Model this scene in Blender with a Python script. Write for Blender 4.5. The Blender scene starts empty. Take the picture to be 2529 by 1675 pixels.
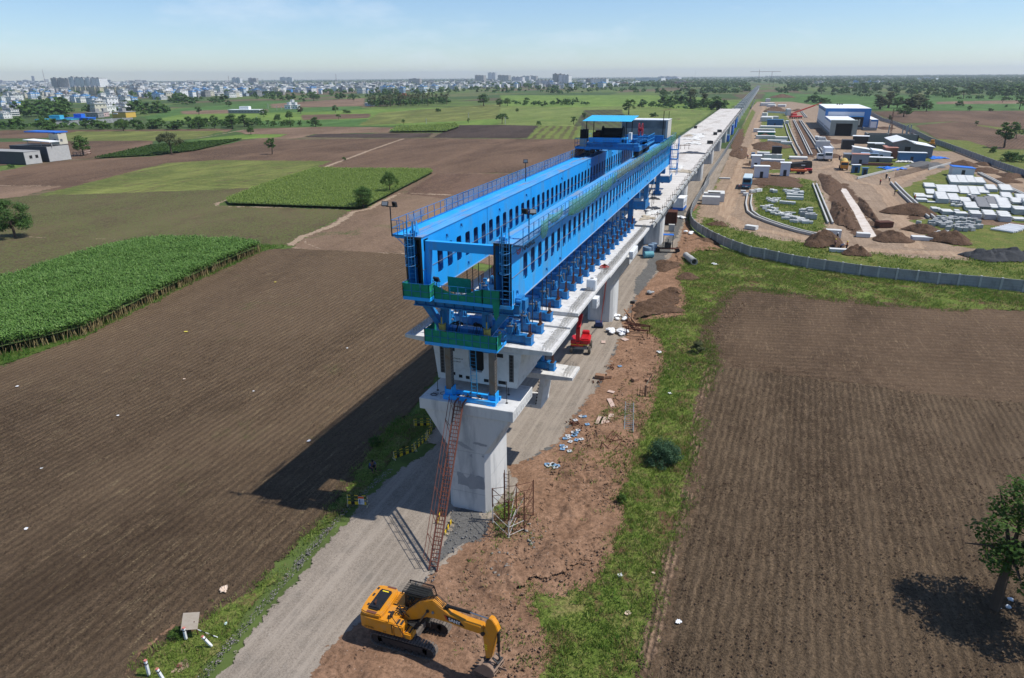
import bpy,bmesh,math,random
import numpy as np
from mathutils import Vector,Matrix
from mathutils.geometry import delaunay_2d_cdt
R=math.radians
SC=bpy.context.scene
COL=SC.collection
rng=random.Random(7)
# ---------------------------------------------------------------- camera
FPX,IW,IH=1669.04,2529.0,1675.0
YAW,PIT,ROL=.3429,.3702,-.0079
CP=Vector((18.647,-44.034,32.296))
_f=Vector((-math.sin(YAW)*math.cos(PIT),math.cos(YAW)*math.cos(PIT),-math.sin(PIT)))
_r0=Vector((math.cos(YAW),math.sin(YAW),0));_u0=_r0.cross(_f)
_r=_r0*math.cos(ROL)+_u0*math.sin(ROL);_u=-_r0*math.sin(ROL)+_u0*math.cos(ROL)
cd=bpy.data.cameras.new('camera');cam=bpy.data.objects.new('camera',cd);COL.objects.link(cam)
mm=Matrix((( _r.x,_u.x,-_f.x,CP.x),(_r.y,_u.y,-_f.y,CP.y),(_r.z,_u.z,-_f.z,CP.z),(0,0,0,1)))
cam.matrix_world=mm
cd.sensor_fit='HORIZONTAL';cd.sensor_width=36;cd.lens=36*FPX/IW
cd.clip_start=.5;cd.clip_end=60000
SC.camera=cam
# ---------------------------------------------------------------- light: sun from the right, slightly beyond the scene
SUN=Vector((.60,.15,1.0)).normalized()
EL=math.asin(SUN.z);AZ=math.atan2(SUN.x,SUN.y)
ld=bpy.data.lights.new('sun','SUN');ld.energy=5.0;ld.angle=R(.5);ld.color=(1,.955,.88)
lo=bpy.data.objects.new('sun',ld);COL.objects.link(lo)
lo.rotation_euler=(-SUN).to_track_quat('-Z','Y').to_euler();lo.location=(60,20,90)
W=bpy.data.worlds.new('World');SC.world=W;W.use_nodes=True
wn=W.node_tree;wn.nodes.clear()
def wnode(t,**k):
    n=wn.nodes.new(t)
    for a,b in k.items(): setattr(n,a,b)
    return n
sky=wnode('ShaderNodeTexSky');sky.sky_type='NISHITA';sky.sun_disc=False
sky.sun_elevation=EL;sky.sun_rotation=AZ;sky.altitude=300;sky.air_density=1.0;sky.dust_density=.1;sky.ozone_density=4.0
bg=wnode('ShaderNodeBackground');bg.inputs['Strength'].default_value=.125
tc=wnode('ShaderNodeTexCoord');mp=wnode('ShaderNodeMapping');mp.inputs['Scale'].default_value=(1,1,3.2)
nz=wnode('ShaderNodeTexNoise');nz.inputs['Scale'].default_value=3.4;nz.inputs['Detail'].default_value=9;nz.inputs['Roughness'].default_value=.62
cr=wnode('ShaderNodeValToRGB');cr.color_ramp.elements[0].position=.52;cr.color_ramp.elements[1].position=.80
mx=wnode('ShaderNodeMixRGB');mx.inputs['Color2'].default_value=(6.4,7.2,8.0,1)
ml=wnode('ShaderNodeMath',operation='MULTIPLY');ml.inputs[1].default_value=.7
L=wn.links.new
L(tc.outputs['Generated'],mp.inputs[0]);L(mp.outputs[0],nz.inputs['Vector']);L(nz.outputs[0],cr.inputs[0])
L(cr.outputs[0],ml.inputs[0]);L(ml.outputs[0],mx.inputs['Fac'])
tn=wnode('ShaderNodeMixRGB',blend_type='MULTIPLY');tn.inputs['Fac'].default_value=1;tn.inputs['Color2'].default_value=(.83,.91,1.03,1);L(sky.outputs[0],tn.inputs['Color1']);L(tn.outputs[0],mx.inputs['Color1']);L(mx.outputs[0],bg.inputs['Color'])
L(bg.outputs[0],wnode('ShaderNodeOutputWorld').inputs[0])
SC.view_settings.view_transform='Standard';SC.view_settings.look='None'
SC.view_settings.exposure=.08;SC.view_settings.gamma=1;SC.view_settings.use_curve_mapping=False
SC.cycles.max_bounces=6;SC.cycles.diffuse_bounces=3;SC.cycles.transparent_max_bounces=12
# ---------------------------------------------------------------- photo pixel -> place on the ground (or on another known plane)
def ray(x,y): return _f+_r*((x-IW/2)/FPX)+_u*((IH/2-y)/FPX)
def G(x,y,z=0.): d=ray(x,y);return CP+d*((z-CP.z)/d.z)
def GY(x,y,Y): d=ray(x,y);return CP+d*((Y-CP.y)/d.y)
def GX(x,y,X): d=ray(x,y);return CP+d*((X-CP.x)/d.x)
def crop(x0,y0,s): return lambda x,y,z=0.: G(x0+x/s,y0+y/s,z)
Q1=crop(0,0,1.8711);Q2=crop(1264,0,1.8711);Q3=crop(0,837,1.8711);Q4=crop(1264,837,1.8711)
V=crop(0,0,1/1.06844)
YA=crop(1650,200,4.736);YB=crop(1700,400,4.736);YC=crop(2050,200,4.944);YD=crop(2080,360,4.6125)
SA=crop(1300,720,3.92);SB=crop(1300,500,4.9);SN=crop(980,680,3.92);EX=crop(850,1400,5.262)
LF=crop(0,150,3.383);MF=crop(600,150,3.383);RF=crop(1850,150,3.4875);CF=crop(1200,150,3.383);BL=crop(280,1380,5.315);SH=crop(800,1000,5.6)
# ---------------------------------------------------------------- objects and tags
def tag(o,label=None,cat=None,group=None,kind=None):
    if label: o['label']=label
    if cat: o['category']=cat
    if group: o['group']=group
    if kind: o['kind']=kind
    return o
def thing(name,label,cat,loc=(0,0,0),rz=0,group=None):
    o=bpy.data.objects.new(name,None);COL.objects.link(o)
    o.location=loc;o.rotation_euler=(0,0,rz);o.empty_display_size=.3
    return tag(o,label,cat,group)
def dup(root,loc,rz=0,label=None,group=None,s=None):
    r=root.copy();COL.objects.link(r);r.location=loc;r.rotation_euler=(0,0,rz)
    if s is not None: r.scale=(s,s,s) if isinstance(s,(int,float)) else s
    if label: r['label']=label
    if group: r['group']=group
    for ch in list(root.children):
        c=ch.copy();COL.objects.link(c);c.parent=r
        for g in list(ch.children):
            d=g.copy();COL.objects.link(d);d.parent=c
    return r
def meshobj(name,me,mat=None,parent=None):
    o=bpy.data.objects.new(name,me);COL.objects.link(o)
    if mat is not None and not me.materials: me.materials.append(mat)
    if parent: o.parent=parent
    return o
class MB:
    def __init__(s): s.v=[];s.f=[];s.M=None
    def add(s,vs,fs):
        n=len(s.v)
        if s.M is not None: vs=[s.M @ Vector(p) for p in vs]
        s.v+=[tuple(p) for p in vs];s.f+=[tuple(i+n for i in f) for f in fs];return s
    def box(s,x0,x1,y0,y1,z0,z1):
        return s.add([(x0,y0,z0),(x1,y0,z0),(x1,y1,z0),(x0,y1,z0),(x0,y0,z1),(x1,y0,z1),(x1,y1,z1),(x0,y1,z1)],
                     [(0,3,2,1),(4,5,6,7),(0,1,5,4),(1,2,6,5),(2,3,7,6),(3,0,4,7)])
    def cb(s,c,d,rz=0,M=None):
        m=Matrix.Translation(c) @ (M if M is not None else Matrix.Rotation(rz,4,'Z'))
        a,b,e=d[0]/2,d[1]/2,d[2]/2
        return s.add([m @ Vector(p) for p in [(-a,-b,-e),(a,-b,-e),(a,b,-e),(-a,b,-e),(-a,-b,e),(a,-b,e),(a,b,e),(-a,b,e)]],
                     [(0,3,2,1),(4,5,6,7),(0,1,5,4),(1,2,6,5),(2,3,7,6),(3,0,4,7)])
    def cyl(s,p0,p1,r,n=8,r1=None,cap=True):
        p0=Vector(p0);p1=Vector(p1);a=(p1-p0)
        if a.length<1e-6: return s
        a.normalize();t=Vector((0,0,1)) if abs(a.z)<.9 else Vector((1,0,0))
        u=a.cross(t).normalized();w=a.cross(u);r1=r if r1 is None else r1
        vs=[p0+(u*math.cos(i*2*math.pi/n)+w*math.sin(i*2*math.pi/n))*r for i in range(n)]+ \
             [p1+(u*math.cos(i*2*math.pi/n)+w*math.sin(i*2*math.pi/n))*r1 for i in range(n)]
        fs=[(i,i+n,(i+1) % n+n,(i+1) % n) for i in range(n)]
        if cap: fs+=[tuple(range(n)),tuple(range(2*n-1,n-1,-1))]
        return s.add(vs,fs)
    def bar(s,p0,p1,w,h=None,up=(0,0,1)):
        p0=Vector(p0);p1=Vector(p1);a=(p1-p0).normalized();h=h or w;u0=Vector(up)
        if abs(a.dot(u0))>.98: u0=Vector((0,1,0))
        u=a.cross(u0).normalized()*(w/2);k=u.cross(a).normalized()*(h/2)
        vs=[p0-u-k,p0+u-k,p0+u+k,p0-u+k,p1-u-k,p1+u-k,p1+u+k,p1-u+k]
        return s.add(vs,[(0,1,2,3),(7,6,5,4),(0,4,5,1),(1,5,6,2),(2,6,7,3),(3,7,4,0)])
    def tube(s,pts,r,n=6):
        for a,b in zip(pts[:-1],pts[1:]): s.cyl(a,b,r,n)
        return s
    def prism(s,poly,a0,a1,axis='y'):
        # poly in the plane across the axis: axis y -> (x,z), x -> (y,z), z -> (x,y)
        n=len(poly)
        ar=sum(poly[i][0]*poly[(i+1) % n][1]-poly[(i+1) % n][0]*poly[i][1] for i in range(n))
        if ar<0: poly=poly[::-1]
        def p(q,a): return {'y': (q[0],a,q[1]),'x': (a,q[0],q[1]),'z': (q[0],q[1],a)}[axis]
        vs=[p(q,a0) for q in poly]+[p(q,a1) for q in poly]
        fs=[(i,(i+1) % n,(i+1) % n+n,i+n) for i in range(n)]+[tuple(range(n-1,-1,-1)),tuple(range(n,2*n))]
        if axis=='y': fs=[f[::-1] for f in fs]
        return s.add(vs,fs)
    def build(s,name,mat,parent=None,bevel=0,smooth=False,seg=1):
        me=bpy.data.meshes.new(name);me.from_pydata(s.v,[],s.f);me.update()
        if bevel:
            bm=bmesh.new();bm.from_mesh(me)
            es=[e for e in bm.edges if len(e.link_faces)==2 and e.calc_face_angle(0)>R(35)]
            bmesh.ops.bevel(bm,geom=es,offset=bevel,segments=seg,affect='EDGES',clamp_overlap=True)
            bm.to_mesh(me);bm.free()
        if smooth: me.polygons.foreach_set('use_smooth',[True]*len(me.polygons))
        return meshobj(name,me,mat,parent)
def npmesh(name,verts,quads,mat,smooth=False,parent=None):
    verts=np.asarray(verts,np.float32);quads=np.asarray(quads,np.int32)
    me=bpy.data.meshes.new(name);k=quads.shape[1]
    me.vertices.add(len(verts));me.vertices.foreach_set('co',verts.ravel())
    me.loops.add(quads.size);me.loops.foreach_set('vertex_index',quads.ravel())
    me.polygons.add(len(quads));me.polygons.foreach_set('loop_start',np.arange(0,quads.size,k,dtype=np.int32))
    if smooth: me.polygons.foreach_set('use_smooth',np.ones(len(quads),bool))
    me.update(calc_edges=True);me.materials.append(mat)
    return me
# ---------------------------------------------------------------- materials
MATS={}
class NT:
    def __init__(s,name):
        s.m=bpy.data.materials.new(name);s.m.use_nodes=True;s.t=s.m.node_tree;s.t.nodes.clear()
        s.out=s.t.nodes.new('ShaderNodeOutputMaterial');s.b=s.n('ShaderNodeBsdfPrincipled');s.l(s.b.outputs[0],s.out.inputs[0])
        s.tc=s.n('ShaderNodeTexCoord')
    def n(s,t,**k):
        n=s.t.nodes.new(t)
        for a,b in k.items(): setattr(n,a,b)
        return n
    def l(s,a,b): s.t.links.new(a,b)
    def map(s,scale=(1,1,1),rz=0,src='Object',loc=(0,0,0)):
        m=s.n('ShaderNodeMapping');m.inputs['Scale'].default_value=scale;m.inputs['Rotation'].default_value=(0,0,rz);m.inputs['Location'].default_value=loc
        s.l(s.tc.outputs[src],m.inputs[0]);return m.outputs[0]
    def noise(s,v,sc,det=4,ro=.55,dist=0):
        n=s.n('ShaderNodeTexNoise');n.inputs['Scale'].default_value=sc;n.inputs['Detail'].default_value=det
        n.inputs['Roughness'].default_value=ro;n.inputs['Distortion'].default_value=dist;s.l(v,n.inputs['Vector']);return n.outputs[0]
    def ramp(s,f,p0,p1,c0=(0,0,0,1),c1=(1,1,1,1)):
        r=s.n('ShaderNodeValToRGB');e=r.color_ramp.elements;e[0].position=p0;e[1].position=p1
        e[0].color=tuple(c0)[:3]+(1,);e[1].color=tuple(c1)[:3]+(1,);s.l(f,r.inputs[0]);return r.outputs[0]
    def mix(s,f,a,b,bt='MIX'):
        m=s.n('ShaderNodeMixRGB',blend_type=bt)
        for i,q in ((0,f),(1,a),(2,b)):
            if isinstance(q,(int,float)): m.inputs[i].default_value=q
            elif isinstance(q,tuple): m.inputs[i].default_value=q[:3]+(1,)
            else: s.l(q,m.inputs[i])
        return m.outputs[0]
    def math(s,op,a,b=0.):
        m=s.n('ShaderNodeMath',operation=op)
        for i,q in ((0,a),(1,b)):
            if isinstance(q,(int,float)): m.inputs[i].default_value=q
            else: s.l(q,m.inputs[i])
        return m.outputs[0]
    def bump(s,h,st,d=.05,nrm=None):
        b=s.n('ShaderNodeBump');b.inputs['Strength'].default_value=st;b.inputs['Distance'].default_value=d;s.l(h,b.inputs['Height'])
        if nrm is not None: s.l(nrm,b.inputs['Normal'])
        s.l(b.outputs[0],s.b.inputs['Normal']);return b.outputs[0]
    def fin(s,col,rough=.8,metal=0,spec=.3):
        if isinstance(col,tuple): s.b.inputs['Base Color'].default_value=col[:3]+(1,)
        else: s.l(col,s.b.inputs['Base Color'])
        s.b.inputs['Roughness'].default_value=rough;s.b.inputs['Metallic'].default_value=metal
        s.b.inputs['Specular IOR Level'].default_value=spec;return s.m
def mpl(name,c,c2=None,sc=1.2,rough=.7,metal=0,spec=.35,bump=0,bsc=8,dirt=None,damt=.5,dsc=.6,stretch=(1,1,1)):
    """painted / concrete / cloth surface: two close tones, a dirt or rust tone in patches, a little bump"""
    if name in MATS: return MATS[name]
    t=NT(name);v=t.map(stretch)
    c2=c2 or tuple(x*.8 for x in c)
    col=t.mix(t.ramp(t.noise(v,sc,6,.6),.3,.7),tuple(c),tuple(c2))
    if dirt: col=t.mix(t.ramp(t.noise(t.map(stretch,loc=(7,3,1)),dsc,7,.65),.5,.5+.5*(1-damt)+.02),col,tuple(dirt))
    if bump: t.bump(t.noise(t.map(),bsc,5,.6),bump,.03)
    MATS[name]=t.fin(col,rough,metal,spec);return MATS[name]
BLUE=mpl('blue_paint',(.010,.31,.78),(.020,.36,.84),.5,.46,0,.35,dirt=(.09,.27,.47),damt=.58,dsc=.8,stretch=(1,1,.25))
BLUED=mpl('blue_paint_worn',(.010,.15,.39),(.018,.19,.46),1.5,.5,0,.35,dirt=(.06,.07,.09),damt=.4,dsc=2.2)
BLUET=mpl('blue_girder_top',(.10,.34,.62),(.03,.27,.66),.8,.5,dirt=(.27,.22,.17),damt=.55,dsc=.7,stretch=(1,.35,1))
CONC=mpl('concrete',(.43,.43,.415),(.36,.365,.36),.7,.85,0,.2,.12,9,dirt=(.22,.23,.24),damt=.4,dsc=.45)
CONCW=mpl('deck_concrete',(.58,.57,.545),(.50,.49,.47),1.2,.85,0,.2,.12,9,dirt=(.29,.26,.23),damt=.45,dsc=.9)
CONCD=mpl('concrete_side',(.28,.285,.29),(.23,.235,.24),.9,.85,0,.2,.15,7,dirt=(.15,.15,.16),damt=.4,dsc=.8)
DARK=mpl('dark_steel',(.018,.018,.02),(.03,.028,.028),3,.6)
BLK=mpl('black_interior',(.008,.008,.009),(.012,.012,.013),3,.8)
GREY=mpl('galvanised_steel',(.28,.29,.30),(.22,.23,.24),3,.5,.4)
RUST=mpl('rusty_steel',(.11,.042,.026),(.07,.03,.022),4,.8,.1,.2,.2,20)
REDO=mpl('red_oxide_steel',(.155,.052,.034),(.11,.042,.03),4,.7)
YEL=mpl('yellow_jack',(.58,.43,.10),(.5,.36,.08),3,.55,dirt=(.09,.07,.05),damt=.45,dsc=3)
WHITE=mpl('white_paint',(.74,.75,.76),(.66,.68,.70),1.5,.5,dirt=(.45,.44,.42),damt=.35)
WHITEB=mpl('white_sheet_roof',(.78,.79,.79),(.70,.72,.73),.6,.5)
NETG=mpl('green_net_cloth',(.018,.25,.15),(.012,.18,.10),3,.8,0,.15,.5,4)
def fin_stripe(name,ca,cb,sc,ax='X'):
    t=NT(name);w=t.n('ShaderNodeTexWave',wave_profile='SAW',bands_direction=ax);w.inputs['Scale'].default_value=sc
    t.l(t.tc.outputs['Object'],w.inputs[0]);MATS[name]=t.fin(t.mix(t.ramp(w.outputs[0],.49,.51),ca,cb),.6);return MATS[name]
def fractal(pts,step,amp,seed=1):
    """outline points subdivided and shifted by smooth noise, closed polygon (x, y)"""
    r=random.Random(seed);out=[]
    ph=[r.uniform(0,6.28) for _ in range(8)]
    n=len(pts)
    for i in range(n):
        a=Vector(pts[i][:2]);b=Vector(pts[(i+1) % n][:2]);d=b-a;k=max(1,min(160,int(d.length/step)))
        nn=Vector((-d.y,d.x)).normalized() if d.length>0 else Vector((0,0))
        for j in range(k):
            q=a+d*(j/k)
            s_=math.sin(q.x*.9/step*.6+ph[0]+q.y*.37/step)*.4+math.sin(q.y*1.3/step*.6+ph[1]-q.x*.5/step)*.35+r.uniform(-.45,.45)
            out.append(q+nn*(amp*s_))
    return out
_lay=[0]
PATCH={}
_fm={}
def feathered(mat,sc):
    """the same surface with a ragged, broken border (the outline attribute 'rim' runs 0 at the edge to 1 inside)"""
    if (mat.name,sc) in _fm: return _fm[mat.name,sc]
    m=mat.copy();m.name=mat.name+'_ragged';t=m.node_tree;out=[n for n in t.nodes if n.type=='OUTPUT_MATERIAL'][0];src=out.inputs[0].links[0].from_socket
    at=t.nodes.new('ShaderNodeAttribute');at.attribute_name='rim';c=t.nodes.new('ShaderNodeTexCoord');n=t.nodes.new('ShaderNodeTexNoise');n.inputs['Scale'].default_value=sc;n.inputs['Detail'].default_value=8;n.inputs['Roughness'].default_value=.72
    r=t.nodes.new('ShaderNodeMapRange');r.inputs[1].default_value=.33;r.inputs[2].default_value=.67;r.inputs[3].default_value=.02;r.inputs[4].default_value=.98
    g=t.nodes.new('ShaderNodeMath');g.operation='GREATER_THAN';tr=t.nodes.new('ShaderNodeBsdfTransparent');x=t.nodes.new('ShaderNodeMixShader');l=t.links.new
    l(c.outputs['Object'],n.inputs['Vector']);l(n.outputs[0],r.inputs[0]);l(at.outputs['Fac'],g.inputs[0]);l(r.outputs[0],g.inputs[1]);l(g.outputs[0],x.inputs[0]);l(tr.outputs[0],x.inputs[1]);l(src,x.inputs[2]);l(x.outputs[0],out.inputs[0])
    _fm[mat.name,sc]=m;return m
def edgedist(Q,O):
    A=O;B=np.roll(O,-1,0);best=np.full(len(Q),1e9)
    for a,b in zip(A,B):
        d=b-a;L2=d@d
        if L2<1e-12: continue
        t_=np.clip(((Q-a)@d)/L2,0,1);e=Q-(a+t_[:,None]*d);best=np.minimum(best,np.hypot(e[:,0],e[:,1]))
    return best
def patch(name,pts,mat,z=None,step=1.2,amp=.25,seed=1,fe=None):
    """one flat sheet of ground laid over the sheet below; fe = width of its ragged border"""
    _lay[0]+=1
    z=.0014*(_lay[0]-112)
    P=fractal([(p[0],p[1]) for p in pts],step,amp,seed);n=len(P);O=np.array([(p.x,p.y) for p in P]);V2=list(P)
    fe=(max(.7,step*.9) if step <= 2 else step*.6) if fe is None else fe
    if fe:
        T_=np.roll(O,-1,0)-np.roll(O,1,0);T_ /= np.linalg.norm(T_,axis=1)[:,None]+1e-9;N_=np.column_stack([-T_[:,1],T_[:,0]])
        ar=(O[:,0]*np.roll(O[:,1],-1)-np.roll(O[:,0],-1)*O[:,1]).sum();N_ *= 1 if ar>0 else-1
        for k in (.5,1.05):
            Q=O+N_*fe*k;ok=inpoly(Q,O);Q=Q[ok];Q=Q[edgedist(Q,O)>fe*k*.75] if len(Q) else Q;V2+=[Vector((a,b)) for a,b in Q]
    vo_,_,tris,*_=delaunay_2d_cdt(V2,[(i,(i+1) % n) for i in range(n)],[],1,1e-4)
    me=bpy.data.meshes.new(name);me.from_pydata([(p.x,p.y,z) for p in vo_],[],[tuple(t) for t in tris]);me.update()
    if fe:
        rim=np.clip(edgedist(np.array([(p.x,p.y) for p in vo_]),O)/fe,0,1);a_=me.attributes.new('rim','FLOAT','POINT');a_.data.foreach_set('value',rim.astype(np.float32));mat=feathered(mat,round(.9/fe,2))
    bm=bmesh.new();bm.from_mesh(me)
    for f in bm.faces:
        if f.normal.z<0: f.normal_flip()
    bm.to_mesh(me);bm.free()
    o=meshobj(name,me,mat);o['kind']='structure';PATCH.setdefault(name,[]).append([(p.x,p.y) for p in P])
    return o
def inpoly(xy,poly):
    x=xy[:,0];y=xy[:,1];c=np.zeros(len(xy),bool);P=np.array(poly)
    j=len(P)-1
    for i in range(len(P)):
        xi,yi=P[i];xj,yj=P[j]
        m=((yi>y) != (yj>y)) & (x<(xj-xi)*(y-yi)/(yj-yi+1e-12)+xi);c ^= m;j=i
    return c
def vnoise(x,y,seed=0,sc=1.):
    """value noise, numpy"""
    x=np.asarray(x)*sc;y=np.asarray(y)*sc;xi=np.floor(x).astype(np.int64);yi=np.floor(y).astype(np.int64);fx=x-xi;fy=y-yi
    fx=fx*fx*(3-2*fx);fy=fy*fy*(3-2*fy)
    def h(a,b):
        n=(a*374761393+b*668265263+seed*1442695041) & 0x7fffffff;n=((n ^ (n >> 13))*1274126177) & 0x7fffffff
        return ((n ^ (n >> 16)) & 0xffff)/65535.
    return (h(xi,yi)*(1-fx)+h(xi+1,yi)*fx)*(1-fy)+(h(xi,yi+1)*(1-fx)+h(xi+1,yi+1)*fx)*fy
def path_strip(name,pts,w,mat,seed=1,amp=.15,step=1.0):
    pts=[Vector((p[0],p[1])) for p in pts];Lf=[];Rt=[]
    for i,p in enumerate(pts):
        d=(pts[min(i+1,len(pts)-1)]-pts[max(i-1,0)]).normalized();n=Vector((-d.y,d.x))*(w/2)
        Lf.append(p+n);Rt.append(p-n)
    return patch(name,Lf+Rt[::-1],mat,step=step,amp=amp,seed=seed)
# ================================================================ GROUND
def soil(name,c1,c2,straw=(.27,.20,.12),sp=.75,rz=0.,samt=.5,green=0.,gcol=(.05,.085,.02),wav=.5,cl=5.,clod=.55,drow=None,wdist=2.2):
    """ploughed soil: furrow ridges, clods, straw litter lying along the rows, optional weeds"""
    t=NT(name);v=t.map((1,1,1),rz);vs=t.map((1,.12,1),rz)
    w=t.n('ShaderNodeTexWave');w.inputs['Scale'].default_value=.314/sp;w.inputs['Distortion'].default_value=wdist;w.inputs['Detail'].default_value=3
    w.inputs['Detail Scale'].default_value=1.6;w.inputs['Detail Roughness'].default_value=.6;t.l(v,w.inputs[0]);wv=w.outputs[0]
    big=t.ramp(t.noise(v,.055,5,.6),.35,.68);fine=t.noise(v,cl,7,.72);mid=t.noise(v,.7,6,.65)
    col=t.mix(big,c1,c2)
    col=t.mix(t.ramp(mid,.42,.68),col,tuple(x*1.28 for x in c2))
    col=t.mix(t.ramp(fine,.38,.56,(.26,.26,.26,1),(1,1,1,1)),(0,0,0),col);col=t.mix(t.ramp(t.noise(v,cl*2.3,4,.8),.55,.68,(0,0,0,1),(.5,.5,.5,1)),col,tuple(min(.4,x*1.75) for x in c2));col=t.mix(t.ramp(wv,.12,.45,(.38,.38,.38,1),(0,0,0,1)),col,tuple(x*.45 for x in c1))  # clod crevices and furrow troughs darkened, their shade put into the colour
    if drow: col=t.mix(t.ramp(wv,.35,.65),col,drow)
    col=t.mix(t.ramp(t.noise(t.map((1,.3,1),rz),.035,5,.65,.5),.4,.66,(0,0,0,1),(.75,.75,.75,1)),col,tuple(x*1.3 for x in c2));col=t.mix(t.ramp(t.noise(t.map((1,.5,1),rz,loc=(50,9,0)),.06,5,.65,.5),.55,.7,(0,0,0,1),(.6,.6,.6,1)),col,tuple(x*.7 for x in c1))
    st=t.math('MULTIPLY',t.ramp(t.noise(vs,3.2,6,.75),.53,.63),t.ramp(t.noise(v,.16,3,.6),.5-.3*samt,.75-.3*samt))
    st=t.math('MULTIPLY',st,t.ramp(t.noise(v,9,3,.7),.45,.58))
    col=t.mix(t.math('MULTIPLY',st,.85),col,straw)
    if green:
        g=t.math('MULTIPLY',t.ramp(t.noise(v,.09,5,.7,.6),.62-.35*green,.72-.2*green),t.ramp(t.noise(v,2.4,5,.7),.42,.6))
        col=t.mix(g,col,gcol)
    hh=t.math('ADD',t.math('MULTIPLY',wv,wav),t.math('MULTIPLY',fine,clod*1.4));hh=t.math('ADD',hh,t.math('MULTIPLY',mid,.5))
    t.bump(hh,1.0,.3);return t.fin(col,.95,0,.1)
def crop_m(name,c1,c2,sp,rz,dark=(.03,.035,.015),rowf=.5,sc=.12,bare=(.10,.065,.04),bamt=.0,fs=1.8):
    """a low crop: plant rows, uneven growth, bare streaks"""
    t=NT(name);v=t.map((1,1,1),rz);w=t.n('ShaderNodeTexWave');w.inputs['Scale'].default_value=.314/sp;w.inputs['Distortion'].default_value=2.5;w.inputs['Detail'].default_value=3;w.inputs['Detail Scale'].default_value=1.2
    t.l(v,w.inputs[0]);col=t.mix(t.ramp(t.noise(v,sc,6,.65),.35,.65),c1,c2)
    col=t.mix(t.math('MULTIPLY',t.ramp(w.outputs[0],.25,.6,(1,1,1,1),(0,0,0,1)),rowf),col,dark)
    col=t.mix(t.ramp(t.noise(v,fs,6,.7),.36,.55,(.7,.7,.7,1),(0,0,0,1)),col,tuple(x*.5 for x in c1))
    col=t.mix(t.ramp(t.noise(t.map((1,.4,1),rz),.05,5,.65,.6),.45,.65,(0,0,0,1),(.6,.6,.6,1)),col,tuple(x*1.25 for x in c2));col=t.mix(t.ramp(t.noise(t.map(loc=(9,70,0)),.09,6,.7,.6),.55,.7,(0,0,0,1),(.55,.55,.55,1)),col,tuple(x*.6 for x in c1))
    if bamt: col=t.mix(t.math('MULTIPLY',t.ramp(t.noise(t.map((1,.2,1),rz),sc*2.5,6,.7),.66-.3*bamt,.74-.2*bamt),.9),col,bare)
    t.bump(t.noise(v,fs,6,.7),.8,.25);return t.fin(col,.9,0,.1)
def grass_m(name,c1=(.105,.165,.028),c2=(.18,.22,.05),dry=(.26,.215,.09),soilc=(.13,.078,.045),sc=.35,bare=.75):
    t=NT(name);v=t.map();col=t.mix(t.ramp(t.noise(v,sc,7,.65),.35,.65),c1,c2)
    col=t.mix(t.ramp(t.noise(v,sc*1.1,7,.75,.6),.50,.66),col,dry)
    col=t.mix(t.ramp(t.noise(v,4.5,7,.8),.38,.56,(.9,.9,.9,1),(0,0,0,1)),col,tuple(x*.32 for x in c1));col=t.mix(t.ramp(t.noise(v,9,5,.8),.55,.7,(0,0,0,1),(.6,.6,.6,1)),col,tuple(x*1.5 for x in c2))
    col=t.mix(t.ramp(t.noise(t.map(loc=(31,7,0)),sc*1.1,7,.7,.4),.74-.3*bare,.80-.25*bare),col,soilc)
    t.bump(t.noise(v,5,6,.75),.9,.18);return t.fin(col,.95,0,.1)
def dirt_m(name,c1,c2,c3,sc=.25,st=.7,fine=7.,tracks=None,peb=.5,pebc=(.42,.37,.32),trc=None,bd=.12):
    t=NT(name);v=t.map();col=t.mix(t.ramp(t.noise(v,sc,7,.65,.4),.33,.67),c1,c2)
    col=t.mix(t.ramp(t.noise(t.map(loc=(11,5,0)),sc*2.7,7,.7,.3),.52,.7),col,c3)
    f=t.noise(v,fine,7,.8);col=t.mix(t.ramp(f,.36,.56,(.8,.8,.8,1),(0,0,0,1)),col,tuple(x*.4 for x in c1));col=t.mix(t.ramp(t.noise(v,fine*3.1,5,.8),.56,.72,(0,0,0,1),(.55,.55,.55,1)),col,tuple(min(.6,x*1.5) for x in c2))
    if tracks is not None:
        w=t.noise(t.map((1,.035,1),tracks),1.5,4,.65);col=t.mix(t.math('MULTIPLY',t.ramp(w,.45,.62),.5),col,trc or c3)
    vo=t.n('ShaderNodeTexVoronoi');vo.inputs['Scale'].default_value=4.5;t.l(v,vo.inputs['Vector'])
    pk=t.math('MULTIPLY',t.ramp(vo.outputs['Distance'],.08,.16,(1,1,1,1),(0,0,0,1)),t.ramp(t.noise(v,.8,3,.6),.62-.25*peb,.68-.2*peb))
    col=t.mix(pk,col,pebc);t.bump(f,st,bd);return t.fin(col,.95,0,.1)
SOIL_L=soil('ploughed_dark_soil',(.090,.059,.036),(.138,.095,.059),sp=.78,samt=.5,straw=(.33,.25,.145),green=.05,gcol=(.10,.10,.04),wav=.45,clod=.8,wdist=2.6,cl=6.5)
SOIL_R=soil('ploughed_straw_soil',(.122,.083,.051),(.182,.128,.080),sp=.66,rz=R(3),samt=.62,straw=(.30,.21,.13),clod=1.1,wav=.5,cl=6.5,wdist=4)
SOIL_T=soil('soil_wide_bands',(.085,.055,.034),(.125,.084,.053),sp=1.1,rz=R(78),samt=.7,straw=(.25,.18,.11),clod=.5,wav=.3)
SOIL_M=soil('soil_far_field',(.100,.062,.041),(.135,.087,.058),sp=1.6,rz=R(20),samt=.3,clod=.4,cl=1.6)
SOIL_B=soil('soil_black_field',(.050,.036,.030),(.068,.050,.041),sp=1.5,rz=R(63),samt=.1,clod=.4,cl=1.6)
SOIL_P=soil('soil_pale_field',(.15,.098,.066),(.19,.128,.088),sp=1.6,rz=R(70),samt=.7,clod=.4,cl=1.6)
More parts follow.
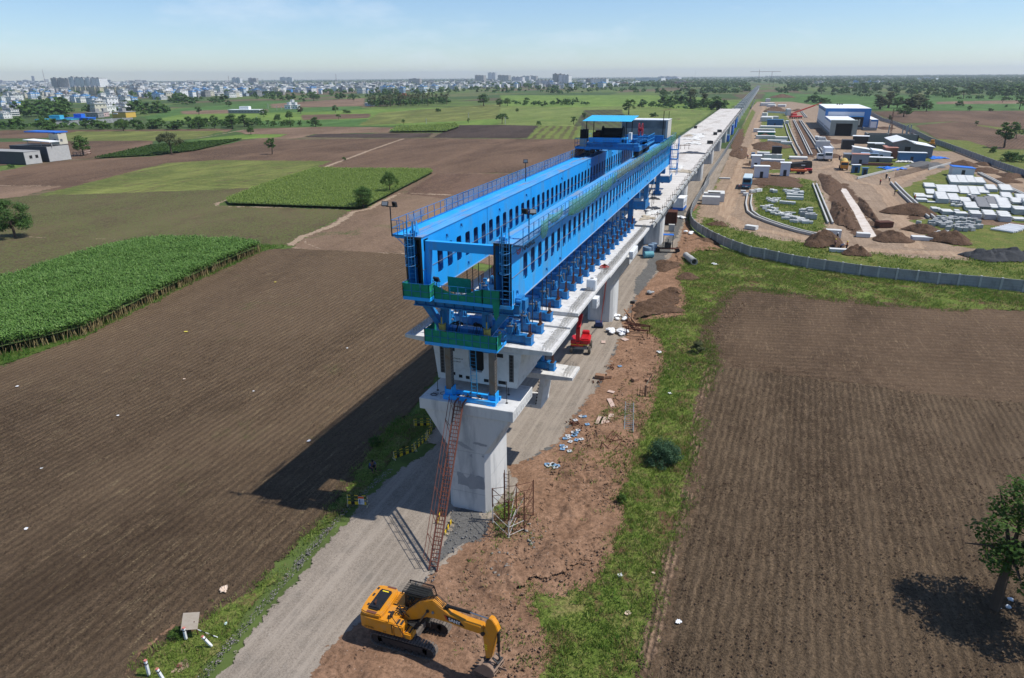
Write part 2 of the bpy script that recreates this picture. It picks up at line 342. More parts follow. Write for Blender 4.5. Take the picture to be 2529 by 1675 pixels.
SOIL_G=soil('soil_with_weeds',(.082,.058,.038),(.108,.078,.048),sp=1.2,rz=R(63),samt=.25,green=1.05,gcol=(.105,.125,.038),cl=2.2,clod=.4)
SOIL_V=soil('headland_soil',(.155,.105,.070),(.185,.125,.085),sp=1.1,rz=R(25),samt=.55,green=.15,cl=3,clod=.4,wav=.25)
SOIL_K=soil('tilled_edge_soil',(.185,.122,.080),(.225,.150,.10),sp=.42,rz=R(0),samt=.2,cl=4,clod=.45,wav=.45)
CROP_A=crop_m('yellow_green_crop',(.115,.155,.036),(.18,.195,.055),3.4,R(63),rowf=.85,dark=(.065,.06,.025),bamt=.35,fs=.9)
CROP_B=crop_m('bright_green_crop',(.10,.185,.032),(.16,.22,.05),1.5,R(65),rowf=.25,bamt=.1)
CROP_C=crop_m('deep_green_crop',(.055,.125,.03),(.085,.155,.042),1.5,R(50),rowf=.3)
CROP_D=crop_m('striped_crop',(.12,.16,.035),(.15,.175,.045),5.2,R(-12),rowf=.9,dark=(.085,.06,.035))
CROP_E=crop_m('striped_dark_crop',(.06,.075,.03),(.08,.09,.035),6.0,R(-18),rowf=.95,dark=(.05,.038,.03))
CROP_F=crop_m('brown_green_crop',(.070,.085,.03),(.095,.10,.04),1.3,R(70),rowf=.4,bamt=.5)
CROP_G=crop_m('pale_green_field',(.12,.175,.042),(.17,.20,.058),2.2,R(75),rowf=.25,sc=.03,bamt=.25,fs=.6)
GRASS=grass_m('verge_grass');GRASSY=grass_m('yard_grass',(.10,.145,.03),(.18,.20,.052),(.25,.205,.075),(.15,.095,.058),.3,.38)
GRASSD=grass_m('lush_grass',(.06,.11,.02),(.10,.15,.03),(.11,.125,.035),(.09,.055,.03),.3,.1)
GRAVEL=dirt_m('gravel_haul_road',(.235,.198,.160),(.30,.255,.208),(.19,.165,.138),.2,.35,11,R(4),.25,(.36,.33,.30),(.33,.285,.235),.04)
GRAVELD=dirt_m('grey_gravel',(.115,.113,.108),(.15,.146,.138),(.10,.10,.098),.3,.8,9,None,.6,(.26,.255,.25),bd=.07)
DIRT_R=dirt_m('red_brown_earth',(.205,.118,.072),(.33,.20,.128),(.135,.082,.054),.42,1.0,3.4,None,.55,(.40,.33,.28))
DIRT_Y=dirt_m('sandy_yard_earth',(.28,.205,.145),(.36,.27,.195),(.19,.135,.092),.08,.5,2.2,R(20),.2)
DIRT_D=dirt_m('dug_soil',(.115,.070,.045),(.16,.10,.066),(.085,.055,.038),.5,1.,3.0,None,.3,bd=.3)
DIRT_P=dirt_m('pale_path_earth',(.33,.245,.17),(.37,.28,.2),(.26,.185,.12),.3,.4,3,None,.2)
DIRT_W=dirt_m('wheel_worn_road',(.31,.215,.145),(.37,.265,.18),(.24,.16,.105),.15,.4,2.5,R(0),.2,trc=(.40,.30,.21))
# far plain: a patchwork of fields, cell by cell
t=NT('far_plain');v=t.map((1,.42,1),R(-14));vo=t.n('ShaderNodeTexVoronoi',distance='CHEBYCHEV');vo.inputs['Scale'].default_value=.0085;vo.inputs['Randomness'].default_value=.85
t.l(v,vo.inputs['Vector']);r_=t.n('ShaderNodeValToRGB');r_.color_ramp.interpolation='CONSTANT'
while len(r_.color_ramp.elements)<8: r_.color_ramp.elements.new(.5)
for i_,c_ in enumerate([(.055,.10,.025),(.10,.065,.045),(.085,.125,.03),(.045,.08,.025),(.13,.09,.06),(.10,.14,.035),(.06,.09,.03),(.11,.12,.045)]):
    r_.color_ramp.elements[i_].position=i_/8;r_.color_ramp.elements[i_].color=tuple(x*1.3 for x in c_)+(1,)
sp_=t.n('ShaderNodeSeparateColor');t.l(vo.outputs['Color'],sp_.inputs[0]);t.l(sp_.outputs[0],r_.inputs[0])
col=t.mix(t.ramp(t.noise(t.map(),.02,6,.7),.4,.7),r_.outputs[0],(.05,.07,.025))
col=t.mix(t.ramp(t.noise(t.map(),.25,6,.7),.35,.55,(.6,.6,.6,1),(0,0,0,1)),col,(.035,.05,.018));PLAIN=t.fin(col,.95,0,.1)
def rough(name,poly,mat,sp,amp,fe,seed,flat=()):
    poly=[(p[0],p[1]) for p in poly];xs=[p[0] for p in poly];ys=[p[1] for p in poly];X=np.arange(min(xs),max(xs),sp);Y=np.arange(min(ys),max(ys),sp);gx,gy=np.meshgrid(X,Y,indexing='ij');Q=np.column_stack([gx.ravel(),gy.ravel()])
    ins=inpoly(Q,poly);rim=np.zeros(len(Q));rim[ins]=np.clip(edgedist(Q[ins],np.array(poly))/fe,0,1);x,y=Q[:,0],Q[:,1]
    h=vnoise(x,y,seed,.35)*.5+vnoise(x,y,seed+1,.9)*.3+vnoise(x,y,seed+2,2.3)*.2+vnoise(x,y,seed+3,5.)*.12;h=np.clip(h-.38,0,1)*2.0*amp*rim
    for (cx,cy,rx,ry) in flat: h *= np.clip(np.hypot((x-cx)/rx,(y-cy)/ry)-.8,0.0,1)
    ix=-np.ones(len(Q),int);ix[ins]=np.arange(ins.sum());ny=len(Y);a=(np.arange(len(X)-1)[:,None]*ny+np.arange(ny-1)).ravel();q=np.column_stack([a,a+ny,a+ny+1,a+1]);q=ix[q];q=q[(q >= 0).all(1)]
    me=npmesh(name,np.column_stack([x[ins],y[ins],h[ins]-.004+.016*(rim[ins]>.02)]),q,feathered(mat,round(.9/fe,2)),smooth=True);at=me.attributes.new('rim','FLOAT','POINT');at.data.foreach_set('value',(rim[ins]*1.2).clip(0,1).astype(np.float32));o=meshobj(name,me);o['kind']='structure'
    ROUGH.append((X,Y,h.reshape(len(X),ny),min(xs),min(ys),sp));return o
ROUGH=[]
def GH(x,y):
    z=np.zeros_like(x)
    for (X,Y,H_,x0,y0,sp) in ROUGH:
        i=((x-x0)/sp).astype(int);j=((y-y0)/sp).astype(int);ok=(i >= 0) & (j >= 0) & (i<len(X)) & (j<len(Y));z[ok]=np.maximum(z[ok],H_[i[ok],j[ok]])
    return z
mb=MB();n_=64;vs=[(0,0,0)];fs=[]
rad=[60,200,600,1600,4000,9000,17000]
vs=[(0.0,100.0,-.17)]
for k_,rr in enumerate(rad):
    for i_ in range(n_): a_=2*math.pi*i_/n_;vs.append((rr*math.cos(a_),100+rr*math.sin(a_),-.17))
for i_ in range(n_): fs.append((0,1+i_,1+(i_+1) % n_))
for k_ in range(len(rad)-1):
    for i_ in range(n_): a_=1+k_*n_;fs.append((a_+i_,a_+n_+i_,a_+n_+(i_+1) % n_,a_+(i_+1) % n_))
mb.add(vs,fs);o=mb.build('ground',PLAIN);o['kind']='structure'
def P(q,pts): return [q(*p) for p in pts]
FX=lambda pts: [Vector((x,y,0)) for x,y in pts]
# ---- far and middle fields, left of the viaduct (back to front)
patch('field',P(Q1,[(820,500),(1240,470),(1640,470),(1700,505),(1330,540),(660,560),(640,540)]),CROP_C,step=12,amp=2)
patch('ploughed_field',P(Q1,[(1240,480),(1640,455),(1700,452),(1690,490),(1240,500)]),SOIL_P,step=12,amp=2)
patch('ploughed_field',P(Q1,[(820,512),(1250,502),(1255,520),(820,530)]),SOIL_P,step=12,amp=2)
patch('field',P(Q1,[(820,528),(1500,515),(1650,505),(2367,490),(2480,495),(2480,580),(2110,578),(1200,585),(1160,560),(660,560)]),CROP_B,step=10,amp=2)
patch('ploughed_field',P(Q1,[(1380,530),(1730,524),(1720,545),(1380,556)]),SOIL_M,step=8,amp=1)
patch('field',P(Q1,[(1160,560),(1740,548),(1700,582),(1200,587)]),CROP_C,step=8,amp=1.5)
patch('field',P(Q1,[(1740,520),(2300,480),(2480,500),(2480,540),(2100,560),(1640,582)]),CROP_A,step=8,amp=1.5)
patch('field',P(Q2,[(-60,440),(330,440),(700,440),(900,450),(1060,475),(1010,505),(930,512),(560,500),(-60,500)]),CROP_B,step=10,amp=2)
patch('field',P(Q2,[(-60,490),(310,495),(560,488),(940,512),(880,560),(780,630),(300,640),(-80,582)]),CROP_G,step=8,amp=1.5)
patch('field',P(Q2,[(330,508),(515,505),(550,590),(530,620),(270,590)]),CROP_E,step=5,amp=.6)
patch('ploughed_field',P(Q1,[(0,602),(20,600),(560,598),(1090,592),(1060,612),(350,612),(200,640),(-60,640),(-300,640)]),SOIL_M,step=6,amp=1)
patch('field',P(Q1,[(205,632),(350,606),(1060,603),(900,642),(700,652),(250,652)]),CROP_A,step=5,amp=.8)
patch('ploughed_field',P(Q1,[(230,650),(720,648),(720,690),(430,732),(200,742),(-300,800),(-300,660)]),SOIL_M,step=5,amp=.8)
patch('ploughed_field',P(Q1,[(1070,607),(1165,594),(1500,584),(1840,588),(1800,612),(1460,620),(1380,640),(1130,646),(1320,622),(1130,620)]),SOIL_P,step=5,amp=.7)
patch('field',P(Q1,[(925,640),(1130,619),(1335,619),(1300,633),(1130,643),(900,648)]),CROP_B,step=4,amp=.6)
patch('ploughed_field',P(Q1,[(1385,634),(1465,617),(2010,614),(1990,634),(1860,638)]),SOIL_B,step=5,amp=.6)
patch('field',P(Q1,[(1820,592),(2100,574),(2125,590),(2060,613),(1795,614)]),CROP_C,step=5,amp=.8)
patch('ploughed_field',P(Q1,[(1985,636),(2110,577),(2340,576),(2500,580),(2440,640)]),SOIL_B,step=5,amp=.6)
patch('field',P(Q2,[(55,642),(125,580),(330,582),(300,642)]),CROP_D,step=4,amp=.5)
patch('ploughed_field',P(Q1,[(-300,860),(0,787),(260,743),(430,733),(700,718),(900,696),(1130,646),(1860,638),(2420,640),(2420,800),(2010,800),(1490,800),(1000,760),(760,770),(300,880),(0,880)]),SOIL_M,step=4,amp=.5)
patch('field',P(Q1,[(2300,690),(2367,660),(2700,640),(2910,640),(2910,696),(2367,694)]),CROP_F,step=4,amp=.5)
patch('field',P(Q1,[(425,735),(560,700),(700,672),(1000,645),(1125,643),(1100,655),(900,698),(700,722)]),CROP_C,step=3,amp=.5)
patch('headland',P(Q1,[(-300,900),(0,857),(300,858),(130,905),(0,930),(-300,980)]),SOIL_P,step=4,amp=.5)
patch('ploughed_field',P(Q1,[(-300,960),(0,915),(130,900),(600,880),(1190,862),(1000,945),(1600,962),(1640,975),(1335,1140),(1220,1135),(750,1095),(0,1300),(-500,1400)]),SOIL_G,step=3,amp=.4)
patch('field',P(Q1,[(130,905),(350,855),(760,752),(1000,738),(1545,742),(1440,785),(1190,868),(600,892)]),CROP_A,step=3,amp=.4)
patch('headland',P(Q1,[(1440,800),(1500,775),(1550,740),(1700,760),(2020,795),(2500,800),(2800,830),(2800,1300),(1870,1175),(1330,1160),(1330,1130),(1600,975)]),SOIL_V,step=3,amp=.4)
patch('ploughed_field',P(Q1,[(1500,777),(1592,742),(1720,692),(1862,642),(2900,642),(2900,800),(2010,797)]),SOIL_M,step=3,amp=.4)
patch('ploughed_field',P(Q1,[(1850,895),(2010,797),(2500,802),(2500,880),(2100,925)]),soil('soil_clods',(.12,.075,.052),(.16,.10,.07),sp=1,samt=.8,rz=R(30),clod=1,cl=2.6),step=3,amp=.4)
patch('field',P(Q1,[(1035,932),(1200,866),(1450,780),(1990,787),(2005,800),(1830,892),(1700,962),(1640,972),(1060,952)]),CROP_C,step=2,amp=.3)
for i_,(w_,pp) in enumerate([(3,P(Q1,[(1490,776),(1590,738),(1720,690),(1865,640)])),(2.2,P(Q1,[(1210,862),(1000,940),(1010,950),(1060,953),(1400,958),(1620,966)])),
                 (3,P(Q1,[(2100,900),(1850,890),(1700,965),(1640,975),(1540,1040),(1400,1090),(1325,1140)])),(2.4,P(Q1,[(1325,1140),(1450,1160),(1650,1166),(1950,1175),(2400,1180)])),
                 (2.2,P(Q1,[(-100,850),(0,857),(300,859)])),(1.2,P(Q1,[(1850,636),(1400,639),(1135,643)])),(2.5,P(Q1,[(900,640),(1010,622),(1140,597)])),(1.3,P(Q1,[(100,1092),(300,1100),(560,1103)]))]):
    path_strip('path',pp,w_,DIRT_P,seed=i_,amp=.3,step=1.5)
path_strip('path',P(Q1,[(1420,1080),(1410,1120),(1480,1150)]),1.2,DIRT_P,seed=9)
# ---- right of the viaduct, beyond the yard
patch('field',P(Q2,[(1130,480),(1170,425),(1500,440),(2367,440),(2700,440),(2700,512),(1700,512),(1420,500)]),CROP_C,step=10,amp=2)
patch('ploughed_field',P(Q2,[(1950,470),(2367,462),(2700,462),(2700,478),(1950,482)]),SOIL_P,step=10,amp=1)
patch('ploughed_field',P(Q2,[(1665,520),(1800,512),(2500,510),(3000,515),(3000,640),(2300,600),(2030,562),(1800,572)]),SOIL_M,step=6,amp=1)
patch('ploughed_field',P(Q2,[(1850,580),(2030,562),(2150,570),(2367,622),(3000,660),(3000,760),(2367,690),(2100,690),(1950,640)]),SOIL_M,step=5,amp=.8)
patch('field',P(Q2,[(1665,522),(1850,585),(1960,640),(2120,650),(2250,690),(2367,690),(3000,760),(3000,900),(2367,830),(2000,690),(1700,560)]),GRASSY,step=4,amp=.8)
patch('field',P(Q2,[(2100,570),(2367,600),(3000,650),(3000,668),(2367,622),(2150,580)]),GRASSY,step=3,amp=.6)
# ---- the depot yard
YARD=P(Q2,[(1130,470),(1300,470),(1660,525),(1850,590),(2100,700),(2367,815),(3200,1150),(3200,1420),(2367,1320),(2015,1288),(1620,1252),(1300,1197),(1000,1138),(900,1098),(838,1055),(822,1010),(845,955),(900,860),(980,735),(1045,610),(1100,500)])
patch('yard_ground',YARD,DIRT_Y,step=4,amp=.3)
def yp(pts,m,name='yard_grass',q=Q2,seed=3,amp=.8,step=1.6,fe=None): return patch(name,P(q,pts),m,step=step,amp=amp,seed=seed,fe=fe)
yp([(880,995),(930,1010),(1010,1050),(1150,1090),(1380,1120),(1560,1165),(1800,1180),(2100,1195),(2367,1205),(3100,1240),(3100,1400),(2367,1316),(2000,1284),(1620,1248),(1300,1192),(1000,1133),(905,1085),(860,1045)],GRASSY)
yp([(1110,900),(1130,868),(1260,850),(1330,820),(1400,830),(1430,900),(1470,1030),(1480,1050),(1400,1072),(1250,1045),(1130,990),(1105,940)],GRASSY)
yp([(1170,500),(1260,520),(1290,560),(1300,640),(1320,720),(1290,750),(1140,760),(1140,700),(1145,600),(1150,540)],GRASSY,amp=1.2)
yp([(1150,780),(1330,785),(1330,800),(1150,800)],GRASSY)
yp([(1610,630),(1700,625),(1850,620),(1960,660),(2100,700),(2020,700),(1850,690),(1640,660)],GRASSY)
yp([(1560,700),(1640,690),(1900,700),(1960,740),(1850,765),(1760,790),(1620,825),(1560,800),(1550,740)],GRASSY,amp=1.2)
yp([(1790,870),(1860,840),(1950,800),(2040,770),(2130,790),(2250,870),(2367,900),(3100,1000),(3100,1170),(2367,1165),(2200,1160),(2040,1140),(1900,1080),(1830,1060),(1800,1015),(1930,1005),(1850,940)],GRASSY)
yp([(2080,980),(2300,1015),(2367,1030),(2367,1000),(2600,1040),(2367,1060),(2100,1030)],SOIL_P,'yard_soil')
yp([(1000,700),(1060,680),(1110,560),(1130,520),(1110,500),(1060,590),(985,730),(930,850),(905,900),(940,900),(960,860),(985,760)],GRASSY,amp=.5)
yp([(1150,800),(1300,815),(1340,830),(1320,870),(1130,870),(1110,840)],DIRT_D,'dug_ground')
yp([(1000,690),(1040,600),(1075,590),(1080,640),(1060,700),(1020,720)],DIRT_D,'dug_ground')
yp([(1420,810),(1480,805),(1540,880),(1620,1030),(1640,1090),(1560,1100),(1510,1020),(1450,900)],DIRT_D,'dug_ground')
yp([(1500,840),(1560,845),(1600,900),(1680,1010),(1740,1110),(1680,1115),(1600,960),(1530,880)],DIRT_D,'dug_ground')
yp([(1730,960),(1850,940),(1920,1010),(1830,1020),(1760,985)],DIRT_D,'dug_ground')
yp([(1290,560),(1330,560),(1440,700),(1400,730),(1330,720)],DIRT_D,'dug_ground')
yp([(1390,590),(1430,590),(1480,640),(1560,650),(1500,670),(1430,650)],DIRT_D,'dug_ground')
for i_,(w_,pp) in enumerate([(5,P(Q2,[(1150,470),(1165,500),(1135,560),(1120,620),(1130,650),(1095,700),(1060,760),(1040,830),(1010,920),(980,990),(1080,1050),(1250,1080),(1400,1110),(1560,1150),(1900,1165),(2367,1190),(2700,1200)])),
                  (5,P(Q2,[(1560,650),(1520,700),(1500,760),(1420,780),(1300,770),(1150,765),(1070,770)])),(5,P(Q2,[(1500,760),(1560,830),(1700,860),(1760,940),(1800,1010),(1840,1100),(1860,1150)])),
                  (5,P(Q2,[(1760,850),(1880,800),(2010,755),(2200,800),(2367,860),(2700,960)]))]):
    path_strip('haul_road',pp,w_,DIRT_W,seed=i_+20,amp=.5,step=1.5)
yp([(1515,868),(1545,872),(1600,950),(1685,1090),(1640,1100),(1575,970)],mpl('lean_concrete_strip',(.62,.57,.52),(.50,.43,.37),.5,.8,dirt=(.33,.23,.16),damt=.4),'concrete_strip',amp=.08,fe=0)
yp([(1870,765),(1960,745),(2010,757),(1960,775),(1890,785)],GRAVELD,'gravel_patch')
# ---- foreground
RSTRIP=[(16.0,-40),(14.3,-16),(15.2,4),(15.6,24),(16.6,32)]
patch('ploughed_field',FX([(-9.6,-45),(-9.8,-6.5),(-10.8,5),(-13,20),(-14,60)])+P(Q1,[(1950,1172),(1335,1142),(1212,1150)])+P(Q1,[(960,1262),(780,1345),(400,1530)])+[Vector((-66,10)),Vector((-68,-45))],SOIL_L,step=1.5,amp=.22)
patch('grass_verge',P(Q1,[(1190,1128),(1330,1138),(1212,1165),(970,1275),(790,1360),(400,1560)])+[Vector((-65,10)),Vector((-66,-30)),Vector((-80,-30)),Vector((-80,30))],GRASSD,step=1,amp=.3)
patch('bare_earth',FX([(-6,-45),(-5,-10),(-4,-2),(-2,10),(-1,25),(0,60),(3,110),(4,170),(7,172)])+P(Q2,[(820,1010),(836,1062),(900,1105),(1000,1150),(1100,1180)])+FX([(20,64),(16.4,40),(15.6,24),(15.2,4),(14.3,-16),(15,-45)]),DIRT_R,step=1.2,amp=.3)
patch('grass_strip',P(Q2,[(790,1190),(860,1150),(1000,1150),(1160,1182),(1300,1207),(1460,1237),(1620,1262),(1800,1282),(2015,1297),(2367,1332),(3200,1430),(3200,1520),(2367,1432),(2000,1440),(1500,1395),(1300,1370),(1110,1345),(1060,1350),(1010,1375),(985,1410),(930,1490),(920,1520),(925,1568)])
      +P(Q4,[(960,90),(910,240),(875,430),(860,560),(815,780),(760,960),(720,1060),(680,1260),(640,1400),(600,1568),(550,1750)])+P(Q4,[(100,1750),(110,1568),(150,1400),(80,1180),(40,1120),(200,1180),(330,1120),(430,1020),(500,850),(480,700),(540,560),(580,460),(640,300),(680,180),(690,60),(680,0)])+P(Q2,[(590,1520),(580,1470),(720,1460),(790,1450),(800,1380),(770,1300)]),GRASS,step=.8,amp=.35)
RF_=P(Q2,[(1030,1316),(1100,1317),(1300,1347),(1500,1372),(2000,1418),(2367,1430),(3400,1530)])+FX([(110,40),(110,-60)])+P(Q4,[(420,1900),(520,1568),(600,1270),(650,1060),(690,960),(745,790),(792,560),(808,430),(842,240),(885,110),(850,20)])+P(Q2,[(850,1530),(865,1470),(930,1392),(965,1345)])
patch('ploughed_field',RF_,SOIL_T,step=1.2,amp=.25)
patch('ploughed_field',P(Q4,[(905,118),(1250,150),(1800,230),(2367,290),(3300,450)])+FX([(110,20),(110,-60)])+P(Q4,[(560,1900),(640,1568),(700,1270),(760,1000),(830,700),(860,430),(880,240)]),SOIL_R,step=1.2,amp=.3)
patch('headland',P(Q4,[(905,112),(960,130),(900,300),(890,500),(850,760),(790,1000),(740,1270),(690,1500),(600,1900),(430,1900),(520,1568),(605,1270),(655,1060),(700,940),(745,790),(792,560),(808,430),(842,240),(885,120)]),SOIL_K,step=1,amp=.15)
GRV=FX([(-7.6,-45),(-8.0,-22),(-8.9,-8.7),(-9.0,-4),(-8.6,1),(-7.2,6)])+P(SH,[(1010,640),(1300,560),(1480,280)])+FX([(-8,25),(-9,60),(-8,120),(-7,300),(7,300),(7,160)])+P(Q2,[(838,960),(815,1005),(800,1050),(775,1140),(745,1180),(700,1240),(640,1310),(600,1345),(520,1480),(540,1568)])+P(Q4,[(510,0),(470,110),(400,240),(290,380),(220,490),(100,560),(0,592)])+FX([(3.5,1.5),(2.6,-2.2),(2.0,-6),(1.2,-9),(.4,-11.5),(-1.2,-15),(-2.2,-18),(-2.0,-22),(-1.0,-45)])
patch('gravel_road',GRV,GRAVEL,step=.9,amp=.18)
patch('gravel_shoulder',FX([(-8.3,-45),(-8.6,-22),(-9.6,-8.7),(-9.6,-4),(-9.1,1),(-8.6,1),(-9.0,-4),(-8.9,-8.7),(-8.0,-22),(-7.5,-45)]),GRAVELD,step=.5,amp=.15)
patch('gravel_shoulder',P(Q3,[(2085,755),(2200,770),(2275,860),(2260,920),(2150,960),(2060,1010),(2030,1060),(2010,1120),(1900,1150),(1960,1080),(2050,900)]),GRAVELD,step=.6,amp=.3)
patch('gravel_shoulder',P(Q2,[(790,1050),(700,1230),(620,1330),(530,1470),(560,1300),(640,1180),(740,1060),(740,960),(810,960)]),GRAVELD,step=.8,amp=.4)
patch('gravel_shoulder',P(Q4,[(500,20),(470,110),(400,240),(290,380),(220,490),(100,560),(0,592),(0,570),(90,540),(200,470),(260,380),(380,230),(440,110),(470,20)]),GRAVELD,step=.6,amp=.25)
patch('grass_verge',P(Q3,[(560,1600),(620,1500),(780,1370),(950,1280),(1140,1160),(1330,1010),(1450,860),(1560,740),(1660,560),(1760,420),(1950,320),(2000,250)])+P(Q3,[(1990,400),(1830,540),(1720,680),(1640,760),(1560,830),(1420,940),(1330,1060),(1200,1220),(1100,1350),(960,1520),(900,1620)]),GRASS,step=.7,amp=.3)
patch('bare_track',P(Q3,[(480,1700),(540,1570),(640,1440),(760,1340),(860,1285),(960,1262),(950,1285),(850,1310),(740,1380),(640,1480),(590,1560),(540,1700)]),DIRT_R,step=.6,amp=.12,fe=.3)
patch('grass_patch',P(Q3,[(2250,780),(2360,730),(2420,800),(2300,900)]),GRASS,step=.5,amp=.3)
patch('dry_straw_patch',P(BL,[(690,1480),(780,1400),(880,1300),(1000,1260),(1080,1310),(1000,1420),(900,1500),(800,1530)]),DIRT_P,step=.3,amp=.12,fe=.35)
rough('rough_earth',FX([(-1.2,-30),(-2,-24),(-1.4,-18.5),(.2,-12.5),(1.6,-9),(2.6,-4.5),(4.5,-3),(4.8,4),(5.5,9),(7.5,13),(10.4,11),(10.4,3),(11.2,-1),(11,-5),(10,-7.6),(7.6,-8.8),(7.4,-14),(8,-20),(7,-30)]),DIRT_R,.13,.75,1.6,5,[(1.8,-15.7,3.4,2.6),(6.9,-16.6,1.2,1.2),(3.9,-1.4,2.2,2.6)])
rough('rough_earth',FX([(6,10),(6.5,20),(6.5,30),(8.5,37),(10,33),(10.6,20),(10.4,10)]),DIRT_R,.2,.2,1.5,9)
rough('rough_earth',P(Q2,[(520,1490),(600,1390),(700,1330),(790,1330),(810,1380),(760,1450),(640,1480),(560,1500)]),DIRT_D,.3,1.0,2.2,12)
rough('rough_earth',P(Q2,[(740,1180),(790,1090),(900,1110),(990,1150),(960,1165),(850,1165),(800,1200),(770,1240)]),DIRT_R,.35,.6,2.0,15)
# ================================================================ VIADUCT
PIERY=[-.1,47.2,96.3,141.3,191,239,289,335,380,425]
while PIERY[-1]<1650: PIERY.append(PIERY[-1]+44+4*math.sin(len(PIERY)))
def pier_mesh(h=9.4):
    s=MB();a,b,c=1.78,2.2,.38          # shaft half sizes and corner chamfer
    def ring(hx,hy,ch,z): return [(-hx+ch,-hy,z),(hx-ch,-hy,z),(hx,-hy+ch,z),(hx,hy-ch,z),(hx-ch,hy,z),(-hx+ch,hy,z),(-hx,hy-ch,z),(-hx,-hy+ch,z)]
    rings=[ring(a,b,c,-.3),ring(a,b,c,h-4.1),ring(3.55,b+.02,.12,h-.92)]
    vs=[p for r_ in rings for p in r_]
    fs=[tuple(range(7,-1,-1)),tuple(range(16,24))]
    for k in range(2):
        for i in range(8): fs.append((k*8+i,k*8+(i+1) % 8,k*8+8+(i+1) % 8,k*8+8+i))
    s.add(vs,fs);return s
def cap_mesh(h=9.4):
    s=MB();s.box(-3.82,3.82,-2.32,2.32,h-.9,h);return s
CONCP=mpl('pier_concrete',(.58,.58,.565),(.50,.50,.49),.35,.85,0,.2,.1,7,dirt=(.30,.31,.32),damt=.68,dsc=.7,stretch=(1,1,.22))
def pier(y,label,h=9.4,group='concrete piers of the viaduct',pads=True):
    r=thing('viaduct_pier',label,'bridge pier',(0,y,0),0,group)
    pier_mesh(h).build('shaft',CONCP,r,.02);cap_mesh(h).build('pier_cap',CONCP,r,.03)
    if pads:
        for sx in (-1,1):
            for sy in (-1,1): m=MB();m.box(sx*2.3-.45,sx*2.3+.45,sy*.95-.4,sy*.95+.4,h,h+.45);m.build('bearing',CONCD,r)
    return r
p0=pier(PIERY[0],'nearest grey concrete pier with flared head carrying the front of the launcher',pads=False)
# smeared repair patches and formwork joints on the nearest pier
m=MB();fy=-2.2
for z in (1.6,3.25,5.28):
    m=MB();m.box(-1.42,1.42,fy-.004,fy,z,z+.025);m.build('formwork_joint',CONCD,p0);m=MB();m.box(1.78,1.784,-1.8,1.8,z,z+.025);m.build('formwork_joint',CONCD,p0)
def blotch(pts,name='repair_patch'):
    m=MB();pp=fractal(pts,.12,.07,len(pts)*7+int(pts[0][1]*10));m.prism([(q.x,q.y) for q in pp],fy-.006,fy-.002,'y');return m.build(name,REP,p0)
REP=mpl('repair_mortar',(.24,.25,.265),(.30,.31,.32),1.3,.9,0,.15)
blotch([(-.9,2.2),(.0,2.15),(.1,2.0),(.6,2.05),(1.38,2.15),(1.38,3.2),(.9,3.3),(.55,3.1),(.2,3.45),(-.1,2.9),(-.4,3.2),(-.9,3.35)])
blotch([(-1.3,5.9),(-.4,5.7),(.3,5.45),(.9,5.4),(.3,5.7),(-.4,6.05),(-1.3,6.2)]);blotch([(.5,6.1),(1.6,6.0),(1.7,6.2),(.7,6.35)]);blotch([(1.2,5.05),(1.42,5.0),(1.42,5.2),(1.2,5.2)])
blotch([(-2.6,7.3),(-1.5,7.0),(-1.5,7.15),(-2.5,7.5)]);blotch([(.2,5.0),(.45,4.8),(.4,5.2)])
fx=3.82
for k in range(9):
    yy=-1.9+k*.47
    m=MB();m.box(fx,fx+.006,yy,yy+.05,8.68,9.05-.1*(k % 3));m.build('stencil_mark',DARK,p0)
near_lab={1: 'second concrete pier with a red hose hanging down its side',2: 'third concrete pier beside the rusty container',3: 'fourth concrete pier beside the blue and white site cabin',
            4: 'fifth concrete pier under the finished deck',5: 'sixth concrete pier under the finished deck',6: 'seventh concrete pier under the finished deck',7: 'eighth concrete pier under the finished deck',8: 'ninth concrete pier, last one under the pale deck'}
pr=None
for k,y in enumerate(PIERY[1:],1):
    if k<9: pier(y,near_lab[k])
    elif pr is None: pr=pier(y,'bare pier without a deck, one of the long far row',group='bare far piers')
    else: dup(pr,(0,y,0))
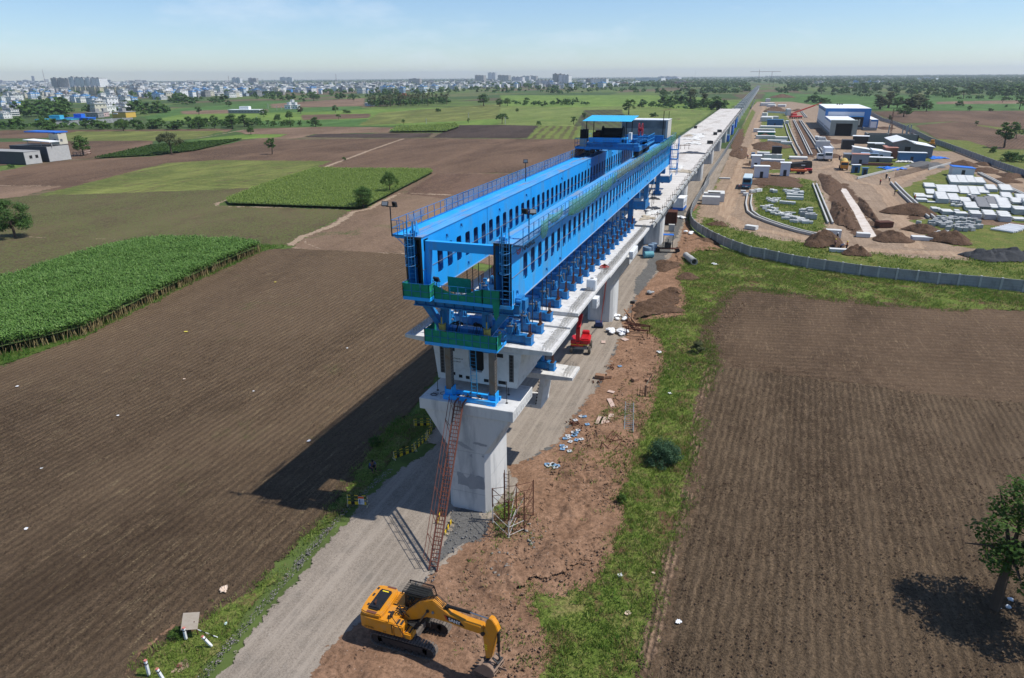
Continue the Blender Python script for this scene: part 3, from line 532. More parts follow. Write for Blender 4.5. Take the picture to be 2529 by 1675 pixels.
# ---- erected spans
def deck_prof(z,tip=.27,tk=.42):
    return [(-6.05,z),(6.05,z),(6.05,z-tip),(3.62,z-tk-.12),(3.3,z-3.35),(-3.3,z-3.35),(-3.62,z-tk-.12),(-6.05,z-tip)]
DECKF=mpl('finished_deck',(.60,.57,.53),(.48,.455,.42),.35,.9,0,.15,.1,4,dirt=(.27,.22,.18),damt=.5,dsc=.22,stretch=(1,.35,1))
for k in range(1,9):
    y0,y1=PIERY[k]+.12,PIERY[k+1]-.12 if k<8 else 401
    if k==8 : y1=401
    if y0>399: break
    zz=13.48;r=thing('viaduct_span','finished pale deck span, %s one behind the blue launcher' % ['','first','second','third','fourth','fifth','sixth','seventh','eighth'][k],'bridge deck',(0,y0,0),0,'finished deck spans')
    ln=y1-y0;m=MB();m.prism(deck_prof(0),0,ln,'y');o=m.build('box_girder',DECKF,r);o.location=(0,0,zz)
    m=MB()
    for i in range(1,int(ln/2.55)): m.box(-6.0,6.0,i*2.55,i*2.55+.035,zz+.002,zz+.006)
    m.build('joint_line',CONCD,r)
    m=MB()
    for sx in (-1,1): m.box(sx*6.2-.15,sx*6.2+.15,0.02,ln-.02,zz-.35,zz+.16)
    m.build('edge_beam',CONC,r)
    m=MB();i=0.6
    while i<ln:
        for sx in (-1,1): m.bar((sx*6.12,i,zz+.1),(sx*6.12+rng.uniform(-.06,.06),i,zz+1.15+rng.uniform(-.15,.1)),.05)
        i+=2.4
    m.build('edge_railing',DARK,r)
    m=MB()
    for i in range(int(ln/6)):   # hooks of the drain pipe over the right edge
        y=1.5+i*6;m.tube([(5.6,y,zz+.1),(6.3,y,zz+.28),(6.5,y,zz+.1),(6.5,y,zz-.4)],.05,5)
    m.build('edge_hook',DARK,r)
# ---- loose things on the finished deck
def cloth(name,label,cat,cx,cy,sx,sy,h,mat,seed,z0=13.49,group=None,n=26):
    """crumpled sheet: a ridged height field with an uneven outline"""
    r_=random.Random(seed);vs=[];fs=[];idx={}
    for i in range(n+1):
        for j in range(n+1):
            a,b=i/n*2-1,j/n*2-1;ang=math.atan2(b,a);lim=.72+.22*math.sin(3*ang+seed)+.12*math.sin(7*ang+seed*2)
            if math.hypot(a,b)>lim: continue
            e=max(0,1-math.hypot(a,b)/lim);x,y=cx+a*sx/1.4,cy+b*sy/1.4
            z=z0+.012+h*min(1,e*3)*(float(vnoise(x,y,seed,2.4/min(1.5,max(sx,sy)/3)))*.7+float(vnoise(x,y,seed+5,5.))*.4)
            idx[i,j]=len(vs);vs.append((x,y,z))
    for i in range(n):
        for j in range(n):
            q=[(i,j),(i+1,j),(i+1,j+1),(i,j+1)]
            if all(t_ in idx for t_ in q): fs.append(tuple(idx[t_] for t_ in q))
    m=MB();m.add([(v[0]-cx,v[1]-cy,v[2]-z0) for v in vs],fs);o=m.build(name,mat,None,smooth=True);o.location=(cx,cy,z0)
    return tag(o,label,cat,group)
TARP_W=mpl('white_tarp',(.62,.62,.60),(.52,.51,.48),2,.8);TARP_K=mpl('black_tarp',(.03,.032,.036),(.05,.05,.055),2,.45);TARP_B=mpl('blue_tarp',(.02,.16,.62),(.015,.12,.5),2,.5)
TARP_T=mpl('tan_tarp',(.40,.35,.27),(.33,.28,.21),2,.85)
DK=lambda x,y: G(x,y,13.48)
cc=crop(1250,270,4.48)
for i,(px,py,w_,l_,mt,nm,lb) in enumerate([
    (2060,485,6.5,5.0,TARP_K,'tarpaulin','long crumpled black sheet across the finished deck'),(2060,330,6,7,TARP_W,'tarpaulin','pale crumpled sheet on the far part of the deck'),
    (2120,280,5,8,TARP_W,'tarpaulin','white crumpled sheet farthest along the pale deck'),(1590,1110,2.4,5.5,TARP_K,'tarpaulin','dark crumpled sheet near the deck edge beside the launcher'),
    (1620,1140,2.4,5,TARP_W,'tarpaulin','white crumpled bundle near the deck edge beside the launcher'),(1560,1205,2.2,3.2,TARP_T,'tarpaulin','tan sheet at the nearest end of the finished deck'),
    (1630,990,2.0,2.2,TARP_K,'tarpaulin','small dark heap in the middle of the deck by the launcher'),(1960,690,4,5,TARP_T,'tarpaulin','brownish sheet in the middle of the finished deck'),(1900,640,3,5,TARP_W,'tarpaulin','thin pale sheet on deck behind the launcher legs')]):
    q=cc(px,py,13.48);cloth(nm,lb,'tarpaulin',q.x,q.y,w_,l_,.30,mt,i+3)
ya=crop(1650,200,4.736)
for i,(px,py,w_,l_,mt,lb) in enumerate([(350,650,3.5,20,TARP_W,'long white sheet heaped along the middle of the deck'),(240,640,2.5,7,TARP_T,'small brown sheet on the left side of the deck'),(300,730,5,9,TARP_W,'pale sheet lying before the black one')]):
    q=ya(px,py,13.48);cloth('tarpaulin',lb,'tarpaulin',q.x,q.y,w_,l_,.4,mt,i+33)
# small equipment on deck
def crate(name,label,cat,q,d,mat,rz=0,lid=None,group=None):
    r=thing(name,label,cat,q,rz,group);m=MB();m.box(-d[0]/2,d[0]/2,-d[1]/2,d[1]/2,0.03,d[2]);m.build('body',mat,r,.03)
    m=MB();m.box(-d[0]/2-.03,d[0]/2+.03,-d[1]/2-.03,d[1]/2+.03,d[2],d[2]+.06);m.build('lid',lid or mat,r)
    m=MB()
    for sx in (-1,1): m.box(sx*d[0]*.35-.05,sx*d[0]*.35+.05,-d[1]/2,d[1]/2,0,.03)
    m.build('skid',DARK,r);return r
for i,(px,py,lb) in enumerate([(320,555,'dark box on the left of the far deck'),(550,632,'dark box at the middle joint of the deck'),(600,600,'dark drum box by the right edge of the far deck'),(490,735,'dark tall box near the right deck edge')]):
    crate('tool_box',lb,'tool box',ya(px,py,13.49),(1.1,1.6,.8),DARK,.2*i)
# trestle of pipe on deck near gantry rear
q=cc(1950,440,13.49);r=thing('pipe_trestle','low rusty trestle standing on the deck behind the launcher','trestle',q);
for dx in (-1.6,-.5,.6,1.7):
    m=MB();m.bar((dx,0,0),(dx,0,1.3),.09);m.bar((dx,-.5,0),(dx,.5,0),.08);m.build('upright',RUST,r)
m=MB();m.bar((-2,0,.9),(2.1,.1,1.0),.1);m.build('rail',RUST,r)
# ================================================================ PRECAST SEGMENTS HUNG FROM THE LAUNCHER
SEGL=2.55
hz=[13.47,13.47,13.62,13.97,13.97,13.97,13.97,13.95,13.78,13.78,13.72,13.72,13.72,13.66,13.6,13.55,13.5,13.5]
def seg_shapes(front=False):
    L_=SEGL-.03
    s=MB();s.prism([(-6.05,0),(6.05,0),(6.05,-.27),(3.64,-.5),(-3.64,-.5),(-6.05,-.27)],0,L_,'y')
    w=MB()
    for sx in (-1,1): w.prism([(sx*3.64,-.5),(sx*3.2,-.5),(sx*2.88,-3.05),(sx*3.3,-3.05)],0,L_,'y')
    w.prism([(-3.3,-3.05),(3.3,-3.05),(3.3,-3.35),(-3.3,-3.35)],0,L_,'y')
    return s,w
def rebar():
    m=MB();r_=random.Random(5)
    for sx in (-1,1):
        for row,x in ((0,5.25),(1,5.75)):
            for k in range(9):
                y=.15+k*.28;h=.42+r_.uniform(-.05,.04)
                m.bar((sx*x,y,0),(sx*x+r_.uniform(-.02,.02),y,h),.02)
                if row==0: m.bar((sx*x,y,h),(sx*(x+.25),y,h),.02);m.bar((sx*(x+.25),y,h),(sx*(x+.25),y,0),.028)
    return m
def lift_marks():
    m=MB()
    for (x,y) in ((-4.6,.7),(4.6,1.5),(3.0,2.2),(-2.6,.4),(0.8,1.1),(2.2,.5)):
        m.box(x,x+.55,y,y+.05,.002,.006);m.box(x+.2,x+.26,y-.15,y+.2,.002,.0055)
    return m
SEG_M=mpl('segment_concrete',(.60,.595,.58),(.53,.525,.51),1.1,.85,0,.2,.1,8,dirt=(.30,.29,.28),damt=.35,dsc=1.4)
protos=None;seglab=['first','second','third','fourth','fifth','sixth','seventh','eighth','ninth','tenth','eleventh','twelfth','thirteenth','fourteenth','fifteenth','sixteenth','seventeenth','eighteenth']
def seg_thing(y,z,label,grp='hanging deck segments'):
    global protos
    if protos is None:
        r=thing('deck_segment',label,'bridge segment',(0,y,z),0,grp);s,w=seg_shapes()
        s.build('deck_slab',SEG_M,r,.015);w.build('box_wall',SEG_M,r,.015);rebar().build('rebar',mpl('galvanised_rebar',(.36,.33,.28),(.25,.21,.16),6,.7,.2),r);lift_marks().build('chalk_mark',CONCD,r);protos=r;return r
    r=dup(protos,(0,y,z),0,label,grp);return r
segs=[]
for k in range(18):
    segs.append(seg_thing(k*SEGL+.02,hz[k],'%s pale hanging deck segment counted from the front pier' % seglab[k]))
lowseg=seg_thing(6.25,8.72,'low deck segment hoisted beneath the others, near the red lift')
for k,sg in enumerate(segs[:1]):
    if k==0:   # the end segment is closed by a diaphragm
        face=[(-3.6,-.5),(-.62,-.5),(-.62,-2.05),(-.4,-2.4),(.4,-2.4),(.62,-2.05),(.62,-.5),(3.6,-.5),(3.28,-3.34),(-3.28,-3.34)]
        m=MB();m.prism(face,-.03,.35,'y');dp=m.build('diaphragm',mpl('white_diaphragm',(.60,.60,.59),(.52,.52,.51),1,.8,0,.2,dirt=(.36,.35,.33),damt=.35,dsc=1.1),sg)
        m=MB();m.box(-.62,.62,.3,.34,-2.4,-.5);m.build('manhole',BLK,dp)
        for sx in (-1,1):
            m=MB();m.box(sx*2.86-.19,sx*2.86+.19,-.036,-.031,-2.85,-.62);m.build('shear_key_strip',mpl('key_strip',(.10,.10,.10),(.07,.07,.07),3),dp)
            m=MB()
            for j in range(8): m.cyl((sx*2.86,-.037,-.78-j*.27),(sx*2.86,-.06,-.78-j*.27),.115,12)
            m.build('duct_ring',DARK,dp)
        m=MB()
        for (x,z,w_,h_) in ((-2.0,-.75,.45,.3),(1.9,-.78,.62,.32),(-1.35,-2.95,.3,.26),(-.75,-2.98,.32,.26),(.8,-3.02,.4,.26),(2.1,-3.0,.62,.28),(-1.9,-2.8,.22,.26)):
            m.box(x-w_/2,x+w_/2,-.036,-.031,z-h_/2,z+h_/2)
        m.build('block_out',BLK,dp)
        def text(s,size,M,mat,parent,name='lettering',ext=.004,bold=0):
            cu=bpy.data.curves.new(name,'FONT');cu.body=s;cu.size=size;cu.extrude=ext;cu.align_x='CENTER';cu.align_y='CENTER';cu.offset=bold;cu.resolution_u=2
            to=bpy.data.objects.new('tmp_text',cu);COL.objects.link(to);dg=bpy.context.evaluated_depsgraph_get()
            me=bpy.data.meshes.new_from_object(to.evaluated_get(dg));bpy.data.objects.remove(to);bpy.data.curves.remove(cu)
            me.transform(M);me.materials.clear();me.materials.append(mat);o=bpy.data.objects.new(name,me);COL.objects.link(o);o.parent=parent;return o
        MX=Matrix.Rotation(R(90),4,'X')
        text('V5-P17-P18-S-R1-M',.16,Matrix.Translation((-1.75,-.037,-1.5)) @ MX,DARK,dp);text('SEG-H1-DR-27',.15,Matrix.Translation((-1.75,-.037,-1.75)) @ MX,DARK,dp)
for k in range(1):
    m=MB()
    for sx in (-1,1):
        for j in range(8): m.cyl((sx*3.1-sx*j*.035,-.01,-.8-j*.3),(sx*3.1-sx*j*.035,.02,-.8-j*.3),.06,8)
        for j in range(4): m.cyl((sx*(.6+j*.6),-.01,-3.2),(sx*(.6+j*.6),.02,-3.2),.055,8)
    m.build('duct_hole',BLK,lowseg)
# ---- spreader beams with jacks and hanger bars
def spreader(z,y,label,zt=17.75,odd=0,grp='blue spreader beams over the segments'):
    r=thing('spreader_beam',label,'spreader beam',(0,y,z),0,grp)
    m=MB();m.box(-3.7,3.7,-.24,.24,.12,.68);m.box(-3.7,3.7,-.3,.3,.08,.12);m.box(-3.7,3.7,-.3,.3,.68,.72)
    for x in np.arange(-3.4,3.5,.85): m.box(x-.015,x+.015,-.29,.29,.12,.68)
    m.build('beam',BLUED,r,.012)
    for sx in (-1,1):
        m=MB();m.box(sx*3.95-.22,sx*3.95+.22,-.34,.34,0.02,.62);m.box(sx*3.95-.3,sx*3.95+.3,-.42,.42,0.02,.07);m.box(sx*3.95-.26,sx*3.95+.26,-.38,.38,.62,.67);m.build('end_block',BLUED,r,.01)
        for dy in (-.16,.2):
            m=MB();m.cyl((sx*3.95,dy,.6),(sx*3.95,dy,1.55+.1*odd),.045,8);m.cyl((sx*3.95,dy,.67),(sx*3.95,dy,.74),.17,8);m.cyl((sx*3.95,dy,.74),(sx*3.95,dy,.86),.09,6);m.build('tie_bar',RUST,r)
        # jack tower
        x=sx*(2.45+.22*odd)
        m=MB();m.box(x-.2,x+.2,-.26,.26,.72,1.25);m.box(x-.12,x+.12,-.2,.2,1.25,1.75);m.box(x-.16,x+.16,-.12,.12,1.75,1.95);m.box(x-.3,x+.3,-.05,.05,1.0,1.5)
        m.prism([(x-.22,.72),(x-.42,.72),(x-.22,1.3)],-.12,.12,'y');m.prism([(x+.22,.72),(x+.42,.72),(x+.22,1.3)],-.12,.12,'y');m.build('jack_tower',BLUED,r,.01)
        m=MB();m.cyl((x-.25,-.22,1.35),(x+.25,-.22,1.35),.07,8);m.cyl((x,-.3,1.6),(x,.3,1.6),.06,8);m.cyl((x+sx*.35,.1,.7),(x+sx*.35,.1,1.5),.075,8);m.build('hydraulic_jack',GREY,r)
        x2=sx*(3.05-.3*odd)
        m=MB();m.box(x2-.12,x2+.12,-.2,.2,.72,1.1);m.box(x2-.06,x2+.06,-.26,.26,1.1,1.45);m.build('lug',BLUED,r,.01)
        m=MB();m.cyl((sx*3.3,.1,.6),(sx*3.3,.1,zt-z),.035,6);m.build('hanger_bar',DARK,r)
    return r
sp1=spreader(hz[0],1.1,'first blue spreader beam across the front deck segment');sp2=None
for k in range(1,18):
    z=hz[k]
    lab='%s blue spreader beam counted from the front of the launcher' % seglab[k]
    r=spreader(z,k*SEGL+1.15,lab,odd=k % 2)
spreader(8.72,6.25+1.2,'lowest blue spreader beam, on the hoisted segment beneath the deck')
def tank(q,label,s=1.0,grp=None,rz=0):
    r=thing('water_tank',label,'water tank',q,rz,grp)
    m=MB();m.box(-.42*s,.42*s,-.42*s,.42*s,0,1.05*s);m.build('body',WHITE,r,.06,seg=2)
    m=MB();m.cyl((0,0,1.05*s),(0,0,1.09*s),.2*s,16);m.build('rim',WHITE,r);m=MB();m.cyl((0,0,1.085*s),(0,0,1.094*s),.17*s,16);m.build('opening',BLK,r);return r
tank((5.55,14.55,13.99),'white cube tank with round opening on the right deck edge',1.0)
tank((-4.4,7.6,13.98),'white cube tank with round opening on the left side of the deck',1.0)
# white hollow block bolted below the deck edge
for (y,lb,l_) in ((13.0,'white hanging formwork box under the deck edge by the tank',1.1),(32.3,'pale hanging formwork box with slots under the deck edge',3.2)):
    r=thing('edge_formwork',lb,'formwork box',(6.32,y,13.9),0);m=MB();m.box(-.22,.22,-l_/2,l_/2,-1.0,-.1);m.build('box',WHITE,r,.02)
    m=MB();
    for j in range(max(1,int(l_/.5))): m.box(.22,.225,-l_/2+.15+j*.5,-l_/2+.25+j*.5,-.95,-.75);m.box(.22,.225,-l_/2+.15+j*.5,-l_/2+.25+j*.5,-.6,-.4)
    m.build('slot',DARK,r);m=MB();m.box(-.6,-.22,-.1,.1,-.3,-.2);m.build('bracket',DARK,r)
# coil of red hose on deck
q=SB(945,785,13.92);r=thing('hose_coil','coil of red hose on the deck segments','hose',q);m=MB()
for j in range(4):
    rr=.42-.05*j;m.tube([(rr*1.2*math.cos(a/14*6.283),rr*math.sin(a/14*6.283),.04+.045*j) for a in range(15)],.028,5)
m.build('coil',mpl('red_hose',(.5,.03,.02),(.4,.02,.02),3,.5),r);m=MB();m.cyl((0,0,.02),(0,0,.35),.12,10);m.build('hub',RUST,r)
# red hose down pier two
r=thing('hanging_hose','thin red hose hanging from the deck down the second pier','hose',(0,0,0))
g=SB(893,1465)
for dx in (0,.45):
    tp=Vector((6.25,17.3+dx,13.9));m=MB();m.tube([tp,tp.lerp(g,.3)+Vector((0,0,-.5)),tp.lerp(g,.7)+Vector((0,0,-.6)),g+Vector((dx*.4,0,.03))],.03,5);m.build('hose',MATS['red_hose'],r)
# ================================================================ LAUNCHING GANTRY (one thing; its winch trolley and light masts are parts or things of their own)
GZ0,GZ1,GY0,GY1=17.75,22.05,-2.9,81.2
gan=thing('launching_gantry','long bright blue twin girder launching gantry standing over the viaduct','launching gantry',(0,0,0))
def roundwin(m,x0,x1,yc,w,z0,z1,r=.12):
    for sy in (-1,1):
        for (zc,sz) in ((z0,1),(z1,-1)):
            m.prism([(yc+sy*w/2,zc),(yc+sy*(w/2-r),zc),(yc+sy*w/2,zc+sz*r)],x0,x1,'x')
WY=[-.02+1.725*k for k in range(48)];WW=.92;WZ0,WZ1=18.88,20.78
def girder(xa,xb,sgn,label):
    g=MB();th=.05
    for (x0,x1) in ((xa,xa+th),(xb-th,xb)):
        g.box(x0,x1,GY0,GY1,GZ0+.04,WZ0);g.box(x0,x1,GY0,GY1,WZ1,GZ1-.04)
        prev=GY0
        for yc in WY: g.box(x0,x1,prev,yc-WW/2,WZ0,WZ1);roundwin(g,x0,x1,yc,WW,WZ0,WZ1);prev=yc+WW/2
        g.box(x0,x1,prev,GY1,WZ0,WZ1)
    g.box(xa+.02,xb-.02,GY1-.05,GY1-.002,GZ0+.05,GZ1-.05)
    o=g.build('girder',BLUE,gan);o['label']=label
    m=MB();m.box((xa+xb)/2-.03,(xa+xb)/2+.03,GY0+1.7,GY1-.1,19.12,21.9);m.build('shade_plate',mpl('shade_plate_blue',(.01,.05,.16),(.008,.035,.12),1,.6),o)  # added plate, coloured dark so the window openings look shaded inside
    m=MB();m.box(xa-.06,xb+.06,GY0-.0,GY1,GZ1-.04,GZ1);m.box(xa+.35,xa+.85,GY0+.2,GY1-.2,GZ1,GZ1+.03);m.box(xa+.55,xa+.62,GY0+.2,GY1-.2,GZ1+.03,GZ1+.11);m.build('top_flange',BLUET,o)
    m=MB();m.box(xa-.08,xb+.08,GY0,GY1,GZ0,GZ0+.04);m.build('bottom_flange',mpl('flange_edge',(.30,.34,.36),(.10,.22,.42),1.6,.6),o)
    m=MB()
    for (x0,x1) in ((xa-.006,xa-.001),(xb+.001,xb+.006)):
        for yc in (9.5,21.6,33.6,45.7,57.8,69.9):
            m.box(x0-(.012 if x0<xa else 0),x1+(.012 if x0>xa else 0),yc-.02,yc+.02,GZ0+.06,GZ1-.06)
    m.build('splice',BLUED,o)
    m=MB();x=xb+.04 if sgn>0 else xb+.04
    m.tube([(x,yy,19.72) for yy in (GY0,20,50,GY1)],.018,5);
    for yc in WY[::3]: m.cyl((xb,yc+.86,19.72),(xb+.06,yc+.86,19.72),.02,5)
    m.build('safety_line',GREY,o)
    for q,(yy,zz) in enumerate([(1.2,21.35),(3.9,21.6),(12.4,21.3),(9.0,18.2),(-1.9,18.5),(20,21.4),(26.5,18.1),(33,21.3),(40,18.2),(47,21.3),(55,18.3),(62,21.3),(5.1,18.3)]):
        m=MB();m.box(xb,xb+.1,yy-.07,yy+.07,zz-.09,zz+.09);m.box(xb+.1,xb+.13,yy-.03,yy+.03,zz-.2,zz+.03);m.build('bracket',BLUED,o)
    m=MB()   # open black front end
    for a,b in ((xa,xa+.14),(xb-.14,xb)): m.box(a,b,GY0-.03,GY0-.001,GZ0+.04,GZ1-.04)
    m.box(xa+.14,xb-.14,GY0-.03,GY0-.001,GZ1-.2,GZ1-.04);m.build('end_frame',DARK,o)
    m=MB();m.box(xa+.06,xb-.06,GY0+1.6,GY0+1.62,GZ0+.05,GZ1-.05);m.bar((xa+.1,GY0+.9,20.2),(xb-.1,GY0+.9,21.3),.12);m.box(xa+.06,xb-.06,GY0+.6,GY0+.8,19.7,19.85);m.build('inner_diaphragm',BLK,o)
    # horn plates at the front end of the top
    m=MB();xm=(xa+xb)/2
    for dx in (-.16,.16): m.prism([(GY0+.02,GZ1),(GY0+.75,GZ1),(GY0+.42,GZ1+.98),(GY0+.3,GZ1+.98)],xm+dx-.02,xm+dx+.02,'x')
    m.cyl((xm-.3,GY0+.25,GZ1+.25),(xm+.3,GY0+.25,GZ1+.25),.11,10);m.build('end_lug',BLUE,o)
    return o
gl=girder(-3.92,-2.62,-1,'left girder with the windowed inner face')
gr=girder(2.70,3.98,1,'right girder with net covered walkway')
MX=Matrix.Rotation(R(90),4,'X')
MXR=Matrix.Rotation(R(90),4,'Z') @ MX
text('NHSRCL',.56,Matrix.Translation((3.989,.75,21.17)) @ MXR @ Matrix.Diagonal((1.35,1,1,1)),DARK,gr,'lettering',.003,.014)
LOGR=mpl('logo_red',(.45,.05,.03),(.40,.04,.03),3)
m=MB()
for j,(a,b) in enumerate(((0,.1),(.16,.26),(.32,.42))):
    pts=[(-1.45+math.cos(t_)*(.5-a*.3),21.50-a*.75+math.sin(t_)*(.22)) for t_ in np.linspace(math.pi,2*math.pi,10)]
    for p_,q_ in zip(pts[:-1],pts[1:]): m.bar((3.986,p_[0],p_[1]),(3.986,q_[0],q_[1]),.008,.07 if j != 1 else .05,up=(0,0,1))
m.build('emblem',LOGR,gr)
# railing helper
def railing(parent,p0,p1,h=1.1,step=1.3,name='railing',mat=None,mid=1,r=.028,toe=True,skip=()):
    p0=Vector(p0);p1=Vector(p1);ln=(p1-p0).length;n=max(1,round(ln/step));m=MB();up=Vector((0,0,h))
    for i in range(n+1):
        if i in skip: continue
        q=p0.lerp(p1,i/n);m.bar(q,q+up,r*1.5)
    for j in range(mid+1): z=h*(j+1)/(mid+1);m.cyl(p0+Vector((0,0,z)),p1+Vector((0,0,z)),r*.8,5)
    if toe: m.bar(p0+Vector((0,0,.06)),p1+Vector((0,0,.06)),.02,.12)
    return m.build(name,mat or BLUED,parent)
# netting: fine see-through mesh
def net_mat(name,c,dens):
    t=NT(name);v=t.map();tr=t.n('ShaderNodeBsdfTransparent');ms=t.n('ShaderNodeMixShader')
    t.b.inputs['Base Color'].default_value=c+(1,);t.b.inputs['Roughness'].default_value=.8
    f=t.ramp(t.noise(v,1.3,5,.7),.3,.75,(dens-.15,)*3+(1,),(min(1,dens+.2),)*3+(1,))
    t.l(f,ms.inputs[0]);t.l(tr.outputs[0],ms.inputs[1]);t.l(t.b.outputs[0],ms.inputs[2]);t.l(ms.outputs[0],t.out.inputs[0]);return t.m
NET_T=net_mat('green_shade_net',(.06,.22,.14),.38);NET_B=net_mat('blue_grey_net',(.10,.20,.34),.38);NET_O=net_mat('olive_shade_net',(.13,.19,.11),.42)
WALKG=mpl('walkway_grating',(.10,.22,.38),(.07,.16,.30),3,.7)
# walkways
for sx,xa,xb,gg in ((-1,-4.95,-4.0,gl),(1,4.06,4.75,gr)):
    wk=MB();wk.box(min(xa,xb),max(xa,xb),GY0+.1,GY1-1,21.92,21.97)
    for yy in np.arange(GY0+.2,GY1-1,1.725): wk.bar((sx*4.0,yy,21.86),(sx*4.74,yy,21.88),.06,.1);wk.bar((sx*4.0,yy,21.3),(sx*4.6,yy,21.84),.04)
    w=wk.build('walkway',BLUE if sx<0 else WALKG,gan)
    railing(w,(xa if sx<0 else xb,GY0+.1,21.97),(xa if sx<0 else xb,GY1-1,21.97),1.1,1.15)
    if sx<0: railing(w,(-4.95,GY0+.1,21.97),(-4.0,GY0+.1,21.97),1.1,.5)
    else: railing(w,(4.06,GY1-1,21.97),(4.75,GY1-1,21.97),1.1,.5)
def hang_net(w,x,spans,mat,name='safety_net',low=.1,top=1.08,bulge=.22):
    for (y0,y1,lo_,sag) in spans:
        n=max(6,int((y1-y0)/.35));k=5;vs=[];fs=[];r_=random.Random(int(y0*10))
        for i in range(n+1):
            t_=i/n;y=y0+(y1-y0)*t_;tz=top-.03*math.sin(t_*9)-(sag*math.sin(math.pi*t_)*.35);bz=lo_+(.5*(abs(2*t_-1)**3))*sag
            for j in range(k+1):
                s_=j/k;z=tz+(bz-tz)*s_
                vs.append((x+bulge*math.sin(math.pi*s_)*math.sin(math.pi*t_)*(.7+.3*math.sin(t_*14))+.03*math.sin(t_*40+s_*3),y,21.97+z))
        for i in range(n):
            for j in range(k): a=i*(k+1)+j;fs.append((a,a+k+1,a+k+2,a+1))
        m=MB();m.add(vs,fs);o=m.build(name,mat,w,smooth=True);o.modifiers.new('s','SOLIDIFY').thickness=.006
wl,wr=[c for c in gan.children if c.name.startswith('walkway')][:2]
if wl.matrix_local.translation.x>0: pass
hang_net(wr,4.79,[(.9,2.9,-.5,.9),(2.9,7.0,.15,.9),(8.4,20.5,-.45,.7),(20.8,26.0,-.35,1.0),(26.2,27.8,-.1,.2)],NET_T,bulge=.16)
hang_net(wr,4.79,[(28,34,.1,.1),(34,46,.05,.2)],NET_O,bulge=.12)
hang_net(wr,4.79,[(46,53,-.3,.5),(53,61,-.25,.6),(61,70,-.2,.5),(70,80,-.5,.3)],NET_T,bulge=.16)
hang_net(wl,-4.98,[(6.0,46,.05,.02)],NET_B,bulge=.03)
hang_net(wl,-4.98,[(-.2,2.5,.3,.5)],NET_B,bulge=.06)
hang_net(wl,-4.98,[(46,56,.05,.05)],net_mat('dark_net',(.08,.09,.08),.7),bulge=.05)
# front cross beam and its post
m=MB();m.box(-2.62,2.70,-2.44,-2.04,21.08,21.7);m.box(-2.66,-2.62,-2.6,-1.9,20.95,21.82);m.box(2.66,2.7,-2.6,-1.9,20.95,21.82);m.build('cross_beam',BLUE,gan,.012)
m=MB();m.prism([(-2.62,21.08),(-2.2,21.08),(-2.32,17.9),(-2.62,17.9)],-2.44,-2.1,'y');m.build('portal_post',BLUE,gan,.01)
m=MB();m.box(-2.62,2.70,78.0,78.5,20.9,21.7);m.build('cross_beam',BLUE,gan,.012)
# caged ladders on the front end
for xa,xb in ((-3.62,-3.14),(3.36,3.86)):
    yl=GY0-.14;m=MB()
    for x in (xa,xb): m.box(x-.03,x+.03,yl-.03,yl+.03,17.8,23.15)
    z=17.95
    while z<22.1: m.cyl((xa,yl,z),(xb,yl,z),.016,5);z+=.30
    ldr=m.build('ladder',BLUED,gan)
    m=MB()
    for z in (20.1,20.75,21.5,22.35):
        pts=[(xa-.08+(xb-xa+.16)*i/8,yl-.62*math.sin(math.pi*min(1,max(0,.08+i/8*.84)))**.5,z) for i in range(9)];pts=[(xa-.05,yl,z)]+pts[0:]+[(xb+.05,yl,z)]
        m.tube(pts,.022,5)
    for i in (1,3,5,7): a_=.08+i/8*.84;m.cyl((xa-.08+(xb-xa+.16)*i/8,yl-.62*math.sin(math.pi*a_)**.5,20.1),(xa-.08+(xb-xa+.16)*i/8,yl-.62*math.sin(math.pi*a_)**.5,22.35),.014,4)
    m.build('cage',BLUED,ldr)
# transverse beam under the girders
m=MB();m.box(-3.75,4.3,-2.5,-1.5,17.62,17.70);m.box(-3.75,4.3,-2.3,-1.7,16.96,17.62);m.box(-3.75,4.3,-2.5,-1.5,16.88,16.96)
for x in np.arange(-3.6,4.3,.75): m.box(x-.015,x+.015,-2.48,-1.52,16.96,17.62)
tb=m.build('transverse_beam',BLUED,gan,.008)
m=MB();m.box(3.95,4.35,-2.2,-1.2,17.0,18.1);m.cyl((4.1,-2.3,17.9),(4.45,-2.3,17.9),.14,10);m.box(4.3,4.6,-1.9,-1.2,17.2,17.9);m.build('side_clamp',BLUED,gan)
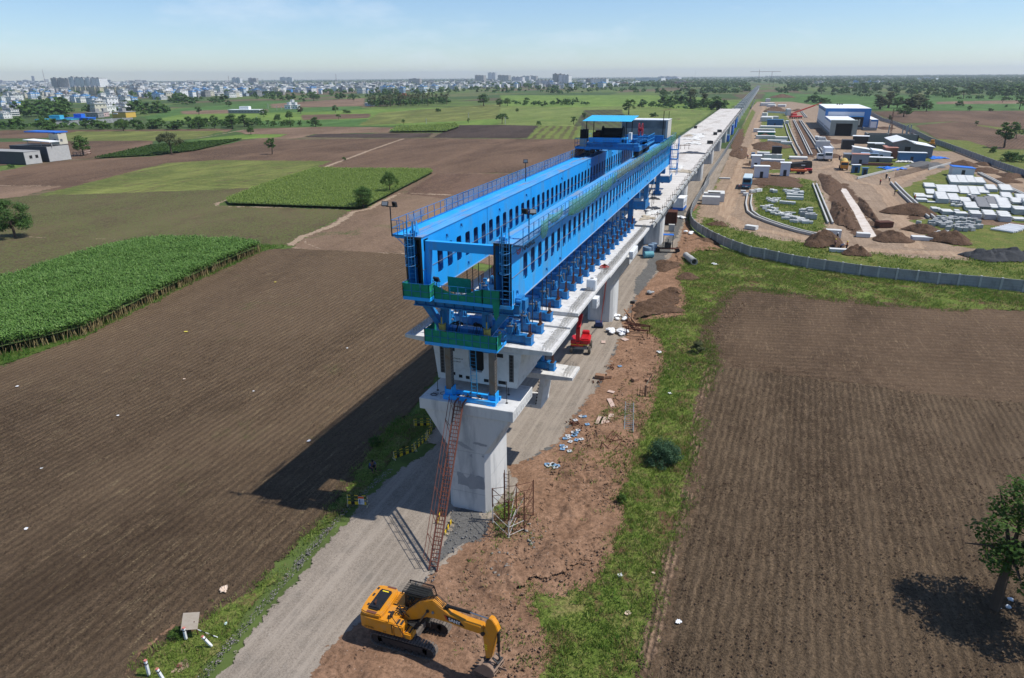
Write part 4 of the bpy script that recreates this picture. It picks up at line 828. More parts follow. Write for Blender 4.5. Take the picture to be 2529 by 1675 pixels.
# upper work platform: three bays with green cloth
def bay(x0,x1,y0,y1,z,h,cloth_h=None,open_back=True,cl=(1,1,1),sag=0,sn=3):
    m=MB();m.box(x0,x1,y0,y1,z-.1,z-.04);m.box(x0,x1,y0-.02,y0+.02,z-.12,z+.12);m.box(x0-.02,x0+.02,y0,y1,z-.12,z+.12);m.box(x1-.02,x1+.02,y0,y1,z-.12,z+.12)
    w=m.build('platform',BLUE,gan)
    railing(w,(x0,y0,z),(x1,y0,z),h,.62,toe=False,r=.024);railing(w,(x0,y0,z),(x0,y1,z),h,.7,toe=False,r=.024);railing(w,(x1,y0,z),(x1,y1,z),h,.7,toe=False,r=.024)
    def sheet(p0,p1,off,sg,lo=.03):
        p0=Vector(p0);p1=Vector(p1);d=p1-p0;nrm=Vector((-d.y,d.x,0)).normalized()*off;n=max(6,int(d.length/.1));vs=[];fs=[]
        for i in range(n+1):
            t_=i/n;hi=h-.02-sg*math.sin(math.pi*t_)**1.5-.04*abs(math.sin(t_*d.length*5))
            for j in range(7):
                s_=j/6;z_=z+lo+(hi-lo)*s_;q=p0+d*t_+nrm*(1+.9*math.sin(t_*d.length*5+s_*2)*(.3+s_*.4)+.5*math.sin(s_*9+t_*d.length*2));vs.append((q.x,q.y,z_))
        for i in range(n):
            for j in range(6): a=i*7+j;fs.append((a,a+7,a+8,a+1))
        mm_=MB();mm_.add(vs,fs);o=mm_.build('cloth_screen',NETG,w,smooth=True)
    if cl[0]: sheet((x0,y0,0),(x1,y0,0),.035,sag)
    if cl[1]: sheet((x0,y1,0),(x0,y0,0),.035,0)
    if cl[2]: sheet((x1,y0,0),(x1,y1,0),.035,0)
    return w
bay(-3.76,-1.72,-3.9,-2.95,17.9,1.1)
bay(-1.62,2.0,-3.35,-2.5,17.74,1.14,cl=(1,0,0),sag=.5)
bay(2.0,3.28,-3.38,-2.95,17.74,1.16,cl=(1,0,0),sag=.0)
wb=bay(3.28,4.12,-3.35,-2.95,17.74,1.16,cl=(0,0,0))
m=MB();vs=[(2.75,-3.45,18.1),(3.3,-3.45,18.2),(3.25,-3.5,17.2),(3.05,-3.55,16.75),(2.9,-3.5,17.0)];m.add(vs,[(0,1,2,3,4)]);m.build('loose_cloth',NETG,gan)
sc_=MB();sc_.add([(-1.4,-1.5,17.85),(.4,-1.5,17.85),(.4,-1.52,18.95),(-1.4,-1.52,19.0)],[(0,1,2,3)]);o=sc_.build('cloth_screen',NETG,gan)
# trestle under the transverse beam
m=MB()
for sx in (-1,1):
    m.box(sx*1.62-.27,sx*1.62+.27,-1.95,-1.25,13.6,16.88);m.prism([(sx*1.35,14.55),(sx*1.75,14.55),(sx*3.5,16.88),(sx*2.9,16.88)],-1.9,-1.3,'y')
m.box(-1.9,1.9,-1.8,-1.3,14.75,15.25);m.box(-1.9,1.9,-1.8,-1.3,13.62,13.95)
m.build('front_leg_frame',BLUED,gan,.012)
for x in (-1.67,1.84):
    m=MB();m.cyl((x,-2.2,14.45),(x,-2.2,15.55),.25,18);m.cyl((x,-2.2,15.55),(x,-2.2,15.6),.28,18);m.prism([(x-.07,15.5),(x+.07,15.5),(x+.07,16.1),(x-.07,16.1)],-2.26,-2.14,'y');m.build('jack',YEL,gan)
    m=MB();m.box(x-.1,x-.06,-2.3,-2.1,15.5,16.6);m.box(x+.06,x+.1,-2.3,-2.1,15.5,16.6);m.build('jack_bracket',BLUED,gan)
m=MB();m.cyl((2.6,-1.7,14.9),(2.6,-1.7,15.3),.1,8);m.build('jack',YEL,gan)
STEELH=mpl('bare_steel_leg',(.19,.18,.17),(.14,.135,.13),2,.55,.5,dirt=(.17,.11,.06),damt=.4,dsc=1.2)
for x in (-1.64,1.90):
    m=MB();m.box(x-.24,x+.24,-1.62,-1.12,9.75,13.6);lg=m.build('leg',STEELH,gan,.015)
    m=MB()
    for j in range(15):
        for dy in (.13,.36): m.box(x+.24,x+.244,-1.62+dy-.035,-1.62+dy+.035,10.05+j*.24,10.14+j*.24)
    m.build('pin_hole',BLK,lg)
m=MB();m.box(-1.98,2.3,-2.02,-1.78,9.42,9.72);m.box(-1.98,2.3,-1.0,-.76,9.42,9.72)
for x in (-1.64,1.90): m.box(x-.3,x+.34,-2.1,-.7,9.4,9.46);m.box(x-.3,x-.25,-1.75,-1.0,9.46,10.3);m.box(x+.25,x+.3,-1.75,-1.0,9.46,10.3);m.box(x-.3,x+.3,-1.7,-1.65,9.46,10.1)
m.build('base_frame',BLUE,gan,.008)
# hoses and cables, dark tangles on the lower platform
m=MB();r_=random.Random(3)
for c_ in ((-.6,-1.9,15.55),(1.05,-1.9,15.6)):
    for j in range(16):
        a0=Vector(c_)+Vector((r_.uniform(-.4,.4),r_.uniform(-.2,.2),r_.uniform(-.05,.12)));a1=Vector(c_)+Vector((r_.uniform(-.5,.5),r_.uniform(-.2,.2),r_.uniform(-.05,.12)));mid=(a0+a1)/2+Vector((0,0,r_.uniform(0,.2)))
        m.tube([a0,mid,a1],.035,5)
    for j in range(6):
        a0=Vector(c_)+Vector((r_.uniform(-.4,.4),0,0));m.tube([a0,a0+Vector((r_.uniform(-.2,.1),-.1,-.6)),a0+Vector((r_.uniform(-.4,.2),0,-1.1))],.018,4)
m.build('cable_bundle',BLK,gan)
m=MB();
for x in (-.15,.4): m.bar((x,-2.45,14.3),(x,-2.45,17.0),.05)
for j in range(9): m.cyl((-.15,-2.45,14.5+j*.3),(.4,-2.45,14.5+j*.3),.014,4)
m.build('ladder',BLUED,gan)
# lower platform with ladder down to the pier cap
lp=bay(-2.74,2.86,-3.0,-1.1,14.28,1.12,cl=(1,1,0),sag=.04)
m=MB();m.add([(2.9,-3.0,14.32),(2.9,-2.1,14.32),(2.9,-2.3,14.9),(2.9,-2.0,15.36),(2.9,-3.0,15.36)],[(0,1,2,3,4)]);m.build('cloth_screen',NETG,lp)
m=MB()
for x in (-.05,.42): m.bar((x,-.95,9.5),(x,-1.1,14.3),.05)
for j in range(15): z=9.7+j*.3;m.cyl((-.05,-.95-.15*j/15,z),(.42,-.95-.15*j/15,z),.016,4)
m.build('ladder',mpl('light_blue_steel',(.02,.26,.50),(.02,.2,.42),2,.5),gan)
# clutter of steel inside the base frame
m=MB()
for j in range(14): a=Vector((r_.uniform(-1.2,1.5),r_.uniform(-1.7,-1.1),r_.uniform(9.45,9.7)));m.bar(a,a+Vector((r_.uniform(-.5,.5),r_.uniform(-.3,.3),r_.uniform(-.1,.1))),.08)
m.build('steel_offcut',DARK,gan)
# middle and rear supports, standing on the deck
def support(y,z0,full=True):
    m=MB();m.box(-4.1,4.1,y-.4,y+.4,16.9,17.7)
    for sx in (-1,1): m.box(sx*3.0-.32,sx*3.0+.32,y-.35,y+.35,z0+.5,16.9);m.box(sx*3.0-.6,sx*3.0+.6,y-.6,y+.6,z0+.02,z0+.5)
    m.box(-3,3,y-.25,y+.25,z0+1.6,z0+2.0)
    s=m.build('support_leg',BLUED,gan,.015)
    if full:
        m=MB();m.box(3.5,5.1,y-1.6,y+1.6,15.6,15.7);m.build('platform',BLUED,s)
        railing(s,(5.1,y-1.6,15.7),(5.1,y+1.6,15.7),1.1,.8);railing(s,(3.5,y-1.6,15.7),(5.1,y-1.6,15.7),1.1,.8)
        m=MB();m.box(3.55,5.06,y-1.62,y-1.58,15.7,16.7);m.box(5.12,5.14,y-1.6,y+1.2,15.75,16.75);m.build('side_panel',BLUED,s)
        m=MB();m.cyl((3.9,y-1.2,15.75),(3.9,y-.2,15.75),.3,10);m.box(4.1,4.6,y+.1,y+.9,15.72,16.4);m.build('hydraulic_unit',DARK,s)
    return s
support(48.5,13.49);support(61.5,13.49,False);
s_=support(74,13.49)
m=MB()
for z in (16.9,18.6,20.2): m.box(4.05,5.3,79.4,81.2,z,z+.06)
for y in (79.4,81.2): m.bar((5.3,y,16),(5.3,y,22.5),.09);m.bar((4.2,y,16),(4.2,y,22),.09)
rp=m.build('rear_stair_tower',BLUE,gan)
for z in (16.96,18.66,20.26): railing(rp,(5.3,79.4,z),(5.3,81.2,z),1.0,.6);railing(rp,(4.05,79.4,z),(5.3,79.4,z),1.0,.6)
m=MB();m.tube([(2.2,60,17.7),(2.4,62,16),(2.6,64,14.6),(2.7,66,14.3),(2.8,68,15.2),(2.8,70,16.9)],.07,6);m.tube([(4.05,61,17.7),(4.05,61,13.6)],.04,5);m.tube([(4.05,63,17.7),(4.05,63,13.6)],.04,5);m.build('hanging_cable',BLK,gan)
# rear equipment deck on top of the girders
m=MB();m.box(-3.9,4.0,70.2,80.6,22.3,22.5);m.box(-3.6,3.9,70.3,70.7,22.5,23.35);m.build('rear_deck',BLUED,gan)
# flood light masts
def flood(q,h,heads,label):
    r=thing('floodlight_mast',label,'floodlight',q);m=MB();m.bar((0,0,0),(0,0,h),.06);m.bar((-.3,0,h),(.3,0,h),.05);m.build('mast',DARK,r)
    for (dx,rz,tl) in heads:
        M_=Matrix.Translation((dx,0,h+.18)) @ Matrix.Rotation(rz,4,'Z') @ Matrix.Rotation(tl,4,'X')
        m=MB();m.M=M_;m.box(-.23,.23,-.06,.06,-.17,.17);hd=m.build('lamp_head',DARK,r,.01);m=MB();m.M=M_;m.box(-.19,.19,-.066,-.061,-.13,.13);m.build('glass',GREY,hd);m=MB();m.M=M_
        for j in range(5): m.box(-.22+j*.1,-.2+j*.1,.06,.1,-.17,.17)
        m.build('cooling_fin',DARK,hd)
    return r
flood((-4.9,-2.85,21.97),2.05,[(-.38,R(10),R(-25)),(.38,R(150),R(-10))],'floodlight mast with two black lamps at the front left corner of the gantry')
flood((4.6,-1.1,21.97),1.75,[(-.3,R(160),R(-10)),(.28,R(15),R(-35))],'floodlight mast with two black lamps near the front of the right girder')
flood((-4.1,24.3,22.05),1.9,[(0,R(20),R(-5))],'single lamp floodlight mast halfway along the left girder')
flood((-2.05,-2.0,17.95),.75,[(0,R(170),R(-30))],'black floodlight by the inner face of the left girder')
# ================================================================ WINCH TROLLEY riding on the girders
tr=thing('winch_trolley','dark blue winch trolley with corrugated roof riding on the girders','winch trolley',(0,48.3,22.2))
def tb_(nm,mat,boxes,par=tr,bev=.012):
    m=MB()
    for b in boxes: m.box(*b)
    return m.build(nm,mat,par,bev)
for sx in (-1,1):
    c=sx*3.3
    for y in (.6,2.9,6.4,8.6):
        m=MB();m.cyl((c-.2,y,.36),(c+.2,y,.36),.36,14);m.cyl((c-.28,y,.36),(c+.28,y,.36),.12,8);m.build('wheel',DARK,tr)
    tb_('bogie',DARK,[(c-.36,c-.22,.1,3.4,.2,.75),(c+.22,c+.36,.1,3.4,.2,.75),(c-.36,c-.22,5.9,9.1,.2,.75),(c+.22,c+.36,5.9,9.1,.2,.75)])
    tb_('end_carriage',BLUED,[(c-.4,c+.4,.1,9.2,.75,1.35)])
tb_('main_beam',BLUED,[(-3.5,3.5,.4,1.2,.85,1.7),(-3.5,3.5,7.6,8.4,.85,1.7),(-.3,.3,1.2,7.6,1.0,1.6)])
pf=tb_('platform',BLUED,[(-5.0,2.9,-.2,9.4,1.0,1.1)])
railing(pf,(-5.0,-.2,1.1),(2.9,-.2,1.1),1.15,1.3);railing(pf,(-5.0,-.2,1.1),(-5.0,9.4,1.1),1.15,1.3);railing(pf,(2.9,-.2,1.1),(2.9,9.4,1.1),1.15,1.3)
tb_('front_girder',BLUED,[(-5.0,2.9,-.24,-.2,.95,1.25)])
p2=tb_('platform',BLUED,[(2.9,4.3,2.4,9.0,1.25,1.35)]);railing(p2,(4.3,2.4,1.35),(4.3,9.0,1.35),1.15,.8,mat=BLUE);railing(p2,(2.9,2.4,1.35),(4.3,2.4,1.35),1.15,.7,mat=BLUE)
# winch under roof
tb_('winch_base',BLUE,[(-3.4,1.5,1.0,1.4,1.75,2.35),(1.1,1.9,1.0,4.4,1.7,2.2),(-3.4,1.9,4.2,4.5,1.6,2.2)])
m=MB();m.cyl((-1.8,2.8,2.75),(.9,2.8,2.75),.75,20);m.cyl((-1.9,2.8,2.75),(-1.8,2.8,2.75),1.0,20);m.cyl((.9,2.8,2.75),(1.0,2.8,2.75),1.0,20);m.build('winch_drum',BLK,tr)
m=MB();m.cyl((-3.1,2.3,2.6),(-2.1,2.3,2.6),.4,12);m.box(-3.0,-2.2,3.2,4.2,2.1,3.1);m.build('motor',RUST,tr);tb_('gearbox',DARK,[(-2.2,-1.9,2.2,3.4,2.0,3.2),(-.9,.9,3.9,4.6,2.2,3.4)])
for x,y in ((-3.7,.9),(1.7,.9),(-3.7,5.2),(1.7,5.2)): m=MB();m.bar((x,y,1.1),(x,y,4.55 if y<3 else 4.85),.1);m.build('roof_post',BLK,tr)
m=MB();n=60
for i in range(n):
    x0=-4.2+i*6.6/n;x1=-4.2+(i+1)*6.6/n;z=.035*(i % 2);m.add([(x0,.2,4.5+z),(x1,.2,4.5+.035-z),(x1,6.0,4.95+.035-z),(x0,6.0,4.95+z)],[(0,1,2,3)])
o=m.build('corrugated_roof',mpl('sky_blue_roof_sheet',(.03,.42,.70),(.03,.34,.62),1,.4),tr);o.modifiers.new('s','SOLIDIFY').thickness=.02
tb_('control_box',GREY,[(-4.4,-3.5,.0,.7,1.1,2.2)]);tb_('tank',BLK,[(-4.6,-3.75,1.0,2.4,1.8,3.35)]);tb_('fuel_tank',WHITE,[(1.9,2.3,1.4,2.2,2.1,3.0)])
m=MB();m.bar((-4.3,.9,3.3),(-4.3,.9,4.4),.04);m.build('antenna',GREY,tr)
# hose reel
m=MB()
for dx in (-.22,.22):
    for j in range(14): a0=j/14*6.283;a1=(j+1)/14*6.283;m.bar((3.1+dx,4+.8*math.cos(a0),3.3+.8*math.sin(a0)),(3.1+dx,4+.8*math.cos(a1),3.3+.8*math.sin(a1)),.06)
    for j in range(7): a0=j/7*6.283;m.bar((3.1+dx,4,3.3),(3.1+dx,4+.8*math.cos(a0),3.3+.8*math.sin(a0)),.035)
m.cyl((2.8,4,3.3),(3.4,4,3.3),.22,12);m.build('hose_reel',mpl('reel_red',(.35,.03,.045),(.28,.02,.04),3),tr)
m=MB();m.bar((3.1,4,1.3),(3.1,4,3.2),.09);m.bar((3.1,3.4,1.3),(3.1,4,2.6),.06);m.build('reel_stand',BLUED,tr)
m=MB()
for x in (-.9,-.6,.5,.8): m.cyl((x,2.4,2.2),(x,2.4,-3.8),.03,5);m.cyl((x,3.2,2.2),(x,3.2,-3.8),.03,5)
m.build('hoist_rope',DARK,tr)
m=MB();m.box(-1.2,1.1,2.2,3.4,-4.6,-3.8);m.cyl((-1,2.8,-3.6),(.9,2.8,-3.6),.3,12);m.build('hook_block',BLUED,tr)
# tarpaulins on the bogies
cloth('tarpaulin','grey sheet covering the trolley wheels on the left girder','tarpaulin',-3.0,52.0,1.6,5,.5,TARP_T,41,z0=23.1)
# machinery container at the rear end
r=thing('machinery_container','beige container with dirty grey panel at the rear of the gantry','container',(1.0,75.5,22.52))
m=MB();m.box(-4.5,3.1,-2.2,2.2,.15,2.95);bd=m.build('body',mpl('container_cream',(.55,.53,.49),(.48,.46,.43),1,.6,dirt=(.30,.28,.25),damt=.4),r,.03)
m=MB();m.box(-4.45,2.75,-2.21,-2.2,1.65,2.85);m.build('upper_panel',mpl('grey_panel',(.10,.10,.095),(.16,.155,.15),.7,.7,dirt=(.25,.24,.23),damt=.4),r)
m=MB();m.box(-4.45,2.75,-2.212,-2.2,.2,1.65);m.build('lower_panel',mpl('beige_panel',(.30,.27,.235),(.26,.235,.2),1.2,.7,dirt=(.12,.11,.1),damt=.35),r)
m=MB();m.box(-4.55,3.15,-2.25,2.25,2.95,3.02);m.build('roof',WHITE,r);m=MB();m.box(-4.5,3.1,-2.25,2.2,0,.15);m.build('base_frame',BLUED,r)
m=MB();m.bar((2.35,-2.4,0),(2.35,-2.4,4.4),.1);m.bar((2.7,1.5,0),(2.7,1.5,4.2),.07);m.build('mast',BLK,r)
crate('tool_box','small red and white box behind the rear container on the gantry','tool box',(4.4,79.0,21.98),(.7,.9,.6),MATS['reel_red'],0,WHITE)
# ================================================================ EXCAVATOR (heading +X)
YELP=mpl('excavator_yellow',(.60,.245,.012),(.53,.21,.012),1.5,.38,0,.45,dirt=(.38,.22,.09),damt=.42,dsc=1.6)
TRK=mpl('dusty_track',(.17,.14,.115),(.10,.08,.065),5,.9,dirt=(.05,.04,.035),damt=.4,dsc=3)
MUD=mpl('worn_bucket_steel',(.21,.14,.10),(.28,.20,.15),4,.8,.2)
CHR=mpl('chrome_rod',(.55,.57,.60),(.5,.52,.55),2,.2,.9)
ex=thing('excavator','orange yellow tracked excavator digging with its bucket down at the road edge','excavator',(0,0,.05))
def xb(nm,mat,boxes,par=ex,bev=.02,seg=1):
    m=MB()
    for b in boxes: m.box(*b)
    return m.build(nm,mat,par,bev,seg=seg)
def track(yc,xa,xe):
    r=.43;path=[]
    for i in range(13): a=math.pi/2+math.pi*i/12;path.append((xa+r+r*math.cos(a),r+.02+r*math.sin(a)))
    n=9
    for i in range(1,n): path.append((xa+r+(xe-xa-2*r)*i/n,.02))
    for i in range(13): a=-math.pi/2+math.pi*i/12;path.append((xe-r+r*math.cos(a),r+.02+r*math.sin(a)))
    for i in range(1,n): path.append((xe-r-(xe-xa-2*r)*i/n,2*r+.02+.0))
    cum=[];P_=path+[path[0]];m=MB();tot=0
    # one shoe every .19 m
    pts=[];
    for a,b in zip(P_[:-1],P_[1:]):
        d=math.hypot(b[0]-a[0],b[1]-a[1]);k=max(1,round(d/.05))
        for j in range(k): pts.append((a[0]+(b[0]-a[0])*j/k,a[1]+(b[1]-a[1])*j/k))
    nsh=48;L_=len(pts)
    for i in range(nsh):
        a=Vector((pts[int(i*L_/nsh)][0],yc,pts[int(i*L_/nsh)][1]));b=Vector((pts[int((i+.86)*L_/nsh) % L_][0],yc,pts[int((i+.86)*L_/nsh) % L_][1]))
        d=(b-a).normalized();nr=Vector((-d.z,0,d.x));m.bar(a,b,.035,.56,up=nr) if False else None
        c=(a+b)/2;hl=(b-a).length/2;mt=Matrix(((d.x,0,nr.x,c.x),(0,1,0,yc),(d.z,0,nr.z,c.z),(0,0,0,1)))
        m.cb((0,0,0),(1,1,1)) if False else None
        vs=[mt @ Vector(p) for p in [(-hl,-.29,-.02),(hl,-.29,-.02),(hl,.29,-.02),(-hl,.29,-.02),(-hl,-.29,.02),(hl,-.29,.02),(hl,.29,.02),(-hl,.29,.02)]]
        m.add(vs,[(0,3,2,1),(4,5,6,7),(0,1,5,4),(1,2,6,5),(2,3,7,6),(3,0,4,7)])
        vs=[mt @ Vector(p) for p in [(-.012,-.29,-.05),(.012,-.29,-.05),(.012,.29,-.05),(-.012,.29,-.05),(-.012,-.29,-.02),(.012,-.29,-.02),(.012,.29,-.02),(-.012,.29,-.02)]]
        m.add(vs,[(0,3,2,1),(4,5,6,7),(0,1,5,4),(1,2,6,5),(2,3,7,6),(3,0,4,7)])
    o=m.build('track',TRK,ex)
    m=MB();m.box(xa+.5,xe-.5,yc-.2,yc+.2,.25,.66);m.cyl((xa+.45,yc-.2,.45),(xa+.45,yc+.2,.45),.36,16);m.cyl((xe-.45,yc-.2,.45),(xe-.45,yc+.2,.45),.36,16)
    for i in range(7): x=xa+.75+i*(xe-xa-1.5)/6;m.cyl((x,yc-.22,.2),(x,yc+.22,.2),.14,10)
    m.build('track_frame',DARK,o)
track(-16.72,-.35,3.95);track(-14.72,-.35,3.95)
xb('undercarriage',TRK,[(1.1,2.5,-16.5,-14.9,.5,.95)]);m=MB();m.cyl((1.6,-15.72,.95),(1.6,-15.72,1.1),.62,20)
for sx in (.9,2.3):
    for sy in (-1,1): m.prism([(sx,.5),(sx+.5,.5),(sx+.5,.85),(sx,.95)],-15.72+sy*.9,-15.72+sy*.6,'y')
m.build('slew_ring',DARK,ex)
# upper body
plan=[(-.95,-16.9),(-1.08,-16.2),(-1.12,-15.7),(-1.08,-15.2),(-.95,-14.55),(-.55,-14.42),(1.25,-14.42),(1.25,-15.35),(1.45,-15.5),(1.45,-16.05),(1.35,-17.0),(-.55,-17.0)]
m=MB();m.prism(plan,1.1,2.05,'z');m.build('upper_body',YELP,ex,.05,seg=2)
m=MB();m.prism([(-.9,-16.85),(-1.0,-16.2),(-1.02,-15.7),(-1.0,-15.2),(-.9,-14.6),(-.55,-14.5),(.35,-14.5),(.55,-15.0),(.55,-16.4),(.45,-16.92),(-.55,-16.95)],2.05,2.32,'z');m.build('engine_cover',YELP,ex,.06,seg=2)
m=MB();m.box(-.55,.28,-16.65,-14.95,2.32,2.5);hood=m.build('hood',mpl('black_plastic',(.012,.013,.015),(.02,.02,.022),3,.3),ex,.09,seg=3)
m=MB()
for i in range(9): m.box(-.36+i*.055,-.335+i*.055,-16.3,-15.75,2.5,2.505)
m.build('vent_slot',BLK,hood);m=MB();m.box(-.32,.1,-15.22,-15.14,2.5,2.506);m.build('warning_sticker',mpl('sticker_yellow',(.75,.6,.02),(.7,.55,.02),3),hood)
m=MB();m.cyl((-.15,-16.35,2.48),(-.15,-16.35,2.68),.055,10);m.bar((-.15,-16.35,2.62),(-.15,-16.2,2.75),.08);m.build('exhaust',RUST,ex)
for (x0,x1,y0,y1) in ((-.75,-.62,-16.4,-16.2),(-.85,-.72,-15.6,-15.35),(-.86,-.72,-15.0,-14.8),(.62,.9,-15.6,-15.5),(.62,.9,-16.3,-16.15)): xb('grip_pad',DARK,[(x0,x1,y0,y1,2.05 if x0>0 else 2.32,2.33 if x0<0 else 2.06)],ex,0)
m=MB();m.box(-.5,.15,-16.9,-16.72,2.322,2.33);m.box(-.3,.3,-14.66,-14.52,2.322,2.33);m.build('grille',REDO,ex)
m=MB();m.box(-1.0,-.4,-17.03,-16.98,1.3,1.9) ;
xb('side_box',YELP,[(1.35,1.95,-17.0,-16.3,1.1,1.95)],ex,.07,2);xb('tool_box',YELP,[(1.95,2.52,-17.0,-16.3,1.1,1.55)],ex,.07,2)
xb('grip_pad',DARK,[(1.45,1.6,-16.85,-16.45,1.95,1.956),(1.7,1.85,-16.85,-16.45,1.95,1.956),(2.05,2.15,-16.9,-16.4,1.55,1.556),(2.3,2.4,-16.9,-16.4,1.55,1.556)],ex,0)
m=MB();m.tube([(1.05,-16.95,2.05),(1.05,-16.95,2.55),(1.3,-16.97,2.55),(1.75,-17.02,1.9),(2.2,-17.05,1.1)],.022,6);m.tube([(1.25,-17.02,1.3),(1.25,-17.02,1.95),(1.55,-17.02,1.85)],.018,6);m.build('handrail',BLK,ex)
m=MB();m.box(1.0,1.08,-16.6,-16.5,2.05,2.45);m.box(1.02,1.12,-16.72,-16.4,2.2,2.42);m.build('mirror',DARK,ex)
xb('pump_bay',BLK,[(.58,1.3,-16.25,-15.4,1.5,2.0)],ex,0)
m=MB();rr_=random.Random(9)
for j in range(16): a=Vector((rr_.uniform(.9,1.6),rr_.uniform(-16.2,-15.5),2.0));m.tube([a,a+Vector((.2,rr_.uniform(-.15,.15),.25)),a+Vector((.5,rr_.uniform(-.1,.1),.02))],.025,5)
m.build('hydraulic_hose',BLK,ex)
text('SY210C',.2,Matrix.Translation((-.3,-17.035,1.32)) @ MX,BLK,ex);text('9.5',.14,Matrix.Translation((.75,-17.035,1.28)) @ MX,BLK,ex)
# cab
GLS=mpl('tinted_glass',(.012,.018,.018),(.02,.028,.026),1,.08,0,.6)
m=MB();cabp=[(1.28,1.1),(2.85,1.1),(3.0,1.9),(2.75,2.95),(1.28,2.95)];m.prism(cabp,-15.36,-14.45,'y');cb=m.build('cab',mpl('cab_dark',(.02,.022,.022),(.03,.034,.03),2,.35),ex,.05,seg=2)
m=MB();m.prism([(1.5,1.75),(2.75,1.75),(2.88,1.95),(2.66,2.8),(1.5,2.8)],-15.372,-15.366,'y');m.box(1.27,1.274,-15.2,-14.6,1.9,2.75);m.build('window',GLS,cb)
m=MB();m.add([(2.87,-15.25,1.55),(2.87,-14.55,1.55),(3.01,-14.55,1.9),(3.01,-15.25,1.9)],[(0,1,2,3)]);m.add([(3.02,-15.25,1.95),(3.02,-14.55,1.95),(2.79,-14.55,2.85),(2.79,-15.25,2.85)],[(0,1,2,3)]);m.build('windscreen',GLS,cb)
m=MB()   # slatted guard over the roof and front
for y in (-15.42,-14.39): m.bar((1.2,y,3.12),(2.85,y,3.12),.05);m.bar((2.85,y,3.12),(3.12,y,2.0),.05)
for i in range(22): x=1.22+i*.076;m.bar((x,-15.42,3.12),(x,-14.39,3.12),.022)
for i in range(6): y=-15.35+i*.18;m.bar((1.2,y,3.14),(2.85,y,3.14),.02)
for i in range(9): t_=i/9;m.bar((2.85+.27*t_,-15.42,3.12-1.12*t_),(2.85+.27*t_,-14.39,3.12-1.12*t_),.02)
for x,y in ((1.22,-15.42),(1.22,-14.39),(2.83,-15.42),(2.83,-14.39)): m.bar((x,y,2.95),(x,y,3.12),.05)
m.build('guard',BLK,cb)
# boom, stick, bucket in the vertical plane y = -15.85
BY=-15.86
BK=.20;BX0=1.7
BROT=Matrix.Translation((BX0,BY,0)) @ Matrix.Rotation(-math.atan(BK),4,'Z') @ Matrix.Translation((-BX0,-BY,0));BINV=BROT.inverted()
def gyx(x,y):
    d=ray(850+x/5.262,1400+y/5.262);t_=(BY-BK*(CP.x-BX0)-CP.y)/(d.y+BK*d.x);q=BINV @ (CP+d*t_);return (q.x,q.z-.05)
before=set(ex.children)
top=[gyx(*p) for p in [(830,555),(940,470),(1060,415),(1180,415),(1290,505),(1400,590),(1600,680),(1800,745)]]
bot=[gyx(*p) for p in [(1855,860),(1600,780),(1400,700),(1200,640),(1100,625),(980,650),(820,665),(795,600)]]
m=MB();m.prism(top+bot,BY-.24,BY+.24,'y');bo=m.build('boom',YELP,ex,.03,seg=2)
m=MB();kx,kz=gyx(1120,540);m.cyl((kx,BY-.3,kz),(kx,BY+.3,kz),.1,12);kx2,kz2=gyx(1830,835);m.cyl((kx2,BY-.3,kz2),(kx2,BY+.3,kz2),.12,12);m.build('pin',DARK,bo)
x1,z1=gyx(1190,560);m=MB();m.cyl((x1,BY-.26,z1),(x1,BY-.34,z1),.09,12,.06);m.build('work_lamp',GREY,bo)
pa=[gyx(*p) for p in [(1325,585),(1530,665),(1600,752),(1375,665)]]
m=MB();m.prism(pa,BY-.246,BY-.242,'y');m.build('decal',BLK,bo);pr_=[gyx(*p) for p in [(1325,585),(1350,595),(1385,668),(1360,655)]];m=MB();m.prism(pr_,BY-.25,BY-.247,'y');m.build('decal',LOGR,bo)
cx_,cz_=gyx(1466,676);ang=math.atan2(pa[1][1]-pa[0][1],pa[1][0]-pa[0][0])
text('SANY',.33,Matrix.Translation((cx_,BY-.256,cz_)) @ Matrix.Rotation(-ang,4,'Y') @ MX,WHITE,bo,ext=.003,bold=.008)
m=MB();b0=gyx(1340,520);b1=gyx(1640,605);b2=gyx(1885,680)
m.cyl((b0[0],BY,b0[1]+.05),(b1[0],BY,b1[1]+.05),.1,12);m.cyl((b0[0],BY-.12,b0[1]),(b0[0],BY+.12,b0[1]),.13,10);m.build('cylinder',BLK,ex,smooth=False);m=MB();m.cyl((b1[0],BY,b1[1]+.05),(b2[0],BY,b2[1]),.05,10);m.build('piston_rod',CHR,ex)
for sy in (-.38,.38):
    m=MB();q0=gyx(905,770);q1=gyx(1030,660);m.cyl((q0[0],BY+sy,q0[1]-.3),(q1[0],BY+sy,q1[1]),.1,12);m.build('cylinder',BLK,ex);m=MB();m.cyl((q1[0],BY+sy,q1[1]),(kx,BY+sy,kz),.05,10);m.build('piston_rod',mpl('dull_rod',(.12,.09,.06),(.1,.08,.05),3,.4),ex)
m=MB()
for j in range(4): m.tube([(gyx(840,540)[0],BY-.15+j*.1,gyx(840,540)[1]+.05),(gyx(1000,440)[0],BY-.15+j*.1,gyx(1000,440)[1]+.1),(gyx(1200,405)[0],BY-.15+j*.1,gyx(1200,405)[1]+.12),(gyx(1300,500)[0],BY-.15+j*.1,gyx(1300,500)[1]+.1),(gyx(1340,560)[0],BY-.2+j*.12,gyx(1340,560)[1])],.022,5)
m.build('hydraulic_hose',BLK,bo)
st=[gyx(*p) for p in [(1900,645),(1940,665),(1990,740),(2020,820),(1995,860),(1975,940),(1930,1165),(1860,1165),(1820,860),(1850,760),(1860,690)]]
m=MB();m.prism(st,BY-.17,BY+.17,'y');sk=m.build('stick',YELP,ex,.03,seg=2)
